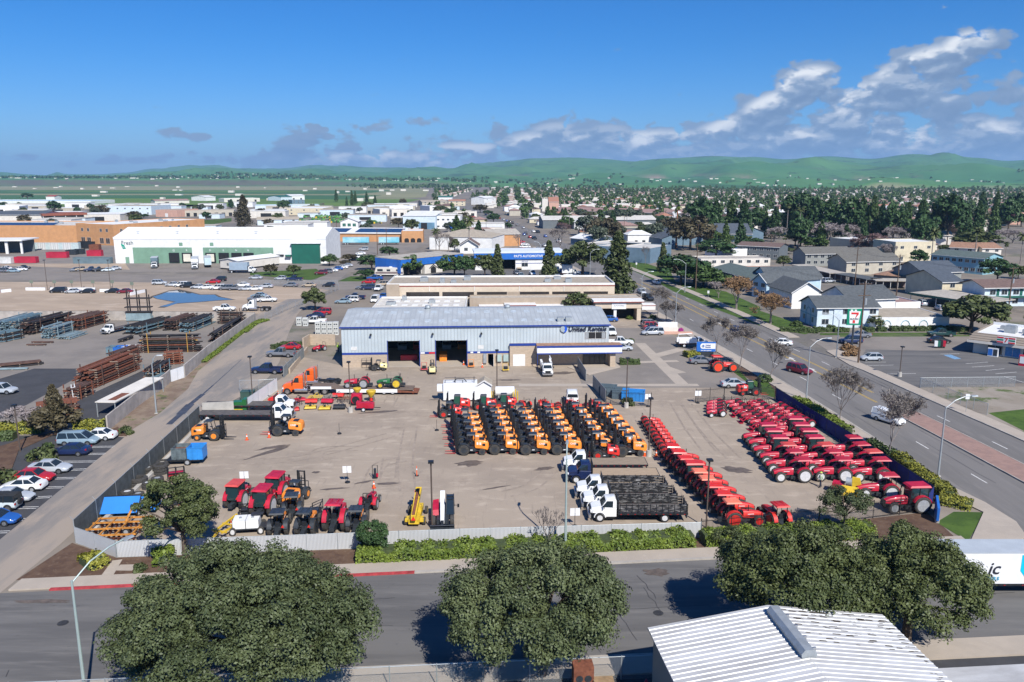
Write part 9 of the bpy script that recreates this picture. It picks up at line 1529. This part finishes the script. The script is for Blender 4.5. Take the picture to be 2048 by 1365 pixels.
TL+=[(WIL[0],'R4',80,1195,950,'rusty topped bare willow at the apartment corner',1.1),(MAG,'S5',1290,420,130,'big spreading tree behind the convenience store',1.5),(RND[1],'S5',530,400,300,'umbrella clipped tree beside the power pole',1.0),(PAL_,'S5',1715,380,290,'small palm at the right edge behind the shop',.9),(RND[2],'V8',1560,1270,920,'dense dark tree right of the blue apartments',1.1),(RND[1],'V8',1880,1200,1010,'leafy tree at the right edge',1.0),(RND[2],'V8',370,1000,775,'dark tree before the cream block',.9),(RND[1],'V8',280,1100,930,'leafy tree beside the grey olive block',.8),(PAL_,'V8',545,1050,440,'palm with two trunks by the blue apartments',.8),(PAL_,'V8',1215,890,420,'tallest palm behind the blue apartments',1.1),(PAL_,'V8',1680,920,640,'palm near the white gabled house',.8),(PAL_,'V8',1910,970,500,'palm at the far right edge',.9),(RND[1],'V8',1240,770,500,'broad leafy tree behind the tall palm',1.8),(RND[1],'V8',760,790,690,'shrub tree before the brown low roof',1.3),(FAN,'V7',240,660,60,'tall thin fan palm, left of the pair',1.0),(FAN,'V7',425,705,120,'tall thin fan palm, right of the pair',1.1),(WIL[1],'V7',840,750,310,'large pale bare tree before the dark grove',1.2),(WIL[1],'V7',1190,640,350,'pale bare tree right of the large one',1.2),(WIL[1],'V7',60,640,390,'pale bare tree at the left of the grove',1.0),(WIL[2],'V7',1560,860,480,'reddish bare tree behind the grey block',1.2),(WIL[2],'V7',1400,850,620,'brown bare tree before the slab hall',1.3),(WIL[1],'V7',1740,930,640,'grey bare tree left of the cream block',.9),(WIL[1],'V7',1900,680,390,'pale bare tree at the right of the grove',1.0),(WIL[2],'V7',1750,620,370,'reddish tree under the pines',1.2),(RND[1],'V7',380,700,505,'bright round tree under the fan palms',1.4),(RND[0],'V7',660,760,570,'green round tree under the fan palms',1.6),(RND[1],'V7',200,1040,860,'leafy tree beside the pink motel',1.0),(RND[1],'V7',230,820,730,'clipped long tree before the brown roof',2.2),(RND[2],'V7',920,820,750,'low clipped tree before the slab hall',2.4),(WIL[1],'V8',110,640,390,'grey bare tree left of the pines',1.2),(WIL[2],'V8',960,400,260,'bare tree between the pines',1.0),(WIL[1],'V8',1340,390,180,'grey bare tree right of the pines',.8),(RND[3],'V8',1620,420,290,'grey green tree under the purple tree',1.4),(RND[3],'V8',1850,360,240,'grey green tree right of the purple tree',1.5),(WIL[1],'V8',1800,660,440,'wide bare tree at the right edge',1.7),(RND[3],'V8',760,500,400,'pale green tree before the pines',1.4)]
TL+=[(RND[2],'V6',820,1275,930,'broad dark tree in the middle of the avenue bank',1.5),(RND[0],'V6',1100,1335,1090,'low leafy tree at the end of the avenue bank',1.6),(RND[1],'V6',420,1180,1010,'small round tree on the lawn below the cypress',1.2),(WIL[1],'S1',205,1190,980,'grey bare shrub tree in the car park bed',1.2),(EUC,'S1',450,1215,830,'sparse dark conifer between the clipped hedges',.9),(RND[4],'S1',440,1210,1010,'low olive tree under the sparse conifer',1.3)]
pu_=PR(qC('purple_tree',39,3.8,3.6,2.6,4.4,'purple',46,46,.42,.22,crad=1.15),7.2);TL.append((pu_,'V8',1600,400,165,'purple red leaved tree beyond the pines',1.5))
for pr,c,x,y,ty,lab,w in TL:TR(pr,C[c][0](x,y),row(C[c],ty),lab,w=w*(1.35 if pr in WIL else 1.2 if pr in RND else 1))
dp=qg('dead_palm',(*V6(545,740),0),0,'orange brown dead palm trunk with green tuft','tree');dp.qa('trunk',MB().qd([(0,0,0),(0,0,19)],.5,8,.35),mat('palm_bark',(.24,.10,.05),.9,0,.3,1));L_=Leaves(rnd);L_.clump((0,0,19.5),1.4,60,.7);crown_obj(L_,'crown',LEAF['bright'],dp.e,True)
gi=0
for i,(x,y,ty)in enumerate(((1400,470,405),(1430,470,402),(1460,470,398),(1485,472,402),(1505,465,420),(1530,468,425),(1548,470,415),(1578,460,395),(1606,465,393),(1630,468,397),(1655,470,400),(1682,470,398),(1700,472,402),(1720,474,396),(1742,475,394),(1760,474,410),(1785,478,414),(1812,470,406),(1838,480,402),(1870,478,400),(1893,482,397),(1928,478,408),(1952,476,405),(1985,465,402),(2015,462,405),(1420,485,440),(1450,488,445),(1480,486,442),(1600,490,440),(1640,492,442),(1690,490,450),(1725,495,445),(1845,498,440),(1745,390,383),(1960,440,385),(1990,435,384),(2030,440,392))):
 TR(PIN[i%3]if i%4 else RND[2],G(x,y+8),ty,'dark green tree in the grove beyond the apartments',group='dark grove of tall trees',w=1.0 if x<1700 else .8)
KEEP=[(o.location.x,o.location.y,16)for o in COL.objects if o.type=='EMPTY' and o.parent is None and o.get('category')in('apartments','motel','store','shop','hall','warehouse','shops','office building','chapel','shed','depot','garage','workshop','garage row','glasshouse','house','barn')]
KEEP+=[(*V3(900+i*320,450),22)for i in range(4)]+[(*V3(1300,520),20),(*V2(700,490),30),(*V2(1250,500),40),(*V4(1500,470),25)]
def free(x,y,m=0):
 if any(abs(x-a)<q+m and abs(y-b)<q+m for a,b,q in KEEP if abs(y-b)<60):return False
 return not(x_at(LK,min(1230,y))-14<x<x_at(RK,min(1230,y))+14)
HW=[WM[k]for k in('stuccow','white','buff','beige','pink')];HR=[RM_[k]for k in('rose','brown','grey','tan','dirty','tile','white')];HP={}
def house_mesh(i,j,w,d,h,rh):
 w_=MB().box(-w/2,w/2,-d/2,d/2,-.2,h);r_=MB();o=.5;r_.add([(-w/2-o,-d/2-o,h-.05),(w/2+o,-d/2-o,h-.05),(w/2+o,d/2+o,h-.05),(-w/2-o,d/2+o,h-.05),(-w/2+d*.4,0,h+rh),(w/2-d*.4,0,h+rh)],[(0,1,5,4),(2,3,4,5),(1,2,5),(3,0,4),(3,2,1,0)]);return w_,r_
def house_proto(i,j):
 if(i,j)not in HP:
  r=random.Random(i*7+j);w_,r_=house_mesh(i,j,r.uniform(11,18),r.uniform(8,11),r.choice([2.8,3.0,5.0]),r.uniform(1.4,2.2));e=empty('house',link=False);w_.obj('wall',HW[i],e,False);r_.obj('roof',HR[j],e,False);MB().box(-2.5,-1,-d_/2-.05,-d_/2+.3,1,2).box(1.5,3.2,-d_/2-.05,-d_/2+.3,1,2).obj('windows',WGL,e,False)if(d_:=-2*min(v[1]for v in w_.v))else None;HP[(i,j)]=e
 return HP[(i,j)]
r=random.Random(11);cells=[]
for iy in range(95):
 y=440+iy*(19+iy*.05)
 if y>2330:break
 for ix in range(-30,62):
  x=ix*24+r.uniform(-5,5);yy=y+r.uniform(-6,6);c=(x/yy)
  if-.09+(.12 if yy>1500 else 0)*0<c<.72 and not(.24<c and yy<560)and free(x,yy,4):cells.append((x,yy))
cells.sort(key=lambda q:q[1]);RC=['rose','brown','grey','tan','weathered pale','orange tiled','white'];WC_=['off white','white','buff','beige','pink']
far_h=[MB()for _ in range(4)];ft=Leaves(random.Random(5));nh=nt_=0
FARM=[HW[0],HR[0],HR[4],HR[3]]
for x,y in cells:
 q=r.random()
 if q<.62:
  i,j=r.randrange(5),r.choice([0,0,1,2,3,4,4,5,6,6]);yw=r.choice([.09,.09+pi/2])+r.uniform(-.05,.05)
  if nh<250:qh(house_proto(i,j),(x,y),yw,f"{WC_[i]} house with {RC[j]} roof among trees of the far town",'house',f"{WC_[i]} far houses with {RC[j]} roofs").name='house';nh+=1
  else:
   w_,r_=house_mesh(0,0,r.uniform(10,17),r.uniform(8,11),3,1.8);M=Matrix.Translation((x,y,0))@Matrix.Rotation(yw,4,'Z');far_h[0].add([M@Vector(v)for v in w_.v],w_.f);far_h[r.choice([1,1,2,3])].add([M@Vector(v)for v in r_.v],r_.f)
 for _ in range(1 if r.random()<.8 else 2):
  tx,ty=x+r.uniform(8,15)*r.choice([-1,1]),y+r.uniform(-9,9)
  if not free(tx,ty,-6):continue
  if nt_<175:
   k=r.random();pr=RND[r.choice([0,1,1,2,3,4])]if k<.56 else(WIL[r.choice([1,2])]if k<.78 else PIN[r.randrange(3)]if k<.93 else FAN);kind={'leafy_tree':'round leafy tree','bare_willow':'bare winter tree','pine_tree':'dark pointed conifer','fan_palm':'thin fan palm'}[pr['n']];s=r.uniform(.8,1.25)*(7.5 if k<.78 else 12)/pr['h'];o=qh(pr['e'],(tx,ty),r.random()*6,f"{kind} between houses of the far town",'tree',f"far town: {kind}s",0,(s*1.15,s*1.15,s));o.name=pr['n'];nt_+=1
  else:
   hh=r.uniform(5,9)if r.random()<.85 else r.uniform(11,16)
   for k in range(3):ft.clump((tx+r.uniform(-1,1),ty+r.uniform(-1,1),hh*(.35+.25*k)),hh*.34*(1.2-.28*k),16,1.5,.2)
m_=MB();ms=FARM
for k,b in enumerate(far_h):m_.cur=k;m_.add(b.v,b.f)
tag(m_.obj('distant_houses',FARM),kind='stuff')
for i in range(520):
 px=r.uniform(-60,2120)if i<330 else r.uniform(-60,950);d=r.uniform(2600,3900)if px>700 else r.uniform(3450,4300);x=(px-1024)/1626*d;z=terrain_h(px,d)
 if z<-1:z=0
 if px>1250 and r.random()<.75:continue
 for k in range(r.randrange(1,5)):ft.clump((x+r.uniform(-40,40),d+r.uniform(-20,20),z+5),r.uniform(5,9),12,5,.2)
o=bpy.data.objects.new('distant_trees',ft.mesh('distant_trees',LEAF['mid']));COL.objects.link(o);tag(o,kind='stuff')
b_=MB()
for i in range(230):
 px=r.uniform(-40,900)if i<130 else r.uniform(900,2080);d=(r.uniform(3300,4300)if i>40 else r.uniform(1100,3200))if i<130 else r.uniform(2500,3800);x=(px-1024)/1626*d;z=max(-.2,terrain_h(px,d)-.3);w_=r.uniform(5,16);b_.box(x-w_/2,x+w_/2,d,d+9,z,z+r.uniform(2.5,5))
tag(b_.obj('distant_sheds',WM['stuccow']),kind='stuff')
SP=[]
for i in range(8):w_=MB();a,c,h=r.uniform(14,34),r.uniform(10,18),r.uniform(3.5,6.5);w_.box(-a/2,a/2,0,c,-.2,h);e=empty('shed',link=False);w_.obj('wall',[WM['stuccow'],WM['white'],WM['beige'],WM['paleblue']][i%4],e,False);rr_=MB().box(-a/2-.2,a/2+.2,-.2,c+.2,h+.001,h+.3);rr_.obj('roof',[RM_['white'],RM_['dirty'],RM_['white'],RM_['gravel']][i%4],e,False);MB().box(-a*.2,a*.1,-.06,-.003,.1,h*.7).obj('bay_door',qq,e,False);SP.append(e)
ns=0
for i in range(600):
 y=r.uniform(450,1000);x=y*r.uniform(-.62,-.03)
 if-.5*y<x<-.22*y and y<700 and r.random()<.6:continue
 if free(x,y,6)and ns<62:k=r.randrange(8);qh(SP[k],(x,y),.05+r.uniform(-.05,.05),f"{('pale','white','beige','pale blue')[k % 4]} flat roofed shed of the far industrial estate",'shed',f"{('pale','white','beige','pale blue')[k % 4]} sheds of the industrial estate").name='shed';KEEP.append((x,y,14));ns+=1
for i in range(46):
 y=r.uniform(450,1050);x=y*r.uniform(-.62,-.04)
 if free(x,y,-4):pr=RND[r.choice([1,2,3,4])];s=r.uniform(.7,1.2);qh(pr['e'],(x,y),r.random()*6,'round leafy tree between sheds of the industrial estate','tree','trees of the industrial estate',0,s).name='leafy_tree'
fc=[car_proto(k,c,False)for k,c in(('sedan','white'),('sedan','silver'),('suv','grey'),('pickup','white'),('sedan','red'),('suv','black'),('sedan','blue'))]
FCN=['white sedan','silver sedan','dark grey SUV','white pickup','red sedan','black SUV','blue sedan']
for i in range(70):
 y=360+i*7.5+r.uniform(-2,2);k=r.randrange(7);side=r.choice([0,1,1,2]);x=(x_at(LK,y)-r.uniform(5,12))if side==1 else(x_at(LK,y)+r.uniform(3,8)if side==0 else x_at(RK,y)-r.uniform(2.5,4));qh(fc[k],(x,y,.02),R(98 if side!=1 else r.choice([10,98,190])),f"{FCN[k]} far up the avenue",'car',f"far {FCN[k]}s along the avenue").name='parked_car'
gm=[[MB(),MB()]for _ in range(2)]
for k in range(2):gm[k][0].box(-1.6,1.6,-1.0,1.0,.6,1.7).qd([(1.4,0,1.2),(4.4,0,1.5)],.3,5).box(-1.2,-.2,-.8,.8,1.7,2.7);gm[k][1].qe([(-1.2,.8),(1.2,.8)],(-.9,0,.8),'y',10).box(4.2,4.8,-2.4,2.4,.3,.8)
GMP=[]
for k in range(2):e=empty('harvest_machine',link=False);gm[k][0].obj('body',[JDG,mat('lime_green',(.10,.26,.05),.5,0,.15,1)][k],e,False);gm[k][1].obj('wheels_and_header',[YEL,JDG][k],e,False);GMP.append(e)
for i in range(84):
 p=V3(760+r.random()*1150,400+r.random()*120);
 if free(*p,-8):k=r.randrange(2);qh(GMP[k],(*p,.02),R(25),f"{('dark green','lime green')[k]} farm machine in the machinery yard",'farm machine',f"{('dark green','lime green')[k]} machines in ranks").name='harvest_machine'
from collections import defaultdict
dd=defaultdict(list)
for o in COL.objects:
 if o.parent is None and o.get('label')and not(str(o.get('group','')).startswith('far')or 'far houses' in str(o.get('group',''))or 'industrial' in str(o.get('group',''))or 'ranks' in str(o.get('group',''))and o['category']=='farm machine' or 'grove' in str(o.get('group',''))):dd[o['label']].append(o)
for lab,os_ in dd.items():
 if len(os_)>1:
  os_.sort(key=lambda o:proj(*o.location)[0])
  for i,o in enumerate(os_):o['label']=' '.join(lab.split()[:11])+f", {ORD[min(i,19)]} from the left"
for o in COL.objects:
 if o.parent is None and o.get('label')and len(o['label'].split())>16:print('LONG',o['label'])
cam=bpy.data.cameras.new('camera');co=bpy.data.objects.new('camera',cam);COL.objects.link(co);S.camera=co
cam.sensor_width=36;cam.lens=36*FPX/2048;cam.clip_start=.5;cam.clip_end=60000
co.location=(0,0,CAMH);co.rotation_euler=(pi/2-PITCH,0,0)
SUN_EL,SHX,SHY=R(44),-.41,.912
sd=Vector((SHX*cos(SUN_EL),SHY*cos(SUN_EL),-sin(SUN_EL)))
sl_=bpy.data.lights.new('sun','SUN');sl_.energy=4.4;sl_.angle=R(.5);sl_.color=(1.0,.955,.89)
so=bpy.data.objects.new('sun',sl_);COL.objects.link(so);so.rotation_euler=sd.to_track_quat('-Z','Y').to_euler();so.location=(60,-120,150)
w=bpy.data.worlds.new('World');S.world=w;w.cycles.sampling_method='MANUAL';w.cycles.sample_map_resolution=512;w.use_nodes=True;nt=w.node_tree;N=nt.nodes;L=nt.links
bg=N['Background'];bg.inputs['Strength'].default_value=.10
sky=N.new('ShaderNodeTexSky');sky.sky_type='NISHITA';sky.sun_disc=False;sky.sun_elevation=SUN_EL;sky.sun_rotation=atan2(-SHX,-SHY);sky.altitude=60;sky.air_density=1.0;sky.dust_density=.25;sky.ozone_density=3.2
def MN(op,a,b=None,c=None):
 n=N.new('ShaderNodeMath');n.operation=op
 for i,v in enumerate((a,b,c)):
  if v is None:continue
  if hasattr(v,'links')or hasattr(v,'is_linked'):L.new(v,n.inputs[i])
  else:n.inputs[i].default_value=v
 return n.outputs[0]
tc=N.new('ShaderNodeTexCoord');sp=N.new('ShaderNodeSeparateXYZ');L.new(tc.outputs['Generated'],sp.inputs[0])
AZ=MN('ARCTAN2',sp.outputs[0],sp.outputs[1]);EL=MN('ARCSINE',sp.outputs[2])
def cloud_noise(del_,daz=0.0,sc=9.0,seed=0.0,sq=1.9,rough=.6,detail=8):
 cx=N.new('ShaderNodeCombineXYZ');L.new(MN('ADD',AZ,daz),cx.inputs[0]);L.new(MN('MULTIPLY',MN('ADD',EL,del_),sq),cx.inputs[1]);cx.inputs[2].default_value=seed
 n=N.new('ShaderNodeTexNoise');n.inputs['Scale'].default_value=sc;n.inputs['Detail'].default_value=detail;n.inputs['Roughness'].default_value=rough;n.inputs['Distortion'].default_value=.15
 L.new(cx.outputs[0],n.inputs['Vector']);return n.outputs['Fac']
BANKS=[(-8,1.0,10.0,1.0,.50,0),(-3,1.9,5,.8,.42,0),(3.5,1.9,6,1.6,.52,0),(10,1.8,7,1.7,.52,0),(18,1.7,8,1.9,.54,0),(28,1.8,9,2.0,.54,0),(38,3.2,8,3.6,.54,0),(33.8,4.2,3.4,2.6,.54,0),(15.2,3.3,4.0,1.1,.56,.22),(19.6,5.7,2.3,1.5,.66,.15),(17.6,4.4,3.0,1.4,.60,.3),(23.6,4.2,4.2,2.2,.62,.12),(25.8,6.0,3.6,1.7,.66,.42),(28.4,7.6,2.0,1.2,.58,.2),(27.4,4.9,1.6,.9,.50,0),(-14.4,2.3,2.2,.5,.36,-.1),(-13.2,3.0,2.0,.5,.38,-.15),(-9.0,3.5,1.5,.4,.40,0),(-21.6,2.6,1.7,.35,.36,0),(-23.4,2.9,1.5,.4,.37,0),(-6.2,3.9,1.4,.4,.34,0),(-20.5,1.15,3.5,.5,.38,0),(-25,1.0,3.5,.4,.34,0),(31.4,5.7,1.8,.55,.40,0),(-31,1.2,3,.4,.34,0),(2.8,3.3,2.8,.8,.46,.1),(6.8,3.2,2.8,.8,.44,0)]
DIR2=N.new('ShaderNodeCombineXYZ');L.new(AZ,DIR2.inputs[0]);L.new(EL,DIR2.inputs[1])
def bank_mask(del_):
 tot=None;src=DIR2.outputs[0]
 if del_:
  v=N.new('ShaderNodeVectorMath');v.operation='ADD';L.new(src,v.inputs[0]);v.inputs[1].default_value=(R(-.15),del_,0);src=v.outputs[0]
 for a,e,sa,se,wt,tl in BANKS:
  m=N.new('ShaderNodeMapping');m.vector_type='TEXTURE';m.inputs['Location'].default_value=(R(a),R(e),0);m.inputs['Rotation'].default_value=(0,0,math.atan(tl));m.inputs['Scale'].default_value=(R(sa),R(se),1);L.new(src,m.inputs[0])
  v=N.new('ShaderNodeVectorMath');v.operation='LENGTH';L.new(m.outputs[0],v.inputs[0])
  g=N.new('ShaderNodeMapRange');g.interpolation_type='SMOOTHSTEP';g.inputs[1].default_value=.2;g.inputs[2].default_value=2.3;g.inputs[3].default_value=wt+(.10 if e<2.3 and sa>4 else 0);g.inputs[4].default_value=-.2;L.new(v.outputs['Value'],g.inputs[0])
  tot=g.outputs[0]if tot is None else MN('MAXIMUM',tot,g.outputs[0])
 return tot
def dens(mask,de,da=0.0,det=8):return MN('ADD',mask,MN('MULTIPLY',MN('SUBTRACT',cloud_noise(de,da,17.0,2.0,detail=det),.5),1.45))
def puffs(de,da,sc):
 cx=N.new('ShaderNodeCombineXYZ');L.new(MN('ADD',MN('MULTIPLY_ADD',cloud_noise(de,da,30.0,5.0,detail=3),.05,AZ),da),cx.inputs[0]);L.new(MN('MULTIPLY',MN('ADD',EL,de),1.35),cx.inputs[1]);cx.inputs[2].default_value=1.3
 v=N.new('ShaderNodeTexVoronoi');v.feature='F1';v.inputs['Scale'].default_value=sc;v.inputs['Detail'].default_value=1.0;v.inputs['Roughness'].default_value=.5;L.new(cx.outputs[0],v.inputs['Vector']);return MN('SUBTRACT',.5,v.outputs['Distance'])
M0=bank_mask(0.0);M1=bank_mask(R(.7));fine_=MN('MULTIPLY',MN('SUBTRACT',cloud_noise(0,0,62.0,7.0,detail=5),.5),.3)
P0=puffs(0,0,34.0);P1=puffs(R(.30),R(-.14),34.0)
d0=MN('ADD',MN('ADD',dens(M0,0.0),fine_),MN('MULTIPLY',P0,.55));d1=MN('ADD',dens(M1,R(.42),R(-.12),5),MN('MULTIPLY',P1,.75));d2=dens(M1,R(1.0),R(-.2),3)
def MR(v,a,b,c=0.,d=1.):
 n=N.new('ShaderNodeMapRange');n.interpolation_type='SMOOTHSTEP';n.inputs[1].default_value=a;n.inputs[2].default_value=b;n.inputs[3].default_value=c;n.inputs[4].default_value=d;L.new(v,n.inputs[0]);return n.outputs[0]
alpha=MR(d0,.07,.28)
edge=MN('SUBTRACT',d0,d1);deep=MR(d2,.22,.58,1.0,0.0)
lit=MN('MULTIPLY',MR(M0,.34,.56,.4,1.0),MN('MULTIPLY_ADD',MR(edge,-.22,.34),.62,MN('MULTIPLY',deep,.38)))
cc=N.new('ShaderNodeValToRGB');L.new(lit,cc.inputs[0]);el=cc.color_ramp.elements
el[0].position=.0;el[0].color=(1.35,2.0,3.2,1);el[1].position=1.0;el[1].color=(6.9,7.0,7.1,1)
x=el.new(.48);x.color=(2.0,2.7,3.9,1);x=el.new(.76);x.color=(3.9,4.4,5.2,1)
hs=N.new('ShaderNodeHueSaturation');hs.inputs['Saturation'].default_value=1.18;hs.inputs['Value'].default_value=1.0;L.new(sky.outputs[0],hs.inputs['Color'])
tn=N.new('ShaderNodeMix');tn.data_type='RGBA';tn.blend_type='MULTIPLY';tn.inputs['Factor'].default_value=1.0;L.new(hs.outputs[0],tn.inputs[6])
tr_=N.new('ShaderNodeMix');tr_.data_type='RGBA';L.new(MR(EL,R(0),R(11)),tr_.inputs['Factor']);tr_.inputs[6].default_value=(.31,.50,.84,1);tr_.inputs[7].default_value=(.13,.45,.80,1);L.new(tr_.outputs[2],tn.inputs[7])
mx=N.new('ShaderNodeMix');mx.data_type='RGBA';L.new(MN('MULTIPLY',alpha,MR(EL,R(-.4),R(1.3),.25,.97)),mx.inputs['Factor']);L.new(tn.outputs[2],mx.inputs[6]);L.new(cc.outputs[0],mx.inputs[7]);L.new(mx.outputs[2],bg.inputs['Color'])
S.view_settings.view_transform='Standard';S.view_settings.look='None';S.view_settings.exposure=.52;S.view_settings.gamma=1
S.cycles.max_bounces=5;S.cycles.diffuse_bounces=2;S.cycles.glossy_bounces=2;S.cycles.transmission_bounces=2;S.cycles.transparent_max_bounces=12;S.cycles.volume_bounces=0
S.cycles.caustics_reflective=False;S.cycles.caustics_refractive=False;S.cycles.use_denoising=True
HAZE=True
if HAZE:
 hz=MB();hz.box(-21000,21000,-200,21000,-4,520)
 m=bpy.data.materials.new('haze_air');m.use_nodes=True;n2=m.node_tree;n2.nodes.remove(n2.nodes['Principled BSDF'])
 v=n2.nodes.new('ShaderNodeVolumePrincipled');v.inputs['Color'].default_value=(.38,.66,1.0,1);v.inputs['Density'].default_value=7.0e-5;v.inputs['Anisotropy'].default_value=0.0
 n2.links.new(v.outputs[0],n2.nodes['Material Output'].inputs['Volume']);tag(hz.obj('haze',m),kind='stuff')
